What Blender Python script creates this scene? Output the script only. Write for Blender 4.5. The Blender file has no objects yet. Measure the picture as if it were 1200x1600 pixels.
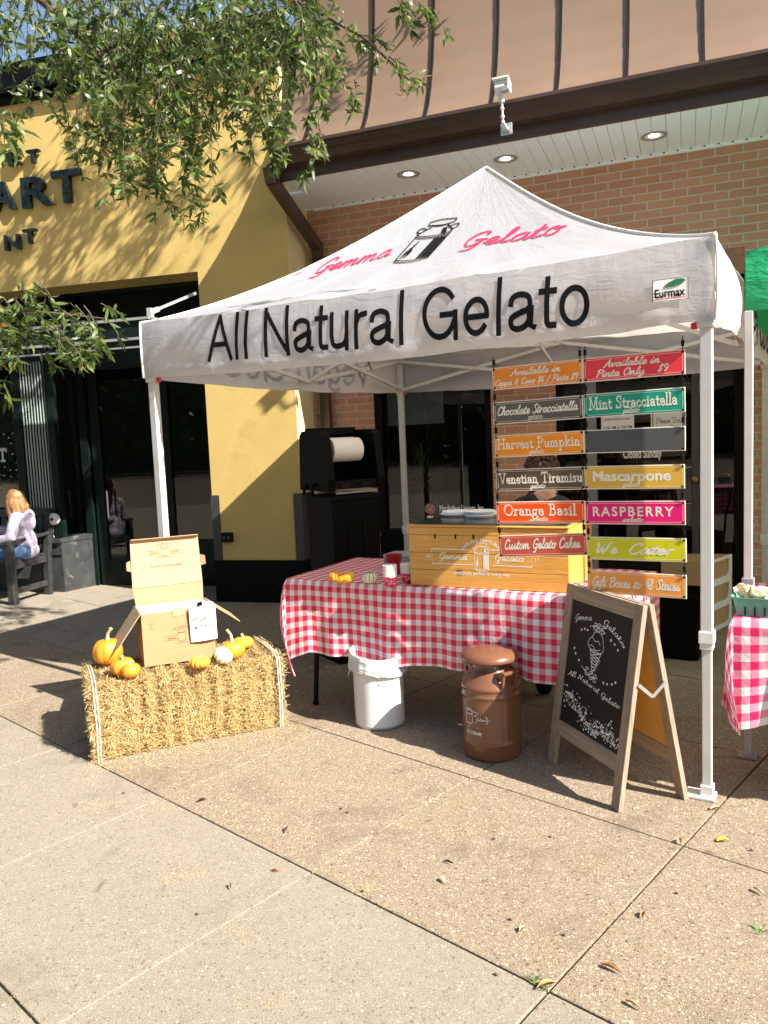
import bpy, bmesh, math, random
from mathutils import Vector, Matrix
import numpy as np
rnd = random.Random(7)
S = bpy.context.scene
COL = S.collection
R_ = math.radians
# ------------------------------------------------------------------ camera
FPX, YAW, PIT, ROL, CZ = 1217.8, 0.3727, 0.097, -0.0421, 1.5127
_f = Vector((-math.sin(YAW)*math.cos(PIT), math.cos(YAW)*math.cos(PIT), -math.sin(PIT)))
_r = Vector((math.cos(YAW), math.sin(YAW), 0)); _u = _r.cross(_f)
_r2 = _r*math.cos(ROL)+_u*math.sin(ROL); _u2 = -_r*math.sin(ROL)+_u*math.cos(ROL)
cam = bpy.data.objects.new('camera', bpy.data.cameras.new('camera')); COL.objects.link(cam)
cam.matrix_world = Matrix(((_r2.x, _u2.x, -_f.x, 0), (_r2.y, _u2.y, -_f.y, 0), (_r2.z, _u2.z, -_f.z, CZ), (0, 0, 0, 1)))
cam.data.sensor_fit = 'HORIZONTAL'; cam.data.sensor_width = 36; cam.data.lens = 36*FPX/1200
cam.data.clip_start = .05; cam.data.clip_end = 500
S.camera = cam
# ------------------------------------------------------------------ light
SUN_EL, SUN_AZ = R_(39.4), R_(73.5)      # azimuth from -Y towards +X
sunv = Vector((math.sin(SUN_AZ)*math.cos(SUN_EL), -math.cos(SUN_AZ)*math.cos(SUN_EL), math.sin(SUN_EL)))
W = bpy.data.worlds.new('World'); S.world = W; W.use_nodes = True
nt = W.node_tree; sky = nt.nodes.new('ShaderNodeTexSky'); sky.sky_type = 'NISHITA'; sky.sun_disc = False
sky.sun_elevation = SUN_EL; sky.sun_rotation = math.atan2(sunv.x, sunv.y); sky.air_density = 1.2; sky.dust_density = 1.5
nt.links.new(sky.outputs[0], nt.nodes['Background'].inputs[0]); nt.nodes['Background'].inputs[1].default_value = .064
sl = bpy.data.lights.new('sun', 'SUN'); sl.energy = 5.0; sl.angle = R_(.5); sl.color = (1, .955, .885)
so = bpy.data.objects.new('sun', sl); COL.objects.link(so); so.rotation_euler = sunv.to_track_quat('Z', 'Y').to_euler(); so.location = sunv*30
S.view_settings.view_transform = 'Standard'; S.view_settings.look = 'None'; S.view_settings.gamma = 1
S.view_settings.exposure = 1.52
S.render.engine = 'CYCLES'
S.cycles.max_bounces = 8; S.cycles.transparent_max_bounces = 12; S.cycles.use_denoising = True
# ------------------------------------------------------------------ sight lines (measuring helpers)
CAMP = Vector((0, 0, CZ))
def ray(u, v): return _r2*((u-600)/FPX)+_u2*((800-v)/FPX)+_f
def onZ(u, v, z=0): d = ray(u, v); return CAMP+d*((z-CZ)/d.z)
def onY(u, v, y): d = ray(u, v); return CAMP+d*(y/d.y)
def onP(u, v, p, n): d = ray(u, v); return CAMP+d*((Vector(p)-CAMP).dot(n)/d.dot(n))
def atD(u, v, dep): return CAMP+ray(u, v)*dep
# ------------------------------------------------------------------ materials
def _mat(name):
    m = bpy.data.materials.new(name); m.use_nodes = True
    return m, m.node_tree, m.node_tree.nodes['Principled BSDF']
def N(nt, t, **k):
    n = nt.nodes.new(t)
    for a, b in k.items():
        if a.startswith('i_'): n.inputs[int(a[2:]) if a[2:].isdigit() else a[2:].replace('_', ' ')].default_value = b
        else: setattr(n, a, b)
    return n
def col4(c): return (c[0], c[1], c[2], 1)
def ramp(nt, fac, stops):
    r = nt.nodes.new('ShaderNodeValToRGB'); e = r.color_ramp.elements
    while len(e) < len(stops): e.new(.5)
    for k, (p, c) in enumerate(stops): e[k].position = p; e[k].color = col4(c)
    nt.links.new(fac, r.inputs[0]); return r.outputs[0]
def coords(nt, scale=(1, 1, 1), kind='Object', rot=(0, 0, 0)):
    tc = nt.nodes.new('ShaderNodeTexCoord'); mp = nt.nodes.new('ShaderNodeMapping')
    mp.inputs['Scale'].default_value = scale; mp.inputs['Rotation'].default_value = rot
    nt.links.new(tc.outputs[kind], mp.inputs[0]); return mp.outputs[0]
def noise(nt, vec, scale, detail=4, rough=.6, dist=0):
    n = N(nt, 'ShaderNodeTexNoise'); n.inputs['Scale'].default_value = scale; n.inputs['Detail'].default_value = detail
    n.inputs['Roughness'].default_value = rough; n.inputs['Distortion'].default_value = dist
    nt.links.new(vec, n.inputs['Vector']); return n.outputs['Fac']
def bump(nt, b, h, dist, strength=1):
    n = N(nt, 'ShaderNodeBump'); n.inputs['Distance'].default_value = dist; n.inputs['Strength'].default_value = strength
    nt.links.new(h, n.inputs['Height']); nt.links.new(n.outputs[0], b.inputs['Normal']); return n
def mixc(nt, fac, a, b):
    m = N(nt, 'ShaderNodeMix', data_type='RGBA')
    for s, x in ((0, fac), (6, a), (7, b)):
        if hasattr(x, 'node'): nt.links.new(x, m.inputs[s])
        else: m.inputs[s].default_value = x if s == 0 else col4(x)
    return m.outputs[2]
def pbr(name, c, rough=.6, metal=0, var=.15, scale=8, bmp=0, bscale=40, stretch=(1, 1, 1), spec=None, coat=0, dirt=None):
    m, nt, b = _mat(name); v = coords(nt, stretch)
    f = noise(nt, v, scale)
    lo = [x*(1-var) for x in c]; hi = [min(1, x*(1+var)) for x in c]
    o = ramp(nt, f, [(.3, lo), (.7, hi)])
    if dirt:
        f2 = noise(nt, v, dirt[1], 6, .7); f2 = ramp(nt, f2, [(dirt[2], (0, 0, 0)), (min(1, dirt[2]+.12), (1, 1, 1))])
        o = mixc(nt, f2, o, dirt[0])
    nt.links.new(o, b.inputs['Base Color'])
    b.inputs['Roughness'].default_value = rough; b.inputs['Metallic'].default_value = metal
    if spec is not None: b.inputs['Specular IOR Level'].default_value = spec
    if coat: b.inputs['Coat Weight'].default_value = coat
    if bmp: bump(nt, b, noise(nt, v, bscale, 5), bmp)
    return m
M = {}
def brick_mat():
    m, nt, b = _mat('brick'); tc = N(nt, 'ShaderNodeTexCoord'); sp = N(nt, 'ShaderNodeSeparateXYZ'); cb = N(nt, 'ShaderNodeCombineXYZ')
    nt.links.new(tc.outputs['Object'], sp.inputs[0]); ad = N(nt, 'ShaderNodeMath', operation='ADD')
    nt.links.new(sp.outputs[0], ad.inputs[0]); nt.links.new(sp.outputs[1], ad.inputs[1])
    nt.links.new(ad.outputs[0], cb.inputs[0]); nt.links.new(sp.outputs[2], cb.inputs[1])
    nz = N(nt, 'ShaderNodeTexNoise'); nz.inputs['Scale'].default_value = 14; nt.links.new(cb.outputs[0], nz.inputs['Vector'])
    vm = N(nt, 'ShaderNodeVectorMath', operation='MULTIPLY_ADD'); vm.inputs[1].default_value = (.006, .006, 0)
    nt.links.new(nz.outputs['Color'], vm.inputs[0]); nt.links.new(cb.outputs[0], vm.inputs[2])
    t = N(nt, 'ShaderNodeTexBrick'); t.inputs['Scale'].default_value = 1; t.inputs['Brick Width'].default_value = .2032; t.inputs['Row Height'].default_value = .0677
    t.inputs['Mortar Size'].default_value = .0072; t.inputs['Mortar Smooth'].default_value = .25; t.inputs['Bias'].default_value = 0
    t.inputs['Color1'].default_value = (.55, .265, .155, 1); t.inputs['Color2'].default_value = (.43, .19, .11, 1); t.inputs['Mortar'].default_value = (.60, .52, .39, 1)
    nt.links.new(vm.outputs[0], t.inputs['Vector'])
    f = noise(nt, cb.outputs[0], 45, 5, .7); o = mixc(nt, .35, t.outputs[0], ramp(nt, f, [(.3, (.40, .18, .10)), (.7, (.60, .34, .21))]))
    o2 = mixc(nt, t.outputs['Fac'], o, (.54, .455, .33))
    nt.links.new(o2, b.inputs['Base Color']); b.inputs['Roughness'].default_value = .9
    inv = N(nt, 'ShaderNodeMath', operation='MULTIPLY_ADD'); inv.inputs[1].default_value = -1; inv.inputs[2].default_value = 1
    nt.links.new(t.outputs['Fac'], inv.inputs[0]); mm = N(nt, 'ShaderNodeMath', operation='MULTIPLY_ADD'); mm.inputs[1].default_value = .15
    nt.links.new(f, mm.inputs[0]); nt.links.new(inv.outputs[0], mm.inputs[2]); bump(nt, b, mm.outputs[0], .008)
    return m
M['brick'] = brick_mat()
def paving(name, base, stones, dens, stain):
    m, nt, b = _mat(name); v = coords(nt)
    big = noise(nt, v, 1.1, 4, .6); mid = noise(nt, v, 7, 6, .7); mot = noise(nt, v, 26, 5, .7)
    o = ramp(nt, big, [(.3, [x*.84 for x in base]), (.7, [x*1.14 for x in base])])
    o = mixc(nt, .4, o, ramp(nt, mid, [(.3, [x*.62 for x in base]), (.72, [x*1.3 for x in base])]))
    o = mixc(nt, .4, o, ramp(nt, mot, [(.32, [x*.5 for x in base]), (.68, [x*1.4 for x in base])]))
    fine = noise(nt, v, 330, 2, .8); o = mixc(nt, .5, o, ramp(nt, fine, [(.36, [x*.32 for x in base]), (.64, [min(1, x*2.0) for x in base])]))
    hs = []
    for sc, th, dn in ((210, .40, dens*.8), (115, .38, dens*.6), (58, .30, dens*.22)):
        vo = N(nt, 'ShaderNodeTexVoronoi'); vo.inputs['Scale'].default_value = sc; nt.links.new(v, vo.inputs['Vector'])
        wn = N(nt, 'ShaderNodeTexWhiteNoise'); nt.links.new(vo.outputs['Color'], wn.inputs['Vector'])
        sc_ = ramp(nt, wn.outputs['Value'], stones)
        lt = N(nt, 'ShaderNodeMath', operation='LESS_THAN'); lt.inputs[1].default_value = th; nt.links.new(vo.outputs['Distance'], lt.inputs[0])
        gt = N(nt, 'ShaderNodeMath', operation='LESS_THAN'); gt.inputs[1].default_value = dn
        sp = N(nt, 'ShaderNodeSeparateColor'); nt.links.new(vo.outputs['Color'], sp.inputs[0]); nt.links.new(sp.outputs[0], gt.inputs[0])
        mu = N(nt, 'ShaderNodeMath', operation='MULTIPLY'); nt.links.new(lt.outputs[0], mu.inputs[0]); nt.links.new(gt.outputs[0], mu.inputs[1])
        mv = N(nt, 'ShaderNodeMath', operation='MULTIPLY'); mv.inputs[1].default_value = .8; nt.links.new(mu.outputs[0], mv.inputs[0])
        o = mixc(nt, mv.outputs[0], o, sc_); hs.append(mu.outputs[0])
    st = noise(nt, v, 2.3, 5, .65, .6); st2 = ramp(nt, st, [(.54, (0, 0, 0)), (.70, (.55, .55, .55))]); o = mixc(nt, st2, o, stain)
    s3 = noise(nt, v, 5.5, 3, .5, .3); s4 = ramp(nt, s3, [(.69, (0, 0, 0)), (.73, (.6, .6, .6))]); o = mixc(nt, s4, o, [x*.55 for x in stain])
    nt.links.new(o, b.inputs['Base Color']); b.inputs['Roughness'].default_value = .9; b.inputs['Specular IOR Level'].default_value = .25
    ad = N(nt, 'ShaderNodeMath', operation='MULTIPLY_ADD'); ad.inputs[1].default_value = .5; nt.links.new(hs[1], ad.inputs[0]); nt.links.new(fine, ad.inputs[2])
    bump(nt, b, ad.outputs[0], .003)
    return m
M['aggregate'] = paving('aggregate', (.235, .185, .128), [(.0, (.05, .035, .024)), (.3, (.17, .115, .07)), (.6, (.34, .255, .16)), (.85, (.50, .41, .28)), (1, (.72, .64, .5))], .85, (.11, .08, .052))
M['concrete'] = paving('concrete', (.255, .214, .158), [(0, (.11, .09, .065)), (.5, (.26, .22, .165)), (.85, (.38, .34, .27)), (1, (.52, .48, .40))], .6, (.15, .125, .092))
M['joint'] = pbr('joint', (.15, .11, .072), .95, var=.5, scale=40)
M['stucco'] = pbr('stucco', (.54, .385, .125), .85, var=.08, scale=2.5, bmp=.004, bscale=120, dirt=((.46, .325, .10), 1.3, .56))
M['cream'] = pbr('cream', (.72, .57, .30), .85, var=.07, scale=3, bmp=.003, bscale=120)  # return side of the stucco pilaster; its sunlit brightness is put into this paler colour
M['blackpaint'] = pbr('blackpaint', (.004, .004, .004), .45, spec=.1, var=.3, scale=4)
M['greenpaint'] = pbr('greenpaint', (.007, .013, .011), .35, spec=.14, var=.35, scale=5, bmp=.0008, bscale=30)
M['greypaint'] = pbr('greypaint', (.035, .038, .036), .45, var=.35, scale=7, bmp=.002, bscale=30, dirt=((.16, .15, .13), 9, .6))
M['brownmetal'] = pbr('brownmetal', (.05, .028, .02), .32, var=.2, scale=3)
M['copper'] = pbr('copper', (.285, .188, .125), .36, metal=.35, var=.09, scale=1.2, bmp=.002, bscale=1.7, dirt=((.30, .202, .138), 1.1, .5))
M['shaded_seam'] = pbr('shaded_seam', (.012, .008, .007), .45, metal=.2, var=.15)  # near-black: the shadow line beside each copper seam is painted into its colour
M['soffit'] = pbr('soffit', (.86, .88, .88), .5, var=.03, scale=2)
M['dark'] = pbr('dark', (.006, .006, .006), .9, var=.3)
M['aluminium'] = pbr('aluminium', (.5, .5, .49), .38, metal=.8, var=.1, scale=20)
M['whitemetal'] = pbr('whitemetal', (.62, .62, .59), .4, var=.05, scale=12, dirt=((.6, .58, .52), 25, .68))
M['polegrey'] = pbr('polegrey', (.50, .49, .46), .42, var=.07, scale=12, dirt=((.4, .38, .34), 25, .66))
M['white'] = pbr('white', (.82, .81, .78), .5, var=.03)
M['paper'] = pbr('paper', (.82, .81, .77), .8, var=.03)
M['ink'] = pbr('ink', (.007, .007, .008), .6, var=.2, spec=.12)
M['inksoft'] = pbr('inksoft', (.09, .065, .045), .7, var=.2)
M['black'] = pbr('black', (.005, .005, .005), .5, spec=.14, var=.3, scale=10)
M['blackplastic'] = pbr('blackplastic', (.0025, .0025, .0025), .5, spec=.08, var=.2, scale=6, bmp=.0006, bscale=300)
M['greyplastic'] = pbr('greyplastic', (.22, .22, .22), .5)
M['red'] = pbr('red', (.55, .015, .04), .55, var=.1)
M['redprint'] = pbr('redprint', (.72, .02, .09), .6, var=.08)
M['cupred'] = pbr('cupred', (.42, .012, .03), .3)
M['pinkprint'] = pbr('pinkprint', (.72, .03, .17), .5)
M['cardboard'] = pbr('cardboard', (.36, .22, .105), .85, var=.06, scale=3, bmp=.0006, bscale=60, stretch=(1, 1, 12))
M['cardboardlight'] = pbr('cardboardlight', (.42, .285, .165), .85, var=.05, scale=3)
M['cardboarddark'] = pbr('cardboarddark', (.36, .19, .075), .85, var=.1, scale=5)
M['carton'] = pbr('carton', (.13, .33, .25), .8, var=.12, scale=30, bmp=.002, bscale=150)
M['mushroom'] = pbr('mushroom', (.80, .64, .42), .7, var=.2, scale=12, dirt=((.5, .32, .16), 20, .6))
M['milkcan'] = pbr('milkcan', (.16, .066, .032), .27, var=.12, scale=6, bmp=.0007, bscale=14, dirt=((.42, .25, .16), 30, .66), coat=.3)
M['bucket'] = pbr('bucket', (.62, .635, .64), .33, var=.03, scale=4, bmp=.0015, bscale=6, dirt=((.6, .6, .57), 30, .7))
M['chalkboard'] = pbr('chalkboard', (.013, .011, .009), .6, spec=.2, var=.25, scale=4, dirt=((.022, .02, .018), 3, .55))
M['chalk'] = pbr('chalk', (.72, .72, .70), .9, var=.3, scale=80)
M['leatherseat'] = M['blackpaint']
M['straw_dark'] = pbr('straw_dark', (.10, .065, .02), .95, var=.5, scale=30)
M['strap'] = pbr('strap', (.82, .8, .74), .6)
M['pumpkin'] = pbr('pumpkin', (.70, .24, .015), .5, var=.15, scale=9, bmp=.001, bscale=40, dirt=((.85, .42, .04), 5, .6))
M['pumpkinlight'] = pbr('pumpkinlight', (.72, .32, .025), .5, var=.15, scale=9)
M['whitesquash'] = pbr('whitesquash', (.80, .73, .50), .42, var=.06, scale=8)
M['greenstripe'] = pbr('greenstripe', (.16, .2, .04), .5, var=.4, scale=30)
M['gourd'] = pbr('gourd', (.72, .36, .02), .45, var=.2, scale=20, dirt=((.18, .2, .04), 10, .62))
M['stem'] = pbr('stem', (.42, .36, .2), .8, var=.3, scale=30)
M['skin'] = pbr('skin', (.62, .36, .25), .5, var=.06)
M['skin_dark'] = pbr('skin_dark', (.36, .19, .12), .5, var=.06)
M['hoodie'] = pbr('hoodie', (.47, .41, .52), .9, var=.05, scale=6, bmp=.006, bscale=14)
M['jeans'] = pbr('jeans', (.10, .17, .33), .9, var=.25, scale=20)
M['hair'] = pbr('hair', (.30, .15, .06), .45, var=.55, scale=16, stretch=(5, 5, .5), bmp=.006, bscale=22)
M['curlhair'] = pbr('curlhair', (.05, .02, .012), .6, var=.5, scale=50)
M['leafgreen'] = None
def wood(name, a, b_, rough=.6, sx=1., axis='X', knots=True, coat=0.):
    m, nt, b = _mat(name)
    st = {'X': (1.2, 22, 22), 'Z': (22, 22, 1.2), 'Y': (22, 1.2, 22)}[axis]
    v = coords(nt, st); v2 = coords(nt)
    f = noise(nt, v, 1.6*sx, 5, .6, .8); o = ramp(nt, f, [(.25, a), (.75, b_)])
    f2 = noise(nt, v, 7*sx, 3); o = mixc(nt, .35, o, ramp(nt, f2, [(.3, [x*.55 for x in a]), (.7, b_)]))
    if knots:
        vo = N(nt, 'ShaderNodeTexVoronoi'); vo.inputs['Scale'].default_value = 4.2; nt.links.new(v2, vo.inputs['Vector'])
        k = ramp(nt, vo.outputs['Distance'], [(.03, (1, 1, 1)), (.12, (0, 0, 0))]); o = mixc(nt, k, o, [x*.32 for x in a])
    nt.links.new(o, b.inputs['Base Color']); b.inputs['Roughness'].default_value = rough; bump(nt, b, f2, .0012)
    if coat: b.inputs['Coat Weight'].default_value = coat
    return m
M['pine'] = wood('pine', (.55, .25, .035), (.72, .40, .09), .4, coat=.2)
M['greywoodZ'] = wood('greywoodZ', (.17, .125, .085), (.40, .31, .22), .85, axis='Z', knots=False)
M['greywoodX'] = wood('greywoodX', (.17, .125, .085), (.40, .31, .22), .85, axis='X', knots=False)
M['benchwood'] = pbr('benchwood', (.03, .03, .028), .5, var=.4, scale=14, stretch=(1, 1, 1), dirt=((.13, .12, .11), 30, .63))
M['bark'] = pbr('bark', (.09, .065, .045), .95, var=.5, scale=14, bmp=.02, bscale=20)
def glass_mat():
    m, nt, b = _mat('glass'); nt.nodes.remove(b); out = nt.nodes['Material Output']
    t = N(nt, 'ShaderNodeBsdfTransparent'); t.inputs[0].default_value = (.74, .78, .76, 1)
    g = N(nt, 'ShaderNodeBsdfGlossy'); g.inputs['Roughness'].default_value = .0
    fr = N(nt, 'ShaderNodeFresnel'); fr.inputs[0].default_value = 1.5; mx = N(nt, 'ShaderNodeMixShader')
    nt.links.new(fr.outputs[0], mx.inputs[0]); nt.links.new(t.outputs[0], mx.inputs[1]); nt.links.new(g.outputs[0], mx.inputs[2])
    nt.links.new(mx.outputs[0], out.inputs[0]); return m
M['glass'] = glass_mat()
def emit(name, c, s):
    m, nt, b = _mat(name); b.inputs['Emission Color'].default_value = col4(c); b.inputs['Emission Strength'].default_value = s
    b.inputs['Base Color'].default_value = col4(c); return m
M['lampglow'] = emit('lampglow', (1, .78, .45), 5)
def leaf_mat(name, cols):
    m, nt, b = _mat(name); out = nt.nodes['Material Output']
    at = N(nt, 'ShaderNodeAttribute'); at.attribute_name = 'rnd'
    o = ramp(nt, at.outputs['Fac'], cols)
    nt.links.new(o, b.inputs['Base Color']); b.inputs['Roughness'].default_value = .38
    tr = N(nt, 'ShaderNodeBsdfTranslucent'); hs = N(nt, 'ShaderNodeHueSaturation'); hs.inputs['Value'].default_value = 2.2; hs.inputs['Saturation'].default_value = 1.15
    nt.links.new(o, hs.inputs['Color']); nt.links.new(hs.outputs[0], tr.inputs[0]); mx = N(nt, 'ShaderNodeMixShader'); mx.inputs[0].default_value = .35
    nt.links.new(b.outputs[0], mx.inputs[1]); nt.links.new(tr.outputs[0], mx.inputs[2]); nt.links.new(mx.outputs[0], out.inputs[0])
    return m
M['leaf'] = leaf_mat('leaf', [(0, (.030, .052, .014)), (.45, (.062, .098, .020)), (.80, (.115, .16, .042)), (.985, (.20, .25, .09)), (1, (.30, .15, .03))])
M['flute'] = pbr('flute', (.30, .38, .34), .32, var=.25, scale=5, stretch=(1, 1, .2))
M['leafdark'] = leaf_mat('leafdark', [(0, (.012, .02, .006)), (1, (.03, .045, .012))])
M['plantleaf'] = leaf_mat('plantleaf', [(0, (.10, .20, .06)), (1, (.22, .38, .13))])
M['strawbit'] = leaf_mat('strawbit', [(0, (.30, .20, .07)), (.5, (.46, .345, .155)), (1, (.60, .50, .29))])
def fabric_mat():
    m, nt, b = _mat('canopyfabric'); out = nt.nodes['Material Output']
    v = coords(nt); f = noise(nt, v, 3, 4)
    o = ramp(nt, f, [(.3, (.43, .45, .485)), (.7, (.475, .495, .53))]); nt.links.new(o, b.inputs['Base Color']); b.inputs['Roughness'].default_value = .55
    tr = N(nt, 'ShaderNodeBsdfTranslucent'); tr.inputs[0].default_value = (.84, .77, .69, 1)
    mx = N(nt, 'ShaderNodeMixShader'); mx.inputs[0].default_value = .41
    nt.links.new(b.outputs[0], mx.inputs[1]); nt.links.new(tr.outputs[0], mx.inputs[2]); nt.links.new(mx.outputs[0], out.inputs[0])
    w = coords(nt, (1, 1, 1), 'UV')
    h1 = noise(nt, coords(nt, (9, 3, 1), 'UV', (0, 0, .5)), 1, 5, .62, .7); h2 = noise(nt, coords(nt, (5, 16, 1), 'UV', (0, 0, -.35)), 1, 4, .6, 1.2)
    ad = N(nt, 'ShaderNodeMath', operation='ADD'); nt.links.new(h1, ad.inputs[0]); nt.links.new(h2, ad.inputs[1])
    bn = bump(nt, b, ad.outputs[0], .011, .42); nt.links.new(bn.outputs[0], tr.inputs['Normal'])
    return m
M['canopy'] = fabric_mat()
def fabric2(name, c, t):
    m, nt, b = _mat(name); out = nt.nodes['Material Output']; b.inputs['Base Color'].default_value = col4(c); b.inputs['Roughness'].default_value = .6
    tr = N(nt, 'ShaderNodeBsdfTranslucent'); tr.inputs[0].default_value = col4(c); mx = N(nt, 'ShaderNodeMixShader'); mx.inputs[0].default_value = t
    nt.links.new(b.outputs[0], mx.inputs[1]); nt.links.new(tr.outputs[0], mx.inputs[2]); nt.links.new(mx.outputs[0], out.inputs[0])
    bump(nt, b, noise(nt, coords(nt, (3, 3, 8)), 3, 4), .02); return m
M['greencanopy'] = fabric2('greencanopy', (.008, .36, .13), .25)
M['liner'] = fabric2('liner', (.66, .67, .68), .3)
def gingham(name, q, red, pink, white):
    m, nt, b = _mat(name); out = nt.nodes['Material Output']; tc = N(nt, 'ShaderNodeTexCoord'); sp = N(nt, 'ShaderNodeSeparateXYZ'); nt.links.new(tc.outputs['UV'], sp.inputs[0])
    outs = []
    for k in (0, 1):
        d = N(nt, 'ShaderNodeMath', operation='DIVIDE'); d.inputs[1].default_value = 2*q; nt.links.new(sp.outputs[k], d.inputs[0])
        fr = N(nt, 'ShaderNodeMath', operation='FRACT'); nt.links.new(d.outputs[0], fr.inputs[0])
        lt = N(nt, 'ShaderNodeMath', operation='LESS_THAN'); lt.inputs[1].default_value = .5; nt.links.new(fr.outputs[0], lt.inputs[0]); outs.append(lt.outputs[0])
    s = N(nt, 'ShaderNodeMath', operation='ADD'); nt.links.new(outs[0], s.inputs[0]); nt.links.new(outs[1], s.inputs[1])
    h = N(nt, 'ShaderNodeMath', operation='MULTIPLY'); h.inputs[1].default_value = .5; nt.links.new(s.outputs[0], h.inputs[0])
    r = N(nt, 'ShaderNodeValToRGB'); r.color_ramp.interpolation = 'CONSTANT'; e = r.color_ramp.elements; e.new(.5)
    for k, (p, c) in enumerate(((0, white), (.25, pink), (.75, red))): e[k].position = p; e[k].color = col4(c)
    nt.links.new(h.outputs[0], r.inputs[0]); nt.links.new(r.outputs[0], b.inputs['Base Color']); b.inputs['Roughness'].default_value = .5
    tr = N(nt, 'ShaderNodeBsdfTranslucent'); nt.links.new(r.outputs[0], tr.inputs[0]); mx = N(nt, 'ShaderNodeMixShader'); mx.inputs[0].default_value = .15
    nt.links.new(b.outputs[0], mx.inputs[1]); nt.links.new(tr.outputs[0], mx.inputs[2]); nt.links.new(mx.outputs[0], out.inputs[0])
    bump(nt, b, noise(nt, coords(nt), 14, 4), .006); return m
M['gingham'] = gingham('gingham', .028, (.70, .01, .05), (.78, .28, .33), (.82, .80, .77))
M['gingham2'] = gingham('gingham2', .031, (.74, .012, .11), (.80, .26, .37), (.80, .78, .76))
def signmat(name, c, dirt=(.05, .03, .02), th=.68):
    return pbr('sign_'+name, c, .4, var=.05, scale=9, dirt=(dirt, 26, th))
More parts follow.
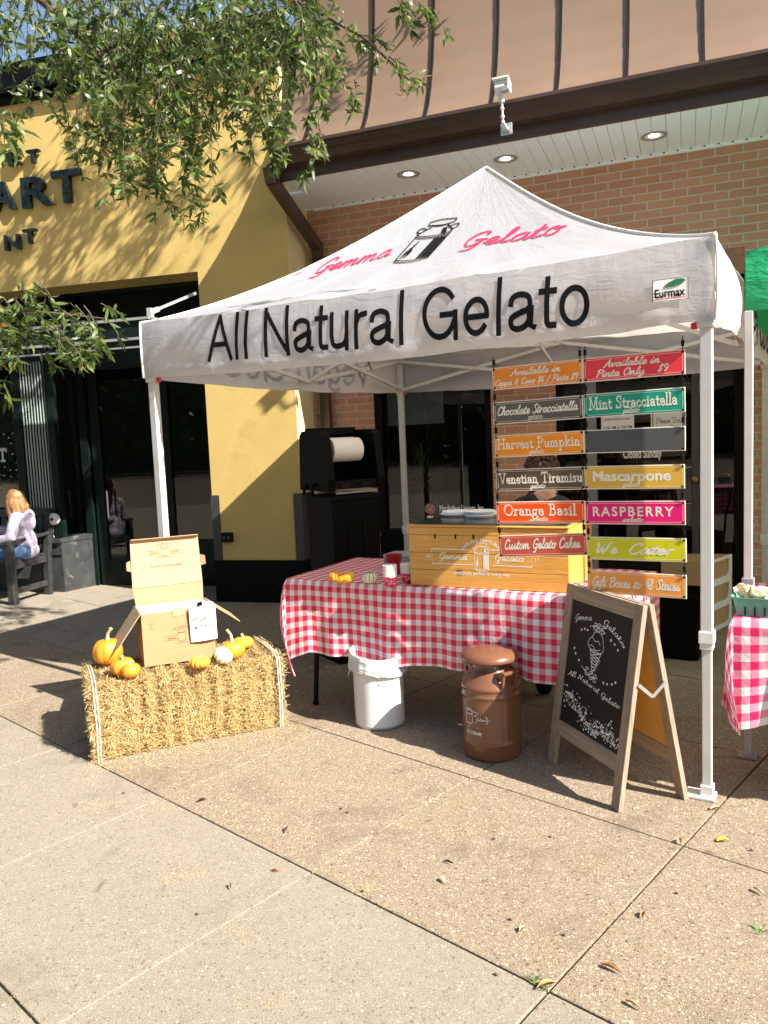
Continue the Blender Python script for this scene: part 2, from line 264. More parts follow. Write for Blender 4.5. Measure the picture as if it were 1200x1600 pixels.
# ------------------------------------------------------------------ mesh builder
class MB:
    def __init__(s): s.v = []; s.f = []; s.uv = {}; s.sm = []; s.at = []
    def add(s, vs, fs, smooth=False, uvs=None):
        o = len(s.v); s.v += [Vector(x) for x in vs]
        for k, f in enumerate(fs):
            s.f.append([o+i for i in f]); s.sm.append(smooth)
            if uvs: s.uv[len(s.f)-1] = [uvs[i] for i in f]
        return s
    def box(s, c, d, rot=None, bev=0):
        x, y, z = d[0]/2, d[1]/2, d[2]/2; c = Vector(c)
        if bev and bev < min(x, y, z):
            bm = bmesh.new(); bmesh.ops.create_cube(bm, size=1)
            for v in bm.verts: v.co = Vector((v.co.x*d[0], v.co.y*d[1], v.co.z*d[2]))
            bmesh.ops.bevel(bm, geom=list(bm.edges), offset=bev, segments=2, affect='EDGES', profile=.5); bm.verts.index_update()
            vs = [v.co.copy() for v in bm.verts]; fs = [[v.index for v in f.verts] for f in bm.faces]; bm.free()
        else:
            vs = [Vector((a*x, b*y, e*z)) for a in (-1, 1) for b in (-1, 1) for e in (-1, 1)]
            fs = [[0, 1, 3, 2], [4, 6, 7, 5], [0, 4, 5, 1], [2, 3, 7, 6], [0, 2, 6, 4], [1, 5, 7, 3]]
        if rot is not None: vs = [rot @ v for v in vs]
        return s.add([v+c for v in vs], fs)
    def bar(s, a, b, w, h, up=(0, 0, 1), bev=0):
        a = Vector(a); b = Vector(b); x = (b-a); L = x.length; x.normalize(); up = Vector(up)
        if abs(x.dot(up)) > .98: up = Vector((0, 1, 0))
        y = up.cross(x).normalized(); z = x.cross(y)
        rot = Matrix((x, y, z)).transposed(); return s.box((a+b)/2, (L, w, h), rot, bev)
    def tube(s, pts, r, n=10, cap=True, smooth=True):
        pts = [Vector(p) for p in pts]; m = len(pts); rs = r if isinstance(r, (list, tuple)) else [r]*m
        prev = None; vs = []
        for i, p in enumerate(pts):
            t = (pts[min(i+1, m-1)]-pts[max(i-1, 0)]).normalized()
            if prev is None:
                a = Vector((0, 0, 1)) if abs(t.z) < .9 else Vector((1, 0, 0)); nrm = t.cross(a).normalized()
            else: nrm = (prev-t*prev.dot(t)).normalized()
            prev = nrm; bi = t.cross(nrm)
            vs += [p+(nrm*math.cos(2*math.pi*k/n)+bi*math.sin(2*math.pi*k/n))*rs[i] for k in range(n)]
        fs = [[i*n+k, i*n+(k+1) % n, (i+1)*n+(k+1) % n, (i+1)*n+k] for i in range(m-1) for k in range(n)]
        s.add(vs, fs, smooth)
        if cap: s.add(vs[:n], [list(range(n))[::-1]]); s.add(vs[-n:], [list(range(n))])
        return s
    def lathe(s, prof, n=40, c=(0, 0, 0), smooth=True, M4=None, lobes=0, depth=0., sq=1.):
        c = Vector(c); vs = []
        for (r, z) in prof:
            for k in range(n):
                a = 2*math.pi*k/n; q = r
                if lobes: q = r*(1-depth*(1-abs(math.sin(a*lobes/2))**.7))
                v = Vector((q*math.cos(a), q*math.sin(a)*sq, z)); vs.append((M4 @ v if M4 else v)+c)
        fs = [[i*n+k, i*n+(k+1) % n, (i+1)*n+(k+1) % n, (i+1)*n+k] for i in range(len(prof)-1) for k in range(n)]
        return s.add(vs, fs, smooth)
    def grid(s, fn, nu, nv, uvfn=None, smooth=True, flip=False):
        vs = [fn(i/nu, j/nv) for j in range(nv+1) for i in range(nu+1)]
        uv = [uvfn(i/nu, j/nv) if uvfn else (i/nu, j/nv) for j in range(nv+1) for i in range(nu+1)]
        w = nu+1; fs = [[j*w+i, j*w+i+1, (j+1)*w+i+1, (j+1)*w+i] for j in range(nv) for i in range(nu)]
        if flip: fs = [f[::-1] for f in fs]
        return s.add(vs, fs, smooth, uv)
    def prism(s, poly, a, b, fr=None):  # polygon (2D) extruded from a to b along frame's third axis
        o, x, y, z = fr or (Vector((0, 0, 0)), Vector((1, 0, 0)), Vector((0, 0, 1)), Vector((0, -1, 0)))
        n = len(poly); vs = [o+x*p[0]+y*p[1]+z*a for p in poly]+[o+x*p[0]+y*p[1]+z*b for p in poly]
        fs = [list(range(n))[::-1], [n+i for i in range(n)]]+[[i, (i+1) % n, n+(i+1) % n, n+i] for i in range(n)]
        return s.add(vs, fs)
    def ell(s, c, r, rot=None, n=16, m=10):
        c = Vector(c); vs = []; 
        for i in range(m+1):
            t = math.pi*i/m
            for k in range(n):
                a = 2*math.pi*k/n; v = Vector((r[0]*math.sin(t)*math.cos(a), r[1]*math.sin(t)*math.sin(a), -r[2]*math.cos(t)))
                vs.append((rot @ v if rot else v)+c)
        fs = [[i*n+k, i*n+(k+1) % n, (i+1)*n+(k+1) % n, (i+1)*n+k] for i in range(m) for k in range(n)]
        return s.add(vs, fs, True)
    def build(s, name, mat, parent=None, world=True, weld=False, mats=None, solid=0, doubles=1e-5):
        me = bpy.data.meshes.new(name)
        vs = s.v
        if parent is not None and world:
            inv = world_of(parent).inverted(); vs = [inv @ v for v in vs]
        me.from_pydata([tuple(v) for v in vs], [], s.f)
        if s.uv:
            ul = me.uv_layers.new(name='UVMap')
            for p in me.polygons:
                q = s.uv.get(p.index)
                if q:
                    for k, li in enumerate(p.loop_indices): ul.data[li].uv = q[k]
        me.polygons.foreach_set('use_smooth', s.sm)
        if s.at and len(s.at) == len(s.f):
            a = me.attributes.new('rnd', 'FLOAT', 'FACE'); a.data.foreach_set('value', s.at)
        bm = bmesh.new(); bm.from_mesh(me)
        if weld: bmesh.ops.remove_doubles(bm, verts=bm.verts, dist=doubles)
        if not s.at and not s.uv: bmesh.ops.recalc_face_normals(bm, faces=bm.faces)
        bm.to_mesh(me); bm.free()
        for m_ in (mats or [mat]): me.materials.append(M[m_] if isinstance(m_, str) else m_)
        o = bpy.data.objects.new(name, me); COL.objects.link(o)
        if parent is not None: o.parent = parent; WM[o.name] = world_of(parent)
        if solid:
            md = o.modifiers.new('thickness', 'SOLIDIFY'); md.thickness = solid; md.offset = 0
        me.update(); return o
WM = {}
def world_of(o): return WM.get(o.name, Matrix.Identity(4))
def thing(name, label, cat, loc=(0, 0, 0), rz=0, group=None):
    o = bpy.data.objects.new(name, None); COL.objects.link(o); o.location = loc; o.rotation_euler = (0, 0, rz); o.empty_display_size = .1
    WM[o.name] = Matrix.Translation(Vector(loc)) @ Matrix.Rotation(rz, 4, 'Z')
    return tag(o, label, cat, group)
def tag(o, label=None, cat=None, group=None, kind=None):
    for k, v in (('label', label), ('category', cat), ('group', group), ('kind', kind)):
        if v: o[k] = v
    return o
def frame(o, x, y): x = Vector(x).normalized(); y = Vector(y); y = (y-x*x.dot(y)).normalized(); return (Vector(o), x, y, x.cross(y))
# ------------------------------------------------------------------ lettering
BOWL = [(.43, .42), (.3, .5), (.12, .38), (.07, .17), (.17, .0), (.33, .12), (.44, .45)]
HST = [(0, .05), (.14, .4), (.27, .85), (.22, .97), (.14, .8), (.08, .0)]
SCRIPT = {
'a': (.55, [BOWL, [(.44, .45), (.42, .12), (.48, .0), (.58, .1)]]),
'b': (.5, [[(0, .05), (.12, .4), (.24, .85), (.2, .97), (.12, .8), (.1, .3), (.14, .06), (.26, 0), (.4, .15), (.38, .38), (.26, .45), (.3, .36), (.5, .4)]]),
'c': (.45, [[(.4, .38), (.3, .5), (.14, .42), (.07, .2), (.16, 0), (.32, .02), (.46, .14)]]),
'd': (.55, [BOWL, [(.58, .97), (.46, .5), (.42, .12), (.48, 0), (.58, .1)]]),
'e': (.45, [[(.02, .13), (.22, .22), (.36, .36), (.28, .5), (.14, .42), (.08, .2), (.16, .01), (.3, .02), (.46, .14)]]),
'f': (.4, [[(.02, .1), (.2, .4), (.36, .85), (.3, .97), (.22, .8), (.14, .1), (.08, -.3), (.02, -.36), (0, -.25), (.16, -.02), (.4, .1)], [(.05, .45), (.36, .48)]]),
'g': (.55, [BOWL, [(.44, .45), (.38, 0), (.3, -.32), (.16, -.4), (.1, -.28), (.3, -.08), (.58, .1)]]),
'h': (.55, [HST, [(.08, 0), (.16, .3), (.32, .48), (.4, .38), (.36, .1), (.43, 0), (.56, .1)]]),
'i': (.3, [[(0, .08), (.14, .45), (.14, .45), (.12, .1), (.18, 0), (.32, .1)], [(.17, .65), (.18, .7)]]),
'k': (.52, [HST, [(.08, 0), (.2, .35), (.38, .48), (.36, .32), (.18, .24), (.18, .24), (.32, .06), (.42, 0), (.54, .1)]]),
'l': (.32, [[(0, .05), (.14, .4), (.28, .85), (.24, .97), (.15, .8), (.12, .15), (.18, 0), (.34, .1)]]),
'm': (.8, [[(0, .1), (.1, .46), (.12, .4), (.08, 0)], [(.08, 0), (.16, .32), (.3, .48), (.35, .38), (.31, 0)], [(.31, 0), (.4, .32), (.54, .48), (.6, .38), (.57, .1), (.64, 0), (.8, .1)]]),
'n': (.56, [[(0, .1), (.1, .46), (.12, .4), (.08, 0)], [(.08, 0), (.16, .32), (.32, .48), (.38, .38), (.34, .1), (.41, 0), (.57, .1)]]),
'o': (.5, [[(.28, .5), (.12, .42), (.07, .18), (.18, 0), (.34, .06), (.42, .28), (.34, .47), (.26, .44), (.34, .36), (.52, .42)]]),
'p': (.52, [[(0, .1), (.12, .46), (.12, .46), (.04, -.4)], [(.08, 0), (.16, .34), (.3, .5), (.42, .36), (.38, .1), (.24, 0), (.14, .06)], [(.24, 0), (.38, .02), (.53, .12)]]),
'r': (.40, [[(0, .1), (.1, .46), (.12, .4), (.08, 0)], [(.08, .0), (.14, .3), (.24, .46), (.36, .47)]]),
's': (.4, [[(0, .08), (.14, .3), (.22, .5), (.22, .5), (.24, .34), (.32, .15), (.24, .01), (.1, .04)], [(.24, .01), (.42, .1)]]),
't': (.34, [[(0, .08), (.12, .4), (.22, .8), (.22, .8), (.12, .15), (.18, 0), (.35, .1)], [(.04, .52), (.32, .56)]]),
'u': (.56, [[(0, .1), (.1, .46), (.1, .46), (.07, .14), (.14, 0), (.28, .08), (.4, .45)], [(.4, .45), (.36, .12), (.42, 0), (.57, .1)]]),
'v': (.48, [[(0, .36), (.08, .48), (.12, .3), (.16, .02), (.3, .14), (.38, .4), (.34, .48), (.36, .4), (.5, .42)]]),
'x': (.5, [[(.02, .42), (.12, .48), (.24, .2), (.34, 0), (.5, .1)], [(.4, .48), (.24, .24), (.06, 0)]]),
'y': (.52, [[(0, .1), (.1, .46), (.1, .46), (.08, .14), (.16, .02), (.3, .12), (.4, .46)], [(.4, .46), (.34, -.05), (.24, -.36), (.1, -.38), (.14, -.2), (.54, .1)]]),
'A': (.72, [[(.02, .05), (.14, .02), (.34, .5), (.52, .97), (.52, .97), (.54, .4), (.6, .02), (.7, .08)], [(.2, .36), (.62, .4)]]),
'B': (.66, [[(.2, .92), (.14, .4), (.1, 0)], [(.04, .8), (.24, .97), (.52, .9), (.48, .6), (.24, .52), (.24, .52), (.52, .46), (.58, .16), (.34, 0), (.08, .04)]]),
'C': (.62, [[(.56, .75), (.6, .9), (.44, .97), (.2, .78), (.1, .4), (.18, .06), (.38, 0), (.62, .18)]]),
'G': (.68, [[(.56, .78), (.58, .92), (.42, .97), (.18, .76), (.08, .4), (.18, .06), (.36, .02), (.52, .24), (.56, .42), (.56, .42), (.52, 0), (.4, -.3), (.18, -.34)], [(.36, .42), (.66, .44)]]),
'N': (.75, [[(.04, .04), (.12, 0), (.18, .5), (.24, .95), (.24, .95), (.36, .5), (.5, .02), (.5, .02), (.58, .5), (.68, .97), (.78, .94)]]),
'O': (.72, [[(.4, .97), (.16, .8), (.08, .4), (.22, .02), (.46, .06), (.62, .4), (.58, .8), (.4, .97), (.36, .84), (.52, .76)]]),
'P': (.6, [[(.2, .9), (.14, .4), (.08, -.02)], [(.04, .76), (.2, .95), (.5, .95), (.58, .72), (.44, .5), (.2, .46)]]),
'S': (.56, [[(.5, .8), (.48, .94), (.32, .97), (.18, .78), (.3, .55), (.44, .28), (.34, .03), (.12, .02), (.04, .16)]]),
'W': (1., [[(.02, .8), (.1, .95), (.16, .7), (.18, .2), (.24, 0), (.38, .3), (.5, .85), (.5, .85), (.5, .2), (.56, 0), (.72, .4), (.86, .97), (.94, .9)]]),
'4': (.5, [[(.3, .95), (.06, .34), (.06, .34), (.48, .36)], [(.38, .62), (.34, 0)]]),
'6': (.48, [[(.4, .95), (.16, .66), (.06, .26), (.18, 0), (.36, .1), (.38, .34), (.24, .46), (.1, .3)]]),
'8': (.48, [[(.4, .8), (.26, .96), (.1, .82), (.22, .55), (.38, .3), (.3, .02), (.1, .04), (.06, .24), (.24, .5), (.38, .7), (.4, .8)]]),
'9': (.48, [[(.4, .66), (.3, .5), (.12, .54), (.08, .78), (.22, .96), (.38, .86), (.4, .62), (.36, .2), (.24, 0)]]),
'$': (.46, [[(.4, .72), (.36, .84), (.24, .86), (.12, .7), (.22, .5), (.34, .28), (.26, .08), (.1, .06), (.04, .18)], [(.25, 1.), (.2, -.08)]]),
'/': (.5, [[(.08, -.06), (.44, 1.)]]),
'&': (.6, [[(.5, 0), (.2, .62), (.26, .88), (.38, .8), (.3, .58), (.1, .3), (.14, .04), (.3, .02), (.46, .26), (.5, .4)]]),
' ': (.38, [])}
def L(*p): return [q for a in p for q in (a, a)]      # straight polyline with sharp corners
def sv(x, y, w=.2): return L((x-w/2, y), (x+w/2, y))
O_ = lambda cx, cy, rx, ry, a0=0, a1=360, n=12: [(cx+rx*math.cos(R_(a0+(a1-a0)*i/n)), cy+ry*math.sin(R_(a0+(a1-a0)*i/n))) for i in range(n+1)]
ROMAN = {
'M': (1.0, [L((.15, 0), (.2, .95)), L((.2, .95), (.5, .08), (.78, .95)), L((.78, .95), (.84, 0)), sv(.15, 0, .26), sv(.84, 0, .26), sv(.17, .95), sv(.82, .95)]),
'V': (.8, [L((.12, .95), (.4, 0), (.68, .95)), sv(.12, .95, .26), sv(.68, .95, .26)]),
'T': (.78, [L((.39, 0), (.39, .95)), L((.06, .78), (.06, .95), (.72, .95), (.72, .78)), sv(.39, 0, .28)]),
'H': (.85, [L((.16, 0), (.16, .95)), L((.68, 0), (.68, .95)), L((.16, .5), (.68, .5)), sv(.16, 0, .26), sv(.68, 0, .26), sv(.16, .95, .26), sv(.68, .95, .26)]),
'P': (.68, [L((.18, 0), (.18, .95)), [(.06, .95), (.18, .95), (.44, .95), (.58, .74), (.44, .48), (.18, .47)], sv(.18, 0, .28)]),
'O': (.86, [O_(.43, .475, .36, .475)]),
'B': (.68, [L((.18, 0), (.18, .95)), [(.06, .95), (.18, .95), (.42, .94), (.5, .74), (.4, .54), (.18, .53)], [(.18, .53), (.44, .51), (.58, .27), (.44, .02), (.18, 0), (.06, 0)]]),
'S': (.62, [[(.5, .72), (.46, .88), (.3, .96), (.14, .86), (.13, .66), (.3, .52), (.48, .38), (.5, .16), (.34, 0), (.16, .04), (.08, .22)], L((.5, .74), (.51, .95)), L((.08, .22), (.07, 0))]),
'R': (.7, [L((.18, 0), (.18, .95)), [(.06, .95), (.18, .95), (.44, .95), (.56, .74), (.44, .5), (.18, .49)], L((.36, .49), (.6, 0), (.7, 0)), sv(.18, 0, .28)]),
'E': (.66, [L((.18, 0), (.18, .95)), L((.06, .95), (.56, .95), (.56, .78)), L((.18, .5), (.44, .5)), L((.06, 0), (.58, 0), (.58, .18))]),
'A': (.82, [L((.12, 0), (.4, .95), (.68, 0)), L((.22, .34), (.58, .34)), sv(.12, 0, .24), sv(.68, 0, .24)]),
'N': (.85, [L((.16, 0), (.16, .95), (.66, 0), (.66, .95)), sv(.16, 0, .24), sv(.66, .95, .24), sv(.12, .95, .16)]),
'U': (.8, [L((.16, .95), (.16, .5))+[(.18, .15), (.4, 0), (.6, .15)]+L((.62, .5), (.62, .95)), sv(.16, .95, .26), sv(.62, .95, .24)]),
'D': (.8, [L((.18, 0), (.18, .95)), [(.06, .95), (.2, .95), (.5, .9), (.68, .5), (.5, .05), (.2, 0), (.06, 0)]]),
'i': (.3, [L((.15, 0), (.15, .5), (.05, .5)), sv(.15, 0, .24), [(.15, .66), (.15, .7)]]),
'n': (.58, [L((.14, 0), (.14, .5), (.04, .5)), [(.14, .36), (.28, .5), (.42, .42), (.44, .3)]+L((.44, .3), (.44, 0)), sv(.14, 0, .22), sv(.44, 0, .22)]),
'm': (.86, [L((.14, 0), (.14, .5), (.04, .5)), [(.14, .36), (.28, .5), (.4, .42), (.42, .3)]+L((.42, .3), (.42, 0)), [(.42, .36), (.56, .5), (.68, .42), (.7, .3)]+L((.7, .3), (.7, 0)), sv(.14, 0, .2), sv(.42, 0, .2), sv(.7, 0, .2)]),
't': (.38, [L((.17, .72), (.17, .14))+[(.2, .02), (.3, 0), (.36, .08)], L((.04, .5), (.34, .5))]),
'r': (.42, [L((.14, 0), (.14, .5), (.04, .5)), [(.14, .34), (.26, .5), (.38, .46)], sv(.14, 0, .24)]),
'a': (.52, [[(.08, .42), (.2, .5), (.34, .48), (.4, .36)]+L((.4, .34), (.4, .02), (.48, 0)), [(.4, .3), (.2, .28), (.08, .16), (.14, .02), (.28, .02), (.4, .16)]]),
'c': (.46, [[(.4, .38), (.28, .5), (.1, .4), (.07, .2), (.2, 0), (.34, .04), (.42, .14)]]),
'e': (.48, [[(.08, .27)]+L((.42, .28))+[(.36, .46), (.22, .5), (.09, .38), (.08, .16), (.22, 0), (.36, .03), (.42, .12)]]),
'l': (.28, [L((.14, 0), (.14, .98), (.04, .98)), sv(.14, 0, .24)]),
'h': (.6, [L((.14, 0), (.14, .98), (.04, .98)), [(.14, .36), (.28, .5), (.42, .42), (.44, .3)]+L((.44, .3), (.44, 0)), sv(.14, 0, .22), sv(.44, 0, .22)]),
'o': (.52, [O_(.26, .25, .2, .25)]),
'v': (.52, [L((.08, .5), (.26, 0), (.44, .5)), sv(.08, .5, .2), sv(.44, .5, .2)]),
's': (.42, [[(.34, .38), (.28, .48), (.16, .5), (.08, .38), (.2, .27), (.34, .16), (.28, .02), (.14, 0), (.06, .12)]]),
'u': (.58, [L((.04, .5), (.14, .5), (.14, .16))+[(.2, .02), (.32, .02), (.44, .16)], L((.36, .5), (.44, .5), (.44, 0), (.52, 0))]),
'p': (.56, [L((.04, .5), (.14, .5), (.14, -.38)), [(.14, .34), (.26, .5), (.42, .46), (.48, .25), (.4, .03), (.26, 0), (.14, .12)], sv(.14, -.38, .24)]),
'k': (.56, [L((.14, 0), (.14, .98), (.04, .98)), L((.42, .5), (.16, .22)), L((.24, .3), (.46, 0)), sv(.14, 0, .2), sv(.46, 0, .18), sv(.42, .5, .16)]),
'g': (.52, [O_(.24, .3, .15, .19), [(.36, .44), (.48, .5)], [(.14, .16), (.1, .06), (.34, .02), (.46, -.1), (.36, -.32), (.14, -.34), (.04, -.2), (.14, -.04)]]),
' ': (.34, [])}
def spline(p, sub=5):
    if len(p) < 3: return p
    out = []
    for i in range(len(p)-1):
        a, b, c, d = p[max(i-1, 0)], p[i], p[i+1], p[min(i+2, len(p)-1)]
        if b == c: continue
        if (a == b and i > 0) and (i+2 < len(p) and c == d): out.append(b); continue
        for k in range(sub):
            t = k/sub; out.append(tuple(.5*(2*b[j]+(c[j]-a[j])*t+(2*a[j]-5*b[j]+4*c[j]-d[j])*t*t+(-a[j]+3*b[j]-3*c[j]+d[j])*t**3) for j in (0, 1)))
    out.append(p[-1]); return out
def ribbon(p, w, thin=1., pen=.6):
    q = [p[0]]
    for x in p[1:]:
        if abs(x[0]-q[-1][0])+abs(x[1]-q[-1][1]) > 1e-5: q.append(x)
    if len(q) < 2: q.append((q[0][0]+.01, q[0][1]))
    vs = []; n = len(q)
    for i in range(n):
        a = q[max(i-1, 0)]; b = q[min(i+1, n-1)]; dx, dy = b[0]-a[0], b[1]-a[1]; l = math.hypot(dx, dy) or 1
        dx /= l; dy /= l; m = 1.
        if 0 < i < n-1:
            e1 = (q[i][0]-a[0], q[i][1]-a[1]); e2 = (b[0]-q[i][0], b[1]-q[i][1]); l1 = math.hypot(*e1) or 1; l2 = math.hypot(*e2) or 1
            cs = (e1[0]*e2[0]+e1[1]*e2[1])/l1/l2; m = min(1.6, 1/max(.35, math.sqrt(max(0, (1+cs)/2))))
        ww = w*(thin+(1-thin)*abs(math.sin(math.atan2(dy, dx)-pen+math.pi/2)))*.5*m if thin < 1 else w*.5*m
        ex = w*.35 if i == 0 else (-w*.35 if i == n-1 else 0)
        cx, cy = q[i][0]-dx*ex, q[i][1]-dy*ex
        vs += [(cx-dy*ww, cy+dx*ww), (cx+dy*ww, cy-dx*ww)]
    return vs, [[2*i, 2*i+1, 2*i+3, 2*i+2] for i in range(n-1)]
def strokes2d(strs, w, thin=1., sub=5):
    V, F, Zs = [], [], []
    for k, s in enumerate(strs):
        v, f = ribbon(spline(list(s), sub), w, thin); o = len(V); V += v; F += [[o+i for i in x] for x in f]; Zs += [(k % 7)*1.0]*len(v)
    return V, F, Zs
def text_strokes(txt, table, shear=0., track=0.):
    x = 0; out = []
    for ch in txt:
        w, st = table.get(ch, (.4, [])); out += [[(x+p[0]+shear*p[1], p[1]) for p in s] for s in st]; x += w+track
    return out, x
_fc = {}
def outline(txt, bold=0., shear=0., space=1.):
    key = (txt, bold, shear, space)
    if key in _fc: return _fc[key]
    cu = bpy.data.curves.new('t', 'FONT'); cu.body = txt; cu.offset = bold; cu.shear = shear; cu.space_character = space; cu.resolution_u = 4; cu.fill_mode = 'FRONT'
    ob = bpy.data.objects.new('t', cu); COL.objects.link(ob); dg = bpy.context.evaluated_depsgraph_get()
    me = bpy.data.meshes.new_from_object(ob.evaluated_get(dg)); V = [(v.co.x, v.co.y) for v in me.vertices]; F = [list(p.vertices) for p in me.polygons]
    bpy.data.objects.remove(ob); bpy.data.curves.remove(cu); bpy.data.meshes.remove(me)
    _fc[key] = (V, F, [0.]*len(V)); return _fc[key]
def script(txt, w=.1, shear=.22, thin=.75, track=0.):
    st, _ = text_strokes(txt, SCRIPT, shear, track); return strokes2d(st, w, thin)
def roman(txt, w=.1, thin=.55, track=.03, shear=0.):
    st, _ = text_strokes(txt, ROMAN, shear, track); return strokes2d(st, w, thin, 4)
def put(mb, t2d, x0, x1, y0, fr, lift=.0006, h=None, hmax=None, curve=None, cap=None):
    """place 2-D lettering so that it spans x0..x1 on frame fr with its baseline at y0 (h: cap-height in metres, else keep shape)"""
    V, F, Z = t2d
    if not V: return
    mx = min(v[0] for v in V); Mx = max(v[0] for v in V); My = max(v[1] for v in V)
    sx = (x1-x0)/(Mx-mx); sy = sx if h is None else h/(cap or My)
    o, X, Y, Nn = fr; vs = []
    for v, z in zip(V, Z):
        x = x0+(v[0]-mx)*sx; y = y0+v[1]*sy
        if curve: x, y = curve(x, y)
        vs.append(o+X*x+Y*y+Nn*(lift+z*.00008))
    mb.add(vs, F)
def strokes_on(mb, strs, w, fr, lift=.0006, thin=1., sub=5):
    V, F, Z = strokes2d(strs, w, thin, sub); o, X, Y, Nn = fr
    mb.add([o+X*v[0]+Y*v[1]+Nn*(lift+z*.00008) for v, z in zip(V, Z)], F)
# the milk-can emblem: 1 unit wide, 1.75 high, centred on x, base at y = 0
def can_strokes(dense=True):
    s = [L((-.42, .05), (-.44, 1.05)), L((.42, .05), (.44, 1.05)), [(-.42, .05), (-.2, -.03), (.2, -.03), (.42, .05)], [(-.42, .12), (-.2, .04), (.2, .04), (.42, .12)],
         [(-.44, 1.05), (-.2, .98), (.2, .98), (.44, 1.05)], [(-.44, 1.12), (-.2, 1.05), (.2, 1.05), (.44, 1.12)], [(-.44, 1.05), (-.42, 1.2), (-.22, 1.4), (-.22, 1.48)], [(.44, 1.05), (.42, 1.2), (.22, 1.4), (.22, 1.48)],
         [(-.22, 1.46), (0, 1.42), (.22, 1.46)], [(-.34, 1.55), (-.3, 1.48), (0, 1.44), (.3, 1.48), (.34, 1.55), (.3, 1.62), (0, 1.66), (-.3, 1.62), (-.34, 1.55)],
         [(-.42, 1.2), (-.52, 1.3), (-.46, 1.4), (-.3, 1.34)], [(.42, 1.2), (.52, 1.3), (.46, 1.4), (.3, 1.34)]]
    if dense:
        for k in range(9): x = .12+.035*k; s.append(L((x, .08+.05*(k % 3)), (x+.01, .98-.06*(k % 2))))
        for k in range(5): x = -.34+.03*k; s.append(L((x, .2+.1*(k % 3)), (x, .5+.12*(k % 4))))
        for k in range(6): s.append(L((.2+.02*k, 1.1), (.16+.015*k, 1.3)))
    return s
def emblem(mb, fr, cx, y, s, wd, lift=.0006, dense=True):
    strokes_on(mb, [[(cx+p[0]*s, y+p[1]*s) for p in st] for st in can_strokes(dense)], wd, fr, lift)
def rect_strokes(x0, y0, x1, y1): return [L((x0, y0), (x1, y0)), L((x1, y0), (x1, y1)), L((x1, y1), (x0, y1)), L((x0, y1), (x0, y0))]
def arc_text(t2d, cx, cy, r, a_span, h):
    V, F, Z = t2d; mx = min(v[0] for v in V); Mx = max(v[0] for v in V); My = max(v[1] for v in V)
    return [(cx+(r+v[1]/My*h)*math.sin(a_span*((v[0]-mx)/(Mx-mx)-.5)), cy+(r+v[1]/My*h)*math.cos(a_span*((v[0]-mx)/(Mx-mx)-.5))) for v in V], F, Z
def put_raw(mb, t2d, fr, lift=.0006):
    V, F, Z = t2d; o, X, Y, Nn = fr; mb.add([o+X*v[0]+Y*v[1]+Nn*(lift+z*.00008) for v, z in zip(V, Z)], F)
# ------------------------------------------------------------------ ground
UP = Vector((0, 0, 1))
mb = MB(); mb.grid(lambda u, v: Vector((-60+120*u, -60+120*v, -.016)), 4, 4); g = mb.build('ground', 'joint'); tag(g, kind='structure')
GA = R_(-20.8); E1 = Vector((math.cos(GA), math.sin(GA), 0)); E2 = Vector((-math.sin(GA), math.cos(GA), 0))
slabs = {'concrete': MB(), 'aggregate': MB()}
for i in range(-8, 13):
    for j in range(-9, 8):
        a0, a1 = -1.035-.938*(i+1)+.0038, -1.035-.938*i-.0038; b0, b1 = 1.725+.947*j+.0038, 1.725+.947*(j+1)-.0038
        if j >= 2: b0, b1 = b0, b1
        kind = 'aggregate' if j >= 0 and not (i > 4 and j >= 1) else 'concrete'
        z = rnd.uniform(-.0010, .0008); t = [E1*a+E2*b for a, b in ((a0, b0), (a1, b0), (a1, b1), (a0, b1))]; e = .0025
        ti = [E1*a+E2*b for a, b in ((a0+e, b0+e), (a1-e, b0+e), (a1-e, b1-e), (a0+e, b1-e))]
        vs = [p+UP*-.03 for p in t]+[p+UP*(z-.002) for p in t]+[p+UP*z for p in ti]
        slabs[kind].add(vs, [[8, 9, 10, 11]]+[[4+k, 4+(k+1) % 4, 8+(k+1) % 4, 8+k] for k in range(4)]+[[k, (k+1) % 4, 4+(k+1) % 4, 4+k] for k in range(4)])
for k, nm in (('concrete', 'pavement'), ('aggregate', 'aggregate_pavement')): tag(slabs[k].build(nm, k), kind='structure')
# ------------------------------------------------------------------ brick shop building
YB = 6.9
bb = thing('brick_building', 'red brick liquor shop with a copper mansard roof, white soffit and black shopfront', 'building', (-1, YB, 0))
XL, XR = -3.36, 5.0
w = MB(); T = .3; yb = YB+T/2
def wbox(m, x0, x1, z0, z1, y0=YB, y1=YB+T): m.box(((x0+x1)/2, (y0+y1)/2, (z0+z1)/2), (x1-x0, y1-y0, z1-z0))
for x0, x1, z0, z1 in ((XL, -2.76, 0, 3.673), (-2.76, -1.63, 2.67, 3.673), (-1.63, -1.06, 0, 3.673), (-1.06, .43, 2.87, 3.673), (.43, XR, 0, 3.673)): wbox(w, x0, x1, z0, z1)
w.build('brick_wall', 'brick', bb)
w = MB()
k = -1.06
while k < .43-.01: wbox(w, k+.004, min(k+.0637, .43), 2.674, 2.866, YB-.002, YB+.2); k += .0677
sc = w.build('soldier_course', 'brick', bb); sc.data.materials[0] = pbr('soldierbrick', (.36, .145, .08), .9, var=.3, scale=14, bmp=.003)
w = MB(); wbox(w, -1.06, .43, 2.67, 2.868, YB+.004, YB+.25); w.build('mortar_bed', pbr('mortar', (.45, .37, .26), .9), bb)
# soffit boards, roof, gutter
w = MB(); x = -3.13
while x < XR: w.box((x+.049, 6.42, 3.68), (.0972, .9, .02), bev=.0022); x += .1

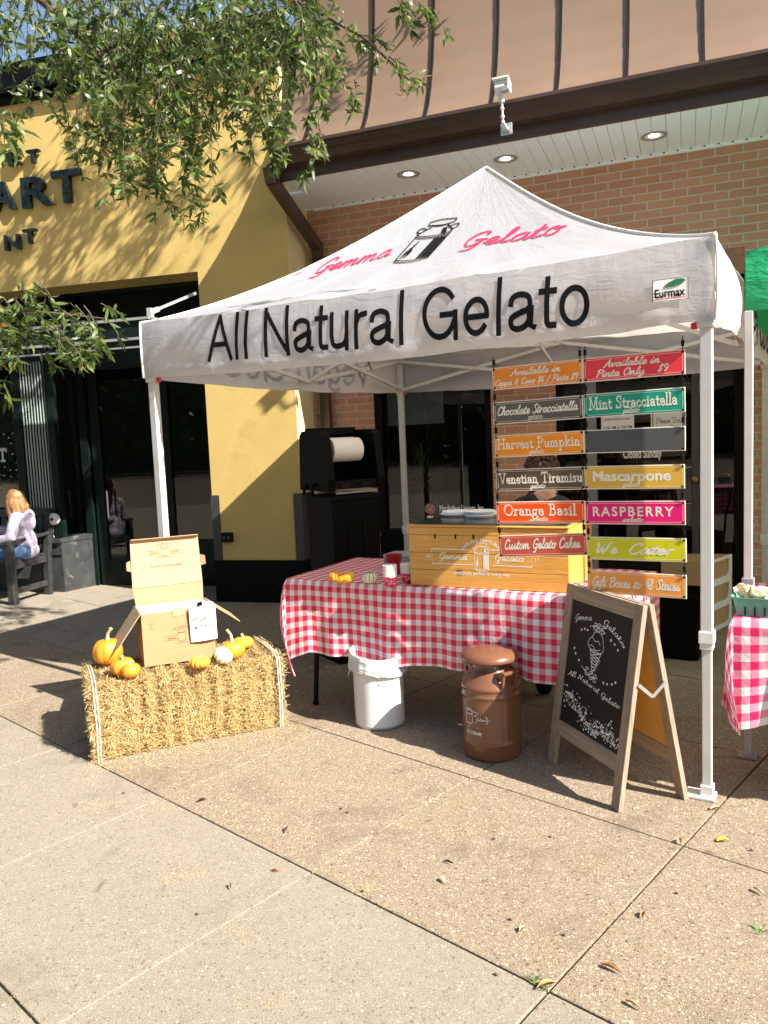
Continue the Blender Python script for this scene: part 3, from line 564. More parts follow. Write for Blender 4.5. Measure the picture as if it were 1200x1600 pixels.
w.box((-3.235, 6.64, 3.682), (.20, .50, .02)); w.build('soffit', 'soffit', bb)
w = MB(); w.box(((XL+XR)/2+.1, 6.44, 3.72), (XR-XL-.3, .9, .05)); w.build('soffit_backing', 'soffit', bb)
w = MB(); w.box(((XL+XR)/2+.05, YB-.014, 3.663), (XR-XL-.1, .026, .024)); w.build('soffit_trim', 'soffit', bb)
fx0 = None; x = -3.06
while x < .75:
    if fx0 is None: w = MB(); w.box((x, YB-.035, 3.668), (.014, .012, .008)); fx0 = w.build('soffit_fixing', 'black', bb); q0 = x
    else: o = fx0.copy(); COL.objects.link(o); o.parent = bb; o.location = (x-q0, 0, 0)
    x += .1
PX = lambda prof, x0, x1, m: m.prism(prof, x0, x1, (Vector((0, 0, 0)), Vector((0, 1, 0)), UP, Vector((1, 0, 0))))
w = MB(); PX([(5.94, 3.645), (5.99, 3.645), (5.99, 3.86), (5.94, 3.86)], -3.13, XR, w); w.build('fascia', 'brownmetal', bb)
w = MB(); PX([(5.938, 3.73), (5.938, 3.875), (5.92, 3.875), (5.92, 3.75), (5.855, 3.75), (5.84, 3.79), (5.825, 3.80), (5.815, 3.845), (5.80, 3.85), (5.80, 3.868), (5.795, 3.868), (5.79, 3.842), (5.81, 3.835), (5.82, 3.79), (5.835, 3.785), (5.85, 3.73)], -3.14, XR, w); w.build('gutter', 'brownmetal', bb)
RP = [(5.945, 3.872), (6.04, 3.95), (6.14, 4.08), (6.23, 4.26), (6.30, 4.46), (6.36, 4.7), (6.40, 4.95), (6.435, 5.25), (6.46, 5.6), (6.48, 6.2), (6.49, 6.8)]
w = MB()
def roofp(u, v):
    f = v*(len(RP)-1); i = min(int(f), len(RP)-2); t = f-i; y = RP[i][0]*(1-t)+RP[i+1][0]*t; z = RP[i][1]*(1-t)+RP[i+1][1]*t
    x = -3.12+(XR+3.12)*u; n = math.sin(x*2.1+z*1.3)*.5+math.sin(x*5.3-z*2.9)*.3
    return Vector((x, y-.006*n, z))
w.grid(roofp, 90, 40, flip=False); w.build('roof', 'copper', bb)
w = MB(); PX(RP+[(6.9, 6.8), (6.9, 3.872)], -3.125, -3.118, w); w.build('roof_end', 'copper', bb)
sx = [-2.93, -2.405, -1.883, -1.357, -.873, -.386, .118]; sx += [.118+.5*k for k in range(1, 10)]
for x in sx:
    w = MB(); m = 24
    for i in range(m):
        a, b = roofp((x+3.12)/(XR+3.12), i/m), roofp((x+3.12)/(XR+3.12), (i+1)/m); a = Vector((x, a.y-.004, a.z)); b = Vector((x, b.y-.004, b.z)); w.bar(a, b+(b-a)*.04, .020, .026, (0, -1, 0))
    w.build('roof_seam', 'shaded_seam', bb)
w = MB(); w.bar((-3.17, 5.86, 3.74), (-3.17, 5.90, 3.62), .085, .085, (1, 0, 0)); w.bar((-3.17, 5.89, 3.64), (-3.215, 6.80, 3.30), .085, .085, (1, 0, 0)); w.bar((-3.215, 6.80, 3.34), (-3.215, 6.83, .05), .09, .065, (0, 1, 0)); w.build('downspout', 'brownmetal', bb)
for x, y in ((-2.148, 6.374), (-1.337, 6.403), (-.22, 6.45)):
    w = MB(); w.lathe([(.095, 3.664), (.095, 3.668), (.072, 3.672), (.06, 3.70), (.06, 3.69), (.07, 3.664), (.095, 3.664)], 32, (x, y, 0)); d = w.build('downlight', 'aluminium', bb)
    w = MB(); w.lathe([(.0, 3.667), (.035, 3.668), (.052, 3.674), (.06, 3.69)], 24, (x, y, 0)); w.build('lamp_bulb', 'lampglow', d)
# shop window
FW = lambda o: (Vector(o), Vector((1, 0, 0)), UP, Vector((0, -1, 0)))
yg = YB+.07
w = MB()
for x0, x1, z0, z1 in ((-2.76, -2.70, .6, 2.67), (-1.69, -1.63, .6, 2.67), (-2.70, -1.69, .55, .62), (-2.70, -1.69, 2.60, 2.67)): wbox(w, x0, x1, z0, z1, YB+.02, YB+.12)
w.box((-2.695, YB+.03, 1.3), (.012, .03, 1.32)); win = w.build('window', 'blackpaint', bb)
w = MB(); wbox(w, -2.70, -1.69, .62, 2.60, yg, yg+.006); w.build('pane', 'glass', win)
w = MB(); wbox(w, -2.76, -1.63, 0, .55, YB+.03, YB+.13); w.build('stall_riser', 'blackpaint', bb)
w = MB(); w.grid(lambda u, v: Vector((-2.68+.56*u, yg+.09+.004*math.sin(u*9), 2.6-.97*v)), 8, 4); w.box((-2.40, yg+.09, 1.625), (.57, .02, .03)); w.build('roller_blind', pbr('blind', (.45, .47, .44), .8), bb)
w = MB(); wp = yg-.002; fr = FW((0, wp, 0))
p = onY(687, 799, wp); q = onY(757, 799, wp); put(w, outline('MacArthur Liquors, Inc.', .03), p.x, q.x, p.z, fr, h=.062)
p = onY(687, 810, wp); q = onY(757, 810, wp); put(w, outline("T/A Bassins Liquors", .03), p.x, q.x, p.z, fr, h=.05); w.build('window_lettering', 'white', bb)
c = onY(672, 795, wp); w = MB(); w.lathe([(0, 0), (.052, 0)], 28, (c.x, wp-.001, c.z), M4=Matrix.Rotation(R_(90), 4, 'X')); st = w.build('window_sticker', pbr('sticker', (.30, .02, .03), .5), bb)
w = MB(); fr = FW((c.x, wp-.0015, c.z)); strokes_on(w, [O_(0, 0, .044, .044, n=24)]+[L((-.026, y), (.026, y)) for y in (-.02, -.008, .006, .02)], .004, fr); w.build('sticker_print', 'paper', st)
w = MB(); c = onY(672, 806, wp); w.box((c.x, wp-.002, c.z-.01), (.06, .002, .022)); w.build('price_tag', 'paper', bb)
# shop door and side light
w = MB()
for x0, x1, z0, z1 in ((-1.06, -1.0, 0, 2.67), (-1.0, .30, 2.60, 2.67), (.36, .43, 0, 2.67), (.12, .16, 0, 2.6)): wbox(w, x0, x1, z0, z1, YB+.02, YB+.14)
df = w.build('door_frame', 'blackpaint', bb)
w = MB(); a = onY(917, 700, YB+.03).x; b = onY(932, 700, YB+.03).x
wbox(w, a, b, 0, 2.6, YB+.01, YB+.1); w.build('mullion', pbr('mullion', (.20, .20, .19), .4), bb)
w = MB(); wbox(w, -1.0, .12, .02, 2.6, yg, yg+.006); wbox(w, .16, .36, .02, 2.6, yg+.001, yg+.007); w.build('door_pane', 'glass', bb)
w = MB(); a = onY(1081, 700, YB+.03).x; b = onY(1092, 700, YB+.03).x; wbox(w, a, b, .02, 2.58, YB+.04, YB+.068); ds = w.build('door_stile', pbr('stile', (.06, .06, .058), .35), bb)
h = onY(1085, 749, YB); w = MB(); w.ell((h.x, YB+.005, h.z), (.03, .03, .03)); w.tube([(h.x-.03, YB+.035, h.z+.1), (h.x-.09, YB-.02, h.z+.1), (h.x-.1, YB-.03, h.z), (h.x-.09, YB-.02, h.z-.2), (h.x-.03, YB+.035, h.z-.2)], .012, 8); w.build('door_handle', pbr('brass', (.3, .2, .09), .35, metal=.6), bb)
def flat_paper(px, py0, py1, plane, lines, name, parent, border=False):
    a = onY(px[0], py0, plane); b = onY(px[1], py1, plane); m = MB(); m.box(((a.x+b.x)/2, plane, (a.z+b.z)/2), (b.x-a.x, .002, a.z-b.z)); o = m.build(name, 'paper', parent)
    t = MB(); fr = FW((0, plane-.0015, 0))
    for txt, fy, fh, fw, ser in lines:
        zc = a.z+(b.z-a.z)*fy; wd = (b.x-a.x)*fw; cx = (a.x+b.x)/2
        put(t, roman(txt, .1, .5) if ser else outline(txt, .008), cx-wd/2, cx+wd/2, zc, fr, h=fh*(a.z-b.z))
    if border: strokes_on(t, rect_strokes(a.x+.015, b.z+.015, b.x-.015, a.z-.015), .006, fr)
    t.build('print', 'ink', o); return o
pl = yg-.003
flat_paper((939, 991), 634, 683, pl, [('BUSINESS HOURS MONDAY TO SATURDAY', .46, .05, .8, 0), ('10:00 AM to 7:00 PM', .74, .1, .86, 0)], 'hours_notice', bb)
flat_paper((1017, 1072), 640, 690, pl, [('Please Use', .42, .17, .7, 1), ('Other Door', .66, .17, .74, 1)], 'door_notice', bb, True)
w = MB(); p = onY(974, 716, pl); q = onY(1034, 714, pl); put(w, outline('Closed Sunday', .02), p.x, q.x, p.z, FW((0, pl, 0)), h=.075)
w.build('door_lettering', 'white', bb)
w = MB()
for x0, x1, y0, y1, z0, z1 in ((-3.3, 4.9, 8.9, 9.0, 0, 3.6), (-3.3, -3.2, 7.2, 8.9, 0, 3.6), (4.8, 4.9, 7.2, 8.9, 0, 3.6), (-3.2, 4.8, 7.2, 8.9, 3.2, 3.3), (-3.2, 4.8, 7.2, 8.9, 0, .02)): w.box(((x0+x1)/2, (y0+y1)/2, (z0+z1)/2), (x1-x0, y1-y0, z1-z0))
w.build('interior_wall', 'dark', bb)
# floodlight above the gutter
p = onY(792, 205, 5.79)
fl = thing('floodlight', 'small white floodlight on a jointed arm clamped to the brown gutter', 'floodlight', p)
bx = p.x; w = MB(); w.box((bx, 5.778, p.z+.01), (.085, .02, .08), bev=.004); w.box((bx, 5.76, p.z+.01), (.05, .016, .05)); w.build('mounting_box', 'aluminium', fl)
pt = [(bx+.012, 5.75, p.z+.0), (bx-.010, 5.71, p.z+.035), (bx-.010, 5.70, p.z+.07), (bx-.009, 5.69, p.z+.12), (bx-.008, 5.68, p.z+.165)]
w = MB(); w.tube(pt, .0085, 10)
for k in (1, 2, 3): w.ell(pt[k], (.015, .015, .013))
w.tube([(bx-.008, 5.68, p.z+.16), (bx-.010, 5.675, p.z+.245)], .02, 14); w.build('arm', 'whitemetal', fl)
w = MB(); w.box((bx+.0, 5.66, p.z+.25), (.10, .08, .06), Matrix.Rotation(R_(-20), 3, 'X'), bev=.01); w.box((bx, 5.655, p.z+.288), (.115, .10, .011), Matrix.Rotation(R_(-12), 3, 'X')); w.box((bx+.052, 5.655, p.z+.25), (.01, .09, .07)); hd = w.build('lamp_head', 'whitemetal', fl)
w = MB(); w.box((bx+.025, 5.63, p.z+.222), (.04, .04, .03)); w.build('sensor', 'greyplastic', hd)
# ------------------------------------------------------------------ yellow corner building
TH = R_(6); E0 = Vector((-3.30, 6.37, 0)); FX = Vector((math.cos(TH), math.sin(TH), 0)); FY = Vector((-math.sin(TH), math.cos(TH), 0))
yb_ = thing('yellow_building', 'yellow stucco restaurant front with black cornice, dark glass bay and metal wall letters', 'building', E0, TH)
def FAC(u, v, b=0.): p = onP(u, v, E0+FY*b, FY); q = p-E0; return q.dot(FX), q.z
ROTF = Matrix.Rotation(TH, 3, 'Z')
def fbox(m, a0, a1, b0, b1, z0, z1, bev=0): m.box(E0+FX*((a0+a1)/2)+FY*((b0+b1)/2)+UP*((z0+z1)/2), (a1-a0, b1-b0, z1-z0), ROTF, bev)
aL = FAC(320, 600)[0]; zL = FAC(311, 424)[1]; zT = FAC(30, 150)[1]; zP = FAC(390, 875)[1]; zG = FAC(330, 774)[1]
w = MB(); fbox(w, -10, -.004, 0, .35, zL, zT); fbox(w, aL, -.004, 0, .6, zP-.1, zL); w.build('facade_wall', 'stucco', yb_)
w = MB(); fbox(w, -.004, 0, .002, .66, zP-.1, zT); w.build('return_wall', 'cream', yb_)  # same stucco as the facade; 'cream' is its sunlit brightness put into the colour
w = MB(); fbox(w, -10, .06, -.1, .42, zT, zT+.26); fbox(w, -10, .04, -.05, .42, zT-.07, zT); w.build('cornice', 'blackpaint', yb_)
w = MB(); fbox(w, aL-.012, .012, -.014, .66, 0, zP); w.build('plinth', 'blackpaint', yb_)
for a in (aL, 0):
    w = MB(); s = 1 if a == 0 else -1; fbox(w, a-s*.075, a, -.008, 0, zP, zG); fbox(w, min(a, a+s*.01), max(a, a+s*.01), -.008, .3, zP, zG); w.build('corner_guard', 'greypaint', yb_)
a, z = FAC(357, 839); w = MB(); fbox(w, a-.055, a+.055, -.05, 0, z-.045, z+.045, .006); ob = w.build('outlet_box', 'black', yb_)
w = MB()
for s in (-.024, .024): w.lathe([(.0, 0), (.012, 0), (.012, .004), (.008, .006)], 14, E0+FX*(a+s)-FY*.05+UP*z, M4=(Matrix.Rotation(TH, 4, 'Z') @ Matrix.Rotation(R_(90), 4, 'X')))
w.build('socket', 'greyplastic', ob)
# raised metal letters
M['letter'] = pbr('letter', (.016, .026, .022), .16, metal=.5, var=.9, scale=22)
def solid_letters(txt, px0, px1, pyb, pyt, bold, name):
    a0, z0 = FAC(px0, pyb, -.06); a1, _ = FAC(px1, pyb, -.06); z1 = FAC((px0+px1)/2, pyt, -.06)[1]; z0 = FAC((px0+px1)/2, pyb, -.06)[1]
    V, F, _ = outline(txt, bold); mx = min(v[0] for v in V); Mx = max(v[0] for v in V); My = max(v[1] for v in V); my = min(v[1] for v in V)
    m = MB(); n = len(V); pos = lambda v, b: E0+FX*(a0+(v[0]-mx)/(Mx-mx)*(a1-a0))+FY*b+UP*(z0+(v[1]-my)/(My-my)*(z1-z0))
    vs = [pos(v, -.06) for v in V]+[pos(v, -.012) for v in V]; cnt = {}
    for f in F:
        for i in range(len(f)): e = (f[i], f[(i+1) % len(f)]); cnt[e] = 1
    fs = [list(f) for f in F]+[[i, j, n+j, n+i][::-1] for (i, j) in cnt if (j, i) not in cnt]
    m.add(vs, fs); return m.build(name, 'letter', yb_)
solid_letters('E', 12, 31, 257, 235, .02, 'wall_letter'); solid_letters('T', 41, 60, 254, 233, .02, 'wall_letter')
solid_letters('A', -12, 23, 328, 283, .03, 'wall_letter'); solid_letters('R', 34, 84, 322, 274, .03, 'wall_letter'); solid_letters('T', 82, 127, 316, 264, .03, 'wall_letter')
solid_letters('N', 7, 30, 390, 366, .02, 'wall_letter'); solid_letters('T', 36, 56, 380, 357, .02, 'wall_letter')
# entrance: bay, bulkhead, door
K = onZ(102, 925); J = onZ(153, 914); K.z = J.z = 0
kb = (K-E0).dot(FY); jb = (J-E0).dot(FY); ja = (J-E0).dot(FX); ka = (K-E0).dot(FX)
zB = onP(102, 848, K, FY).z; zH = zL+.1
def panel(m, A, B, z0, z1, th=.05, off=0.):
    d = (B-A); d.z = 0; L_ = d.length; d.normalize(); n = Vector((-d.y, d.x, 0)); rot = Matrix((d, n, UP)).transposed(); m.box((A+B)/2+n*(th/2+off)+UP*((z0+z1)/2), (L_, th, z1-z0), rot)
Kl = E0+FX*-10+FY*kb
w = MB(); panel(w, Kl, K, 0, zB, .25); panel(w, K, J, 0, zB, .2); w.build('bulkhead', 'greypaint', yb_)
w = MB(); panel(w, Kl-FY*.03, K-FY*.03+FX*.01, zB, zB+.05, .3); panel(w, K-FY*.03, J-FY*.02, zB, zB+.05, .22); w.build('window_sill', 'greypaint', yb_)
w = MB(); panel(w, Kl-FY*.012, K-FY*.012, zB*.74, zB*.76, .02); w.build('bulkhead_joint', 'black', yb_)
def post(m, P, z0, z1, s=.07): m.box(P+UP*((z0+z1)/2), (s, s, z1-z0), ROTF)
w = MB(); c35 = E0+FX*(onP(38, 800, K, FY)-E0).dot(FX)+FY*(kb+.06)
post(w, c35, zB, zH, .10); post(w, K+FY*.06+FX*-.02, zB, zH, .07); post(w, J+FY*.02-FX*.02, 0, zH, .09); panel(w, Kl, K, zH-.75, zH, .10, .02); panel(w, K, J, zH-.75, zH, .1, .02); panel(w, J+FX*.05, E0+FX*aL+FY*jb, zH-.72, zH, .1, .04)
w.build('window_frame', 'greenpaint', yb_)
w = MB(); panel(w, Kl, K, zB+.05, zH-.7, .006, .08); panel(w, K, J, zB+.05, zH-.7, .006, .08); w.build('bay_pane', 'glass', yb_)
Jr = E0+FX*aL+FY*(jb+.02); dl = (Jr-J).length
w = MB(); da = J+FX*.06
def dpan(m, t0, t1, z0, z1, th, off): panel(m, da+(Jr-da)*t0, da+(Jr-da)*t1, z0, z1, th, off)
dpan(w, 0, .06, 0, zH-.72, .05, 0); dpan(w, .46, .53, 0, zH-.72, .05, 0); dpan(w, .06, .46, 0, .28, .05, 0.002); dpan(w, .06, .46, zH-.84, zH-.72, .05, .002); dpan(w, .53, 1, 0, .5, .05, .002)
dr = w.build('entrance_door', 'greenpaint', yb_)
w = MB(); dpan(w, .06, .46, .28, zH-.84, .006, .02); dpan(w, .53, 1, .5, zH-.72, .006, .02); w.build('door_glass', 'glass', dr)
w = MB(); hp = da+(Jr-da)*.10-FY*.05; w.tube([hp+UP*.75, hp+UP*1.05], .012, 8); w.build('door_pull', 'aluminium', dr)
c0 = (c35-E0).dot(FX)-.05; n_ = 11; fz0 = zB+.05; fz1 = zH-.72
w = MB(); fbox(w, c0, ka-.05, kb+.045, kb+.075, fz0, fz1); w.build('dark_backing', 'blackpaint', yb_); w = MB()
for k in range(n_):
    a = c0+.015+(ka-.08-c0)*(k+.5)/n_; ps = E0+FX*a+FY*(kb+.045); w.tube([ps+UP*fz0, ps+UP*(fz0*.5+fz1*.5), ps+UP*fz1], .0082, 10)
w.build('fluted_panel', 'flute', yb_)
w = MB()
for k in range(3):
    ps = K+(J-K)*(.62+.12*k)+FY*.16; w.bar(ps+UP*(zB+.06), ps+UP*(zH-.8), .03, .004, (.5, .86, 0))
w.build('side_blind', pbr('vblind2', (.50, .56, .5), .7, var=.2), yb_)
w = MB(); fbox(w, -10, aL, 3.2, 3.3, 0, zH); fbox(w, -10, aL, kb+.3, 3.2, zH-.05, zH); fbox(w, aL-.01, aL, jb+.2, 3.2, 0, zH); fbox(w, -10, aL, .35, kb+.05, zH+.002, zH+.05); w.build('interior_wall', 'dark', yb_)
# window decal: T inside a dotted roundel
w = MB(); gp = kb+.075; ca, cz = FAC(4, 710, gp); fr = (E0+FY*(gp), FX, UP, -FY)
put(w, roman('T', .2, .6), ca-.06, ca+.06, cz-.07, fr, h=.14)
for k in range(40):
    a = k*2.39; r = .1+.17*math.sqrt(k/40); x, z = ca+r*math.cos(a)*1.3, cz+r*math.sin(a)
    if abs(z-cz) > .05 or abs(x-ca) > .1: w.add([fr[0]+FX*(x+dx)+UP*(z+dz)-FY*.001 for dx, dz in ((-.008, -.006), (.008, -.006), (.008, .006), (-.008, .006))], [[0, 1, 2, 3]])
w.build('window_decal', pbr('decal', (.5, .5, .47), .5), yb_)
# round white plate on the bay front
c = onP(84, 811, K-FY*.02, FY); w = MB(); w.lathe([(.0, .03), (.05, .028), (.075, .012), (.08, 0)], 26, c, M4=Matrix.Rotation(TH, 4, 'Z') @ Matrix.Rotation(R_(90), 4, 'X') @ Matrix.Scale(.8, 4, (0, 1, 0))); pl_ = w.build('wall_lamp', 'whitemetal', yb_)
w = MB(); w.ell(c-FY*.03, (.018, .015, .018)); w.bar(c+FX*.05+UP*-.02, c+FX*.10-UP*.04, .012, .012); w.build('lamp_bulb', 'black', pl_)
# folded awning over the entrance
ab = -.62
A1a, A1z = FAC(233, 493, ab); A0z = FAC(233, 541, ab)[1]
aw = thing('awning', 'dark green flat metal awning with pale edges over the restaurant entrance', 'awning', E0+FX*(A1a-1.5)+FY*ab+UP*A0z, TH)
w = MB(); fbox(w, -10, A1a, ab, ab+.02, A0z, A1z-.02); fbox(w, -10, A1a, ab+.02, -.0, A1z-.05, A1z-.03); fbox(w, A1a-.02, A1a-.001, ab+.02, -.002, A0z, A1z-.05); w.build('awning_panel', 'greenpaint', aw)
w = MB()
for z, h_ in ((A1z-.02, .022), ((A0z*.72+A1z*.28), .022), (A0z, .014)): fbox(w, -10, A1a+.005, ab-.025, ab, z-h_/2, z+h_/2)
fbox(w, A1a, A1a+.02, ab, -.004, A1z-.03, A1z-.008); w.build('edge_rail', pbr('rail', (.32, .32, .30), .4, metal=.3), aw)
w = MB(); pA = E0+FX*(A1a+.0)+FY*(ab+.02)+UP*(A1z+.03); ra, rz_ = FAC(306, 458, -.03); pB = E0+FX*ra-FY*.03+UP*rz_
w.bar(pA, pB, .022, .022); w.bar(pA, pA+(pB-pA)*.16, .04, .04); w.box(pA-UP*.01, (.05, .05, .09), ROTF, .008); w.build('support_rod', pbr('rod', (.42, .42, .40), .4, metal=.3), aw)
# ------------------------------------------------------------------ white canopy tent
SANS = {
'A': (.88, [L((.06, 0), (.44, .98)), L((.44, .98), (.82, 0)), L((.2, .34), (.68, .34))]), 'l': (.33, [L((.165, 0), (.165, 1))]),
'N': (.96, [L((.14, 0), (.14, 1)), L((.14, .96), (.82, .04)), L((.82, 0), (.82, 1))]),
'a': (.74, [[(.12, .5), (.16, .62), (.34, .67), (.52, .61), (.56, .46)]+L((.56, .45), (.56, .1), (.66, .06)), [(.56, .39), (.34, .34), (.13, .25), (.14, .1), (.3, .05), (.48, .12), (.56, .26)]]),
't': (.4, [L((.19, .9), (.19, .22))+[(.21, .08), (.36, .06)], L((.04, .67), (.36, .67))]),
'u': (.72, [L((.12, .73), (.12, .28))+[(.16, .1), (.32, .06), (.5, .12), (.56, .3)], L((.56, .73), (.56, 0))]),
'r': (.46, [L((.12, 0), (.12, .73)), [(.12, .42), (.2, .62), (.4, .66)]]),
'G': (1.04, [O_(.5, .5, .4, .45, 38, 338, 18), L((.9, .46), (.54, .46)), L((.9, .5), (.9, 0))]),
'e': (.74, [L((.12, .36), (.63, .36)), O_(.37, .365, .26, .31, 0, 322, 16)]), 'o': (.74, [O_(.37, .365, .26, .31, 0, 360, 18)]),
'V': (.84, [L((.06, 1), (.42, .03)), L((.42, .03), (.78, 1))]), 'g': (.74, [O_(.36, .37, .24, .3, 0, 360, 16), L((.6, .73), (.6, .02))+[(.55, -.19), (.36, -.25), (.14, -.18)]]),
'n': (.72, [L((.12, 0), (.12, .73)), [(.12, .42), (.22, .62), (.4, .67), (.54, .58), (.57, .42)]+L((.57, .4), (.57, 0))]),
'd': (.74, [O_(.36, .365, .24, .31, 0, 360, 16), L((.6, 0), (.6, 1))]), ' ': (.34, [])}
def sans(txt, w=.125): st, _ = text_strokes(txt, SANS); return strokes2d(st, w, .92, 4)
def subdiv2d(t2d, n=3):
    V, F, Z = t2d; V2, F2, Z2 = [], [], []
    for f in F:
        if len(f) == 4:
            p = [V[i] for i in f]; o = len(V2)
            for i in range(n+1):
                for e in (0, 1):
                    a, b = (p[0], p[3]) if e == 0 else (p[1], p[2]); V2.append((a[0]+(b[0]-a[0])*i/n, a[1]+(b[1]-a[1])*i/n)); Z2.append(Z[f[0]])
            F2 += [[o+2*i, o+2*i+1, o+2*i+3, o+2*i+2] for i in range(n)]
        else: o = len(V2); V2 += [V[i] for i in f]; Z2 += [Z[i] for i in f]; F2.append([o+i for i in range(len(f))])
    return V2, F2, Z2
TY = R_(-8.8); EX = Vector((math.cos(TY), math.sin(TY), 0)); EY = Vector((-math.sin(TY), math.cos(TY), 0)); TW = 2.95
FR = Vector((.0724, 3.286, 0)); FL = FR-EX*TW; RR = FR+EY*TW; RL = FL+EY*TW; ROTT = Matrix.Rotation(TY, 3, 'Z')
HV, HE, HP = 1.898, 2.205, 3.1526
tent = thing('canopy_tent', 'white pop-up canopy tent lettered All Natural Gelato on square white poles', 'tent', (FR+RL)/2, TY)
TO = .035
TC = [FL-EX*TO-EY*TO, FR+EX*TO-EY*TO, RR+EX*TO+EY*TO, RL-EX*TO+EY*TO]   # front, right, rear, left panels run TC[k] -> TC[k+1]
APX = (FR+RL)/2+UP*HP
OUT = [-EY, EX, EY, -EX]
def wr(x, y, k): return .5*math.sin(7.1*x+3.3*y+k)+.35*math.sin(13.7*x-5.1*y+2*k)+.25*math.sin(23*x+11*y+k*3)
def eave(k, s):
    z = HE-.018*4*s*(1-s)+.004*wr(s*3, 0, k)
    return TC[k].lerp(TC[(k+1) % 4], s)+UP*z
def roof(k, s, t):
    b = eave(k, s); p = b.lerp(APX, t); sag = .115*math.sin(math.pi*min(1, t)**.85)+.04*math.sin(math.pi*s)*math.sin(math.pi*t)
    e = math.sin(math.pi*s)**.5 if 0 < s < 1 else 0
    p.z -= sag-.022*math.sin(math.pi*min(1, t/.22))*math.sin(math.pi*s)**.5 if 0 < s < 1 else sag; p += UP*(.006*wr(s*3*(1-t)+t*1.5, t*1.6, k)*e*(1-t)); return p
def val(k, s, w):
    b = eave(k, s); e = min(1, 12*s, 12*(1-s)); hem = .012*math.exp(-((w-.88)/.06)**2)
    out = .014*w*wr(s*3.6, w*.4, k+1)*e+.012*math.sin(w*math.pi)*(.4+e)+hem*.6*e+.004*math.sin(s*150+3*math.sin(s*40))*max(0, w-.75)*4*e
    if k == 1: out += .05*math.sin(w*2.4)*math.exp(-((s-.28)/.16)**2)
    return b-UP*((HE-HV)*w+.012*4*s*(1-s)*w)+OUT[k]*out
m = MB()
for k in range(4):
    m.grid(lambda u, v: roof(k, u, v), 72, 36, lambda u, v: (k*4+u*3, v*1.7), flip=False)
    m.grid(lambda u, v: val(k, u, 1-v), 120, 16, lambda u, v: (k*4+u*3, -.31*(1-v)), flip=False)
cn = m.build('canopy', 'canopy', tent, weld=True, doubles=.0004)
m = MB()
for k in range(4):      # bound edges along the hips and the hem
    m.tube([roof(k, 0, t/30)+UP*.003+(OUT[k]+OUT[(k+3) % 4])*.002 for t in range(0, 31)], .0075, 6)
    m.tube([val(k, 0.0005, t/8)+(OUT[k]+OUT[(k+3) % 4])*.002 for t in range(9)], .0065, 6)
m.build('edge_binding', 'white', tent)
# lettering on the cloth
def on_front(a, z, lift):
    s = a/ (TW+2*TO); ez = eave(0, s).z
    if z <= ez: return val(0, s, (ez-z)/(HE-HV))-EY*lift
    t = (z-ez)/.72; p = roof(0, s, t); return p+Vector((0, 0, 1))*lift-EY*lift
FP = TC[0]; FN = EY
def fpx(u, v): q = onP(u, v, FP, FN)-FP; return q.dot(EX), q.z
t2 = subdiv2d(sans('All Natural Gelato', .118)); V, F, Z = t2
mx, Mx = min(v[0] for v in V), max(v[0] for v in V)
x0, zb0 = fpx(328, 562); x1, zb1 = fpx(922, 506); ztop = fpx(625, 447)[1]; zmid = (zb0+zb1)/2+.008
m = MB(); vs = []
for v, z in zip(V, Z):
    f = (v[0]-mx)/(Mx-mx); a = x0+(x1-x0)*f+.05*v[1]*.18; zz = zb0+(zb1-zb0)*f+v[1]*.222; vs.append(on_front(a, zz, .0035+z*.0002))
m.add(vs, F); m.build('valance_lettering', 'ink', cn)
def side_text(txt, k, s0, s1, w0, w1, name):
    V, F, Z = subdiv2d(sans(txt, .13)); mx, Mx = min(v[0] for v in V), max(v[0] for v in V); m = MB()
    m.add([val(k, s0+(s1-s0)*(v[0]-mx)/(Mx-mx), w0+(w1-w0)*v[1])+OUT[k]*(.0035+z*.0002) for v, z in zip(V, Z)], F); m.build(name, 'ink', cn)
side_text('All Natural Gelato', 2, .12, .88, .84, .14, 'rear_lettering')
side_text('Vegan Good', 1, .22, .85, .80, .14, 'side_lettering'); side_text('Vegan Good', 3, .16, .84, .80, .14, 'side_lettering')
RU = ((FR+FL)/2+UP*HE-EY*TO); SL = (APX-RU); SLn = SL.length; SLd = SL.normalized(); RN = EX.cross(SLd)
def rpx(u, v): q = onP(u, v, TC[0]+UP*(HE-.05), RN)-(TC[0]+UP*HE); return q.dot(EX), q.dot(SLd)
WT = TW+2*TO
def on_roof(x, y, lift): t = max(.001, min(.98, y/SLn)); s = (x-t*WT/2)/(WT*(1-t)); return roof(0, max(.001, min(.999, s)), t)+RN*lift
def rfit(u, v):
    x, y = rpx(u, v)
    def er(x, y):
        p = on_roof(x, y, .004)-CAMP; k = FPX/p.dot(_f); return 600+p.dot(_r2)*k-u, 800-p.dot(_u2)*k-v
    for _ in range(12):
        e0 = er(x, y); ex = er(x+.01, y); ey = er(x, y+.01); a, b, c, d = (ex[0]-e0[0])/.01, (ey[0]-e0[0])/.01, (ex[1]-e0[1])/.01, (ey[1]-e0[1])/.01; D = a*d-b*c
        x -= .8*(d*e0[0]-b*e0[1])/D; y -= .8*(-c*e0[0]+a*e0[1])/D; y = max(.02, min(SLn*.9, y))
    return x, y
def roof_text(txt, a, b, hgt, shear, w, mat, name):
    V, F, Z = subdiv2d(script(txt, w, shear, .45), 2); mx, Mx = min(v[0] for v in V), max(v[0] for v in V); (xa, ya), (xb, yb) = rfit(*a), rfit(*b); m = MB()
    m.add([on_roof(xa+(xb-xa)*(v[0]-mx)/(Mx-mx), ya+(yb-ya)*(v[0]-mx)/(Mx-mx)+v[1]*hgt, .005+z*.0002) for v, z in zip(V, Z)], F); m.build(name, mat, cn)
roof_text('Gemma', (490, 428), (610, 398), .17, .12, .105, 'redprint', 'roof_lettering'); roof_text('Gelato', (722, 386), (882, 362), .17, .12, .105, 'redprint', 'roof_lettering')
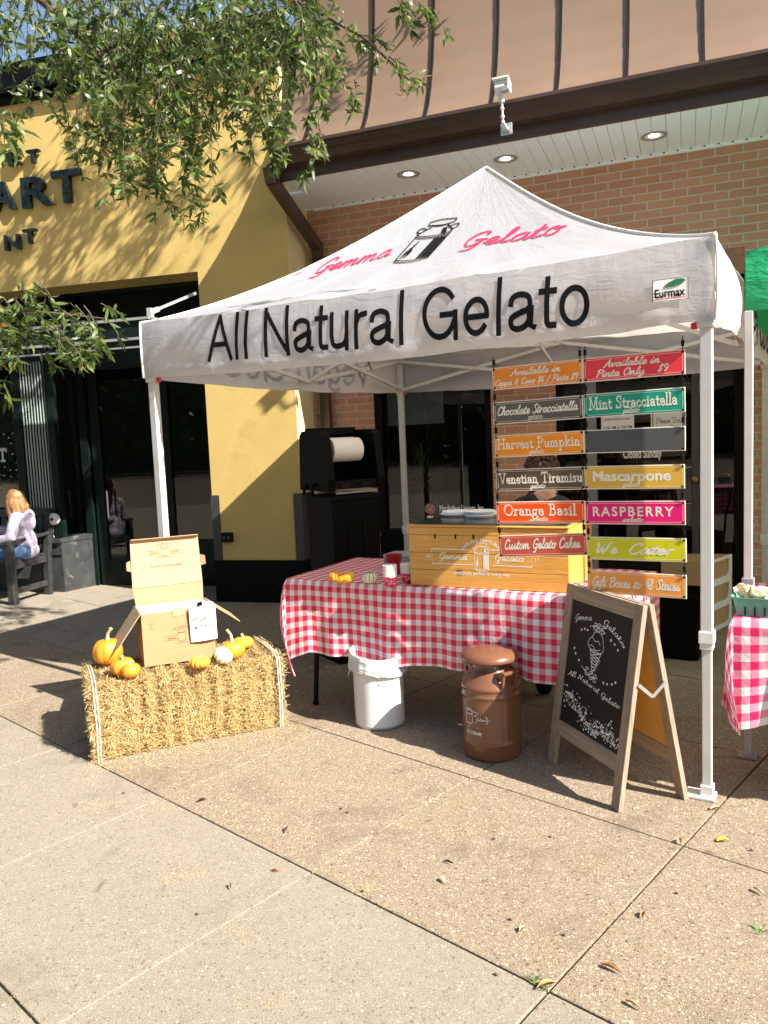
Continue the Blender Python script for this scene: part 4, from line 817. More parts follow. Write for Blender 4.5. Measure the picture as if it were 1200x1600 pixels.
(ca, cy0), (cb, cy1) = rfit(640, 408), rfit(694, 344); hs = (cy1-cy0)/1.62
V, F, Z = strokes2d([[(p[0]*1.0, p[1]) for p in s] for s in can_strokes()], .036); m = MB()
m.add([on_roof(ca+(cb-ca)*v[1]/1.62+v[0]*.25, cy0+v[1]*hs, .005+z*.0002) for v, z in zip(V, Z)], F)
for k in range(5):
    x = .2+.05*k; V, F, Z = subdiv2d(strokes2d([L((x, .1+.12*(k % 2)), (x+.01, .9-.2*(k % 3)))], .035))
    m.add([on_roof(ca+(cb-ca)*v[1]/1.62+v[0]*.25, cy0+v[1]*hs, .0064) for v in V], F)
m.build('roof_emblem', 'ink', cn)
# maker's patch at the front right corner
pa = fpx(1021, 474); pb = fpx(1077, 468); pt_ = fpx(1021, 440)
m = MB(); n = 6
for i in range(n):
    a0, a1 = pa[0]+(pb[0]-pa[0])*i/n, pa[0]+(pb[0]-pa[0])*(i+1)/n; zb = pa[1]+(pb[1]-pa[1])*.5; zt = pt_[1]+.004
    m.add([on_front(a0, zb, .006), on_front(a1, zb, .006), on_front(a1, zt, .006), on_front(a0, zt, .006)], [[0, 1, 2, 3]])
pc = m.build('maker_patch', 'paper', cn)
def on_patch(fx, fy, lift=.0075): return on_front(pa[0]+(pb[0]-pa[0])*fx, pa[1]+(pb[1]-pa[1])*.5+(pt_[1]+.004-pa[1]-(pb[1]-pa[1])*.5)*fy, lift)
m = MB(); V, F, Z = outline('Eurmax', .03); mx, Mx, My = min(v[0] for v in V), max(v[0] for v in V), max(v[1] for v in V); m.add([on_patch(.07+.84*(v[0]-mx)/(Mx-mx), .2+.36*v[1]/My) for v in V], F)
V, F, Z = strokes2d(rect_strokes(.015, .03, .985, .97), .022); m.add([on_patch(*v, .007) for v in V], F); m.build('patch_lettering', 'ink', pc)
m = MB(); lf = [(.3, .62), (.45, .8), (.65, .92), (.85, .9), (.93, .82), (.8, .68), (.55, .6)]; m.add([on_patch(*v) for v in lf], [list(range(7))]); m.build('patch_leaf', pbr('patchgreen', (.03, .14, .06), .5), pc)
m = MB(); V, F, Z = strokes2d([L((.07, .13), (.9, .13))], .035); m.add([on_patch(*v) for v in V], F); m.build('patch_line', 'redprint', pc)
# poles and truss
for P in (FR, FL, RR, RL):
    m = MB(); b = lambda z0, z1, s: m.box(P+UP*((z0+z1)/2), (s, s, z1-z0), ROTT, .003)
    b(.02, .70, .036); b(.67, 2.17, .044); lg = m.build('pole', 'polegrey', tent)
    m = MB(); m.box(P+UP*.665, (.058, .058, .05), ROTT, .004); m.box(P+UP*.63, (.05, .05, .03), ROTT, .004); m.build('pole_collar', 'whitemetal', lg)
    m = MB(); m.box(P-EX*.025+UP*.006, (.115, .085, .012), ROTT, .003); m.box(P+UP*.03, (.05, .05, .05), ROTT, .003); m.build('foot_plate', 'whitemetal', lg)
    m = MB(); m.box(P+UP*1.90, (.064, .064, .055), ROTT, .006); m.build('slider_bracket', 'polegrey', lg); m = MB(); m.box(P+UP*2.17, (.06, .06, .05), ROTT, .006); m.build('corner_bracket', 'polegrey', lg)
    m = MB(); m.box(P+EX*(.044 if P in (FL, RL) else -.044)+UP*1.885, (.026, .02, .026), ROTT, .006); m.build('release_latch', 'red', lg)
ZHI, ZLO = 2.165, 1.915
CN = [FL, FR, RR, RL]; ctr = (FR+RL)/2
def bar(a, b, w=.026, h=.016): mm = MB(); mm.bar(a, b, h, w); return mm.build('truss_bar', 'polegrey', tent)
for k in range(4):
    A, B = CN[k], CN[(k+1) % 4]; inn = -OUT[k]; off = inn*.02; md = (A+B)/2
    u = (B-A).normalized()*.03
    bar(A+u+off+UP*ZHI, md+off+UP*(ZLO+.02)); bar(A+u+off*2+UP*ZLO, md+off*2+UP*(ZHI+.03)); bar(md+off+UP*(ZHI+.03), B-u+off+UP*ZLO); bar(md+off*2+UP*(ZLO+.02), B-u+off*2+UP*ZHI)
    m = MB(); m.box(md+off*1.5+UP*(ZLO+.02), (.05, .05, .035), ROTT, .005); m.box(md+off*1.5+UP*(ZHI+.03), (.05, .05, .035), ROTT, .005)
    for q in (A.lerp(B, .25), A.lerp(B, .75)): m.box(q+off*1.5+UP*((ZHI+ZLO)/2+.012), (.035, .035, .03), ROTT, .004)
    m.build('truss_joint', 'polegrey', tent)
    bar(md+inn*.05+UP*(ZHI+.02), ctr-inn*.05+UP*2.06); bar(md+inn*.05+UP*(ZLO+.02), ctr-inn*.05+UP*2.52)
m = MB(); m.box(ctr+UP*2.6, (.04, .04, 1.06), ROTT, .003); m.box(ctr+UP*2.06, (.09, .09, .05), ROTT, .006); m.box(ctr+UP*2.5, (.09, .09, .05), ROTT, .006); m.build('centre_post', 'polegrey', tent)
m = MB(); p = onP(480+(430-0)/3.333*.0+570-480+0, 560, FP+EY*.06, FN); m.tube([p+UP*.05, p+UP*.02+EX*.01, p-UP*.02+EX*.02, p-UP*.06+EX*.035], .003, 6); m.build('tie_cord', 'black', tent)
# ------------------------------------------------------------------ hanging flavour signs
SO = FR+EY*.06
SF = lambda s, z: SO+EX*s+UP*z
sgroup = 'gelato flavour boards hanging from the tent'
def lin(r, g, b, k=1.): return tuple((x/255)**2.2*k for x in (r, g, b))
CRM = pbr('signcream', (.80, .74, .60), .5)
def sign(s0, z0, lab, colr, lines, tilt=0., border=True, s1=None, clip=True):
    wd = .407; ht = .0985; c = SF(s0+wd/2, z0+ht/2)
    t = thing('hanging_sign', lab, 'sign', c, TY, sgroup)
    rot = Matrix.Rotation(TY, 3, 'Z') @ Matrix.Rotation(tilt, 3, 'Y'); X = rot @ Vector((1, 0, 0)); Y = rot @ Vector((0, 0, 1)); Nn = rot @ Vector((0, -1, 0)); fr = (c, X, Y, Nn)
    m = MB(); m.box(c, (wd, .003, ht), rot, .001); bd = m.build('board', CRM, t)
    m = MB(); m.box(c-Nn*-.0016, (wd-.007, .001, ht-.007), rot); fc = m.build('colour_face', colr, t)
    m = MB(); strokes_on(m, rect_strokes(-wd/2+.010, -ht/2+.010, wd/2-.010, ht/2-.010), .0013, fr, .0026)
    if lines: m.build('border_line', CRM, fc)
    m = MB()
    for kind, txt, x0, x1, y, h in lines:
        t2 = {'s': lambda: script(txt, .14, .28, .7), 'S': lambda: script(txt, .125, .28, .8), 'r': lambda: roman(txt, .145, .55), 'b': lambda: outline(txt, .03), 'B': lambda: outline(txt, .02, 0, 1.25), 'p': lambda: outline(txt, .0)}[kind]()
        V = t2[0]; put(m, t2, -wd/2+x0*wd, -wd/2+x1*wd, -ht/2+y*ht, fr, .0026, h=h*ht, cap={'s': .95, 'S': .95, 'r': .95}.get(kind, None))
    if lines: m.build('lettering', CRM, fc)
    for sx in (-1, 1):
        m = MB(); o = fr[0]+X*(sx*(wd/2-.009))
        for yy in (ht/2-.009, -ht/2+.009): m = MB(); m.lathe([(0, .004), (.0045, .003), (.005, 0)], 10, o+Y*yy+Nn*.002, M4=Matrix.Rotation(TY, 4, 'Z') @ Matrix.Rotation(R_(90), 4, 'X')); m.build('eyelet', 'black', t)
        if clip:
            m = MB(); q = o+Y*(ht/2-.006); m.box(q+Y*.030, (.011, .012, .024), rot, .002); m.tube([q+Nn*.003, q+Y*.008+Nn*.006, q+Y*.018], .0018, 6); m.tube([q+Y*.042, q+Y*.05+Nn*.004, q+Y*.058+Nn*.003], .0018, 6)
            m.tube([q+Y*.018+X*.004, q+Y*.042+X*.004], .0022, 6); m.build('clip', 'black', t)
    return t
R1 = signmat('coral', lin(228, 62, 74)); R2 = signmat('teal', lin(22, 150, 122)); R3 = pbr('sign_slate', (.072, .074, .072), .7, var=.05); R4 = signmat('mustard', lin(212, 168, 62)); R5 = signmat('magenta', lin(226, 8, 112), (.2, .01, .06)); R6 = signmat('lime', lin(198, 196, 12), (.25, .22, .02), .62); R7 = signmat('apricot', lin(232, 148, 66))
L1 = signmat('orange', lin(228, 132, 44)); L2 = signmat('grey', lin(92, 87, 78)); L3 = signmat('amber', lin(240, 142, 16)); L4 = signmat('brown', lin(92, 72, 56)); L5 = signmat('vermilion', lin(244, 84, 8)); L6 = signmat('terracotta', lin(196, 80, 62))
rx = -.494
sign(rx, 1.7055, 'coral red board reading Available in Pinta Only $9', R1, [('s', 'Available in', .2, .77, .56, .3), ('s', 'Pinta Only', .13, .62, .16, .3), ('s', '$9', .74, .85, .2, .28)], -.008)
sign(rx, 1.5562, 'teal green board reading Mint Stracciatella gelato', R2, [('r', 'Mint Stracciatella', .05, .93, .34, .48), ('S', 'gelato', .39, .57, .12, .21)], -.012)
sign(rx, 1.4035, 'blank slate grey board with no lettering', R3, [], -.003)
sign(rx-.003, 1.2505, 'mustard yellow board reading Mascarpone gelato', R4, [('b', 'Mascarpone', .09, .87, .36, .42), ('S', 'gelato', .39, .57, .11, .21)], -.004)
sign(rx-.001, 1.102, 'magenta board reading RASPBERRY sorbetto', R5, [('B', 'RASPBERRY', .08, .89, .36, .40), ('S', 'sorbetto', .38, .60, .12, .21)], -.010)
sign(rx+.002, .9485, 'lime yellow board reading We Cater', R6, [('s', 'We', .1, .33, .3, .44), ('s', 'Cater', .44, .89, .3, .44)], -.010)
sign(rx+.002, .800, 'apricot orange board reading Gift Boxes to 48 States', R7, [('s', 'Gift Boxes to 48 States', .05, .94, .32, .42)], .004)
lx = -.904
sign(lx, 1.700, 'orange board reading Available in Coppa and Cono $6', L1, [('s', 'Available in', .2, .77, .58, .29), ('s', 'Coppa & Cono $6 / Pinta $9', .03, .96, .18, .26)], -.018)
sign(lx, 1.5475, 'grey brown board reading Chocolate Stracciatella gelato', L2, [('s', 'Chocolate Stracciatella', .05, .95, .40, .38), ('p', 'gelato', .4, .56, .14, .2)], -.022)
sign(lx+.002, 1.3985, 'amber orange board reading Harvest Pumpkin gelato', L3, [('r', 'Harvest Pumpkin', .03, .96, .38, .44), ('S', 'gelato', .39, .57, .12, .21)], -.022)
sign(lx+.004, 1.245, 'dark brown board reading Venetian Tiramisu gelato', L4, [('r', 'Venetian Tiramisu', .03, .97, .36, .44), ('S', 'gelato', .39, .57, .12, .21)], -.022)
sign(lx+.001, 1.0985, 'vermilion orange board reading Orange Basil sorbetto', L5, [('r', 'Orange Basil', .09, .91, .38, .48), ('S', 'sorbetto', .38, .60, .12, .21)], -.022)
sign(lx+.008, .9515, 'terracotta board reading Custom Gelato Cakes', L6, [('s', 'Custom Gelato Cakes', .07, .93, .36, .44)], -.062)
# ------------------------------------------------------------------ tables and cloths
def cloth(name, label, P0, yaw, Lg, Wd, zt, drop, mat, group, seed=0, corner=1., side_drop=None, right=True):
    """gingham cloth on a table: P0 = front left corner of the top"""
    X = Vector((math.cos(yaw), math.sin(yaw), 0)); Y = Vector((-X.y, X.x, 0)); m = MB(); P0 = Vector(P0); zt = zt+.004
    f = lambda x, w: (.016*math.sin(x*8+seed+.5*math.sin(x*3))+.012*math.sin(x*17+2*seed)+.008*math.sin(x*34+seed*3)+.009*math.exp(-((x-.62)/.02)**2)+.012*math.exp(-((x-1.13)/.03)**2))*w+.012*w
    top = lambda u, v: P0+X*(u*Lg)+Y*(v*Wd)+UP*(zt+.0012*math.sin(u*40+v*9))
    m.grid(top, 60, 24, lambda u, v: (u*Lg, v*Wd))
    r = .012
    def front(u, v):
        x = u*Lg; w = v*(drop+.07*corner*max(0, 1-x/.15)); o = -f(x, min(1.2, w/drop))-r*min(1, w/.03)
        return P0+X*x+Y*o+UP*(zt+.0012*math.sin(u*40)*(1-min(1, v*6))-w+(.010*math.sin(x*6+seed)+.006*math.sin(x*15+seed))*v)
    m.grid(lambda u, v: front(u, 1-v), 140, 26, lambda u, v: (u*Lg, -(1-v)*drop))
    sd = side_drop or drop
    def left(u, v):
        w = v*sd; y = u*Wd; o = -f(y*1.3+1, w/drop)*1.0-r*min(1, w/.03); return P0+Y*y+X*o+UP*(zt-w)
    m.grid(lambda u, v: left(1-u, 1-v), 50, 26, lambda u, v: (-(1-v)*sd, (1-u)*Wd))
    DR = drop+.07*corner
    RR_ = lambda a: (DR*math.cos(a)**2+sd*math.sin(a)**2)*(1+.24*math.sin(2*a)*corner)
    def cor(u, v):
        a = u*math.pi/2; rr = RR_(a)*v; k = math.sin(2*a)*corner; w = min(1.2, rr/drop)
        dx = -(f(1, w)+r*min(1, rr/.03))*math.sin(a)+k*(-.035*math.sin(min(1, v*1.15)*math.pi*.8)+.075*v*v)+(.03*math.sin(4*a)*v*corner)
        dy = -(f(0, w)+r*min(1, rr/.03))*math.cos(a)-.03*k*math.sin(v*2.6)+.05*max(0, math.sin(2*a-.8))*v
        return P0+X*dx+Y*dy+UP*(zt-rr*(1-.02*k))
    m.grid(lambda u, v: cor(1-u, 1-v), 24, 26, lambda u, v: (-RR_((1-u)*math.pi/2)*(1-v)*math.sin((1-u)*math.pi/2), -RR_((1-u)*math.pi/2)*(1-v)*math.cos((1-u)*math.pi/2)))
    if right:
        m.grid(lambda u, v: P0+X*(Lg+r*min(1, (1-v)*10))+Y*(u*Wd)+UP*(zt-(1-v)*drop), 12, 10, lambda u, v: (Lg+(1-v)*drop, u*Wd))
    o = m.build(name, mat, None, weld=True, doubles=.0012); tag(o, label, 'tablecloth', group); return o
def table(name, label, P0, yaw, Lg, Wd, zt, legs):
    t = thing(name, label, 'table', Vector(P0), yaw, 'folding tables'); X = Vector((math.cos(yaw), math.sin(yaw), 0)); Y = Vector((-X.y, X.x, 0)); rot = Matrix.Rotation(yaw, 3, 'Z'); P0 = Vector(P0)
    m = MB(); m.box(P0+X*Lg/2+Y*Wd/2+UP*(zt-.02), (Lg-.012, Wd-.012, .036), rot, .006); m.build('table_top', 'greyplastic', t)
    for x, sp in legs:
        for y in (.10, Wd-.10):
            m = MB(); a = P0+X*(x+.1*sp)+Y*y+UP*(zt-.04); m.tube([a, a-UP*.16-X*.0, a-UP*.3-X*.045*sp, a-UP*(zt-.05)-X*.075*sp], .014, 10); m.tube([a-UP*(zt-.05)-X*.075*sp, a-UP*(zt-.041)-X*.077*sp], .018, 10); m.build('leg', 'black', t)
        m = MB(); m.tube([P0+X*(x+.055*sp)+Y*.10+UP*.42, P0+X*(x+.055*sp)+Y*(Wd-.1)+UP*.42], .010, 8); m.build('cross_bar', 'black', t)
    return t
TYW = R_(-8.0); T0 = Vector((-2.087, 3.803, 0)); TX = Vector((math.cos(TYW), math.sin(TYW), 0)); TYv = Vector((-TX.y, TX.x, 0)); ZT = .74
table('folding_table', 'long folding table under the gelato chest, mostly hidden by its cloth', T0, TYW, 1.85, .76, ZT, ((.06, 1), (1.79, -1)))
cloth('tablecloth', 'red and white gingham cloth draped over the long table under the gelato chest', T0, TYW, 1.85, .76, ZT, .405, 'gingham', 'red gingham tablecloths', 1.3)
ZC = ZT+.006
# gelato chest
c0 = Vector((-1.325, 3.722, ZC)); cyw = R_(-5.5); CX = Vector((math.cos(cyw), math.sin(cyw), 0)); CY = Vector((-CX.y, CX.x, 0)); CW, CD, CH = .815, .52, .312; rc = Matrix.Rotation(cyw, 3, 'Z')
ch = thing('gelato_chest', 'honey pine gelato chest with white logo and steel top on the gingham table', 'display box', c0+CX*CW/2+CY*CD/2, cyw)
def cbox(m, x0, x1, y0, y1, z0, z1, bev=.002): m.box(c0+CX*((x0+x1)/2)+CY*((y0+y1)/2)+UP*((z0+z1)/2), (x1-x0, y1-y0, z1-z0), rc, bev)
zs = [0, .085, .172, .262, .302]
m = MB()
for a, b in zip(zs, zs[1:]): cbox(m, 0, CW, 0, .02, a+.0008, b-.0008)
m.build('front_boards', 'pine', ch)
m = MB()
for a, b in zip(zs, zs[1:]): cbox(m, CW-.02, CW-.001, .0205, CD, a+.0008, b-.0008); cbox(m, .001, .02, .0205, CD, a+.0008, b-.0008); cbox(m, .0205, CW-.0205, CD-.02, CD, a+.0008, b-.0008)
sm_ = m.build('side_boards', wood('pineside', (.55, .25, .035), (.72, .40, .09), .4, axis='Y'), ch)
m = MB(); cbox(m, -.006, CW+.006, -.006, CD+.006, .303, .312, .003); m.build('top_frame', 'pine', ch)
m = MB(); cbox(m, .012, CW-.012, .02, CD-.012, .3125, .3165); m.build('glass_top', pbr('steeltop', (.10, .105, .11), .18, metal=.7), ch)
m = MB()
for x in (.145, .255, .35): cbox(m, x-.004, x+.004, -.003, .0, .245, .268, .001)
m.build('hinge', 'black', ch)
m = MB(); fr = (c0-CY*.0, CX, UP, -CY)
x0, x1, y0, y1 = .125, .64, .118, .192
strokes_on(m, [L((.33, y1), (x0, y1), (x0, y0), (.345, y0)), L((.435, y1+.002), (x1, y1+.002), (x1, y0), (.445, y0))], .003, fr)
put(m, script('Gemma', .09, .2, .6), .165, .315, .142, fr, h=.033, cap=.95); put(m, script('Gelato', .09, .2, .6), .455, .605, .142, fr, h=.033, cap=.95)
emblem(m, fr, .388, .09, .083, .0022, dense=True); put(m, outline('practically perfect in every way', .01), .245, .53, .068, fr, h=.016)
put_raw(m, arc_text(outline('100% ALL NATURAL', .01), .388, .115, .12, 1.9, .014), fr); put(m, outline('20', .01), .095, .115, .148, fr, h=.013); put(m, outline('11', .01), .655, .672, .148, fr, h=.013)
m.build('logo_lettering', 'white', ch)
for px, py, k, lb in ((712, 806, 3, 'left'), (748, 808, 4, 'middle'), (775, 806, 2, 'right')):
    q = onZ(px, py, ZC+.318)
    for i in range(k):
        m = MB(); m.lathe([(0, .004), (.055, .004), (.075, .008), (.082, .008), (.083, 0), (.078, 0), (.075, .004), (.055, 0), (0, 0)], 30, (q.x+.006*math.sin(i*2+px), q.y+.03+.005*math.cos(i*3), ZC+.3175+i*.0085))
        tag(m.build('tub_lid', 'white'), 'round white tub lid in the %s stack on the gelato chest' % lb, 'lid', 'white tub lids on the gelato chest')
# paper cups, cash box, gourds on the table
def tcup(m, c, r0, r1, h, n=26): m.lathe([(0, 0), (r0, 0), (r1, h), (r1+.003, h+.001), (r1+.003, h+.004), (r1-.002, h+.003), (r1-.002, h-.004), (r0-.002, .006), (0, .006)], n, c)
M['cupwhite'] = pbr('cupwhite', (.8, .76, .7), .5)
def dotted():
    m, nt, b = _mat('polkadot'); tc = N(nt, 'ShaderNodeTexCoord'); vo = N(nt, 'ShaderNodeTexVoronoi'); vo.inputs['Scale'].default_value = 60; vo.inputs['Randomness'].default_value = .5
    nt.links.new(tc.outputs['Object'], vo.inputs['Vector']); f = ramp(nt, vo.outputs['Distance'], [(.33, (1, 1, 1)), (.37, (0, 0, 0))]); nt.links.new(mixc(nt, f, (.62, .015, .12), (.8, .45, .55)), b.inputs['Base Color']); return m
M['polkadot'] = dotted()
def cup_stack(p, k, lab, dec=True):
    t = thing('paper_cup_stack', lab, 'cups', p); m = MB(); tcup(m, p, .026, .034, .05); m.build('bottom_cup', 'polkadot', t)
    m = MB()
    for i in range(k): m.lathe([(.0335, 0), (.036, .009), (.0375, .0095), (.0375, .0115), (.034, .0115)], 26, Vector(p)+UP*(.0505+i*.0105))
    m.lathe([(.034, 0), (.0, .004)], 26, Vector(p)+UP*(.0505+k*.0105-.004)); m.build('cup_rims', 'cupwhite', t); return t
q = onZ(610, 917, ZC); cup_stack((q.x, q.y, ZC), 6, 'stack of white paper cups with a magenta polka dot base beside the chest')
q = onZ(632, 914, ZC); cup_stack((q.x-.004, q.y+.06, ZC), 5, 'stack of magenta polka dot cups half hidden by the corner of the chest')
q = onZ(609, 900, ZC); m = MB(); tcup(m, (q.x, q.y+.07, ZC), .034, .046, .105); m.box((q.x+.0, q.y+.07, ZC+.05), (.001, .001, .001)); tag(m.build('red_cup', 'cupred'), 'tall glossy red plastic cup standing behind the paper cup stack', 'cup')
q = onZ(598, 889, ZC)
cb = thing('cash_box', 'flat grey metal cash box lying behind the paper cups', 'cash box', (q.x+.11, q.y+.1, ZC), TYW)
m = MB(); m.box((q.x+.11, q.y+.1, ZC+.03), (.22, .15, .055), Matrix.Rotation(TYW, 3, 'Z'), .005); m.build('case', pbr('cashgrey', (.30, .30, .30), .4, metal=.3), cb)
m = MB(); m.box((q.x+.11, q.y+.1, ZC+.068), (.224, .154, .022), Matrix.Rotation(TYW, 3, 'Z'), .005); m.build('lid', pbr('cashgrey2', (.36, .36, .36), .4, metal=.3), cb)
def squash(name, lab, c, r, h, mat, lobes, depth=.16, stem=(.02, 0, .03), stripes=None, tilt=None, cat='pumpkin', group='pumpkins on the straw bale', sr=.008, dip=.18):
    c = Vector(c); t = thing(name, lab, cat, c, 0, group); n = 24; prof = []
    for i in range(n+1):
        a = math.pi*i/n; z = -math.cos(a); rr = math.sin(a)**.72
        prof.append((max(.002, rr*r), h*.5*(1+z*(1-dip*max(0, 1-rr*1.4)))))
    R = Matrix.Rotation(tilt[0], 4, tilt[1]) if tilt else Matrix.Identity(4); off = Vector((0, 0, h/2)); M4 = Matrix.Translation(off) @ R @ Matrix.Translation(-off)
    m = MB(); m.lathe(prof, 72, c, M4=M4, lobes=lobes, depth=depth); b = m.build('body', mat, t)
    if stripes:
        m = MB()
        for k in range(lobes):
            a = 2*math.pi*k/lobes; pts = [c+(M4 @ Vector((p[0]*(1-depth)*1.012*math.cos(a)+.0004, p[0]*(1-depth)*1.012*math.sin(a), p[1]))) for p in prof[3:-2]]; m.tube(pts, stripes, 6)
        m.build('stripe', 'greenstripe', b)
    top = M4 @ Vector((0, 0, h*.93)); e = M4 @ Vector((stem[0], stem[1], h*.93+stem[2])); mid = (top+e)/2+Vector((-stem[0]*.25, 0, stem[2]*.12))
    m = MB(); m.tube([c+top-UP*.006, c+top.lerp(mid, .5), c+mid, c+e], [sr*1.7, sr*1.05, sr*.9, sr], 10); m.build('stem', 'stem', t); return t
q = onZ(521, 911, ZC); squash('gourd', 'small round orange gourd touching the warty yellow gourd on the table', (q.x, q.y+.03, ZC), .040, .062, 'pumpkin', 10, stem=(.0, 0, .016), cat='gourd', group='gourds on the gingham table')
q = onZ(575, 913, ZC); squash('gourd', 'cream mini squash with dark green grooves on the gingham table', (q.x, q.y+.03, ZC), .041, .058, 'whitesquash', 10, .1, stem=(.004, 0, .014), stripes=.0022, cat='gourd', group='gourds on the gingham table')
q = onZ(535, 911, ZC); t = thing('gourd', 'warty yellow crookneck gourd lying on the gingham table', 'gourd', (q.x, q.y+.01, ZC), 0, 'gourds on the gingham table')
m = MB(); pts = [Vector((q.x-.045+.0, q.y+.005, ZC+.018)), Vector((q.x-.03, q.y, ZC+.016)), Vector((q.x-.01, q.y, ZC+.018)), Vector((q.x+.02, q.y+.005, ZC+.026)), Vector((q.x+.045, q.y+.012, ZC+.033)), Vector((q.x+.062, q.y+.016, ZC+.036))]
m.tube(pts, [.012, .016, .017, .027, .030, .012], 20)
for k in range(70):
    a, b = rnd.uniform(0, 6.28), rnd.uniform(.0, 1); p = pts[2].lerp(pts[4], b); r = .017+.014*b; m.ell(p+Vector((.0, r*math.cos(a), r*math.sin(a))), (.004, .004, .004), None, 6, 4)
m.build('body', 'gourd', t)
# white bucket with bin liner
q = onZ(595, 1143); bc = Vector((q.x, q.y, 0)); bc += Vector((ray(595, 1143).x, ray(595, 1143).y, 0)).normalized()*.135; br = .137
bk = thing('bucket', 'white plastic bucket lined with a white bin bag in front of the table', 'bucket', bc)
m = MB(); m.lathe([(0, .004), (br*.93, .004), (br*.95, .0), (br*.955, .02), (br*.975, .28), (br*.985, .292), (br*1.03, .295), (br*1.03, .31), (br*.99, .314), (br*1.0, .355), (br*1.045, .36), (br*1.045, .375), (br*.98, .375), (br*.94, .03), (0, .03)], 56, bc); m.build('bucket_body', 'bucket', bk)
m = MB()
def lin_(u, v):
    a = u*2*math.pi; wv = math.sin(a*7+1)+.6*math.sin(a*13+2)+.5*math.sin(a*23)
    if v < .5: f = v/.5; z = .26+.13*f+.018*math.sin(a*1-1.2)*f; r = br*(.90+.09*f)+.004*wv*(1-f)*f*2
    else: f = (v-.5)/.5; z = .39+.018*math.sin(a-1.2)-.085*f+.006*math.sin(a*3)*f; r = br*1.055+.004+.003*wv*f+.008*f
    return bc+Vector((r*math.cos(a), r*math.sin(a), z+.004*wv*(.3+v*.5)))
m.grid(lin_, 110, 26); m.build('bin_liner', 'liner', bk, weld=True)
m = MB(); vdir = Vector((-bc.x, -bc.y, 0)).normalized(); sd = Vector((-vdir.y, vdir.x, 0))
for s in (-1, 1):
    m = MB(); o = bc+sd*(s*br*1.03)+UP*.30; m.tube([o-vdir*.03+UP*.0, o-vdir*.03+sd*s*.016-UP*.03, o-UP*.045+sd*s*.018, o+vdir*.03-UP*.02+sd*s*.016, o+vdir*.03+UP*.01], .003, 8); m.build('handle', 'aluminium', bk)
m = MB(); m.lathe([(0, .002), (.006, .001), (.007, 0)], 12, bc+vdir*br*.972+sd*-.0+UP*.245, M4=vdir.to_track_quat('Z', 'Y').to_matrix().to_4x4()); m.build('rivet', 'greyplastic', bk)
# brown milk can
q = onZ(770, 1193); d_ = Vector((q.x, q.y, 0)).normalized(); mc = Vector((q.x, q.y, 0))+d_*.135; mr = .139
cn_ = thing('milk_can', 'brown painted milk can with white logo standing left of the chalkboard', 'milk can', mc)
def zsq(m):
    for v in m.v: v.z *= .865
def dent(m):
    for v in m.v:
        d = v-mc; a = math.atan2(d.y, d.x); k = 1-.012*math.exp(-((a+2.2)/.25)**2-((d.z-.22)/.05)**2)-.010*math.exp(-((a+1.2)/.3)**2-((d.z-.14)/.04)**2)-.002*math.sin(a*3+d.z*20); v.x = mc.x+d.x*k; v.y = mc.y+d.y*k
m = MB(); m.lathe([(0, .0), (mr*.90, 0), (mr*.95, .004), (mr*.985, .018), (mr*.985, .070), (mr*1.0, .074), (mr*1.012, .080), (mr*1.0, .086), (mr*.99, .094)]+[(mr*.985, .1+.02*k) for k in range(10)]+[(mr*.99, .295), (mr*1.012, .299), (mr*1.012, .307), (mr*.985, .311), (mr*.985, .330), (mr*1.012, .334), (mr*1.012, .342), (mr*.97, .350), (mr*.88, .370), (mr*.76, .393), (mr*.66, .410), (mr*.60, .420), (mr*.58, .430), (mr*.58, .470), (mr*.66, .478)], 72, mc); dent(m); m.build('can_body', 'milkcan', cn_)
m = MB(); m.lathe([(mr*.5, .466), (mr*.86, .456), (mr*.95, .457), (mr*.975, .463), (mr*.965, .473), (mr*.90, .487), (mr*.72, .499), (mr*.4, .506), (0, .508)], 60, mc); m.build('lid', 'milkcan', cn_)
tocam = Vector((-mc.x, -mc.y, 0)).normalized(); tright = Vector((-tocam.y, tocam.x, 0))*1.0
for an in (R_(38), R_(218)):
    hd_ = Matrix.Rotation(an, 3, 'Z') @ tocam; sd_ = Vector((-hd_.y, hd_.x, 0)); o = mc+hd_*mr*.74+UP*.385; m = MB()
    for s in (-1, 1): m.bar(o+sd_*s*.038-hd_*.02+UP*.01, o+sd_*s*.038+hd_*.045+UP*.035, .012, .022, (0, 0, 1), .002); m.bar(o+sd_*s*.038+hd_*.04+UP*.035, o+sd_*s*.038+hd_*.03-UP*.035, .012, .02, tuple(hd_), .002)
    m.bar(o-sd_*.045+hd_*.045+UP*.035, o+sd_*.045+hd_*.045+UP*.035, .022, .014, (0, 0, 1), .003); m.build('handle', 'milkcan', cn_)
m = MB()
def can_pt(x, y): a = x/mr; dv = Matrix.Rotation(a, 3, 'Z') @ tocam; return mc+dv*(mr*.985+.0016)+UP*y
def can_put(t2d, x0, x1, y0, h, cap=None):
    V, F, Z = t2d; mx, Mx, My = min(v[0] for v in V), max(v[0] for v in V), max(v[1] for v in V); m.add([can_pt(x0+(x1-x0)*(v[0]-mx)/(Mx-mx), y0+v[1]/(cap or My)*h) for v in V], F)
cx = -.115
for st in ([L((cx+.035, .252), (cx+.094, .252)), L((cx+.094, .252), (cx+.094, .216)), L((cx+.094, .216), (cx+.035, .216))]+[L((cx-.015+.022*i, .285-.006*i), (cx+.007+.022*i, .279-.006*i)) for i in range(3)]+[L((cx-.01, .19), (cx+.05, .187))]+[L((cx+.099, .232), (cx+.106, .232))]):
    V, F, Z = strokes2d([[(x, y) for x, y in st]], .0028); m.add([can_pt(*v) for v in V], F)
can_put(script('Gelato', .1, .2), cx+.042, cx+.088, .228, .013, .95); can_put(outline('ICE CREAM', .02), cx-.02, cx+.065, .148, .018)
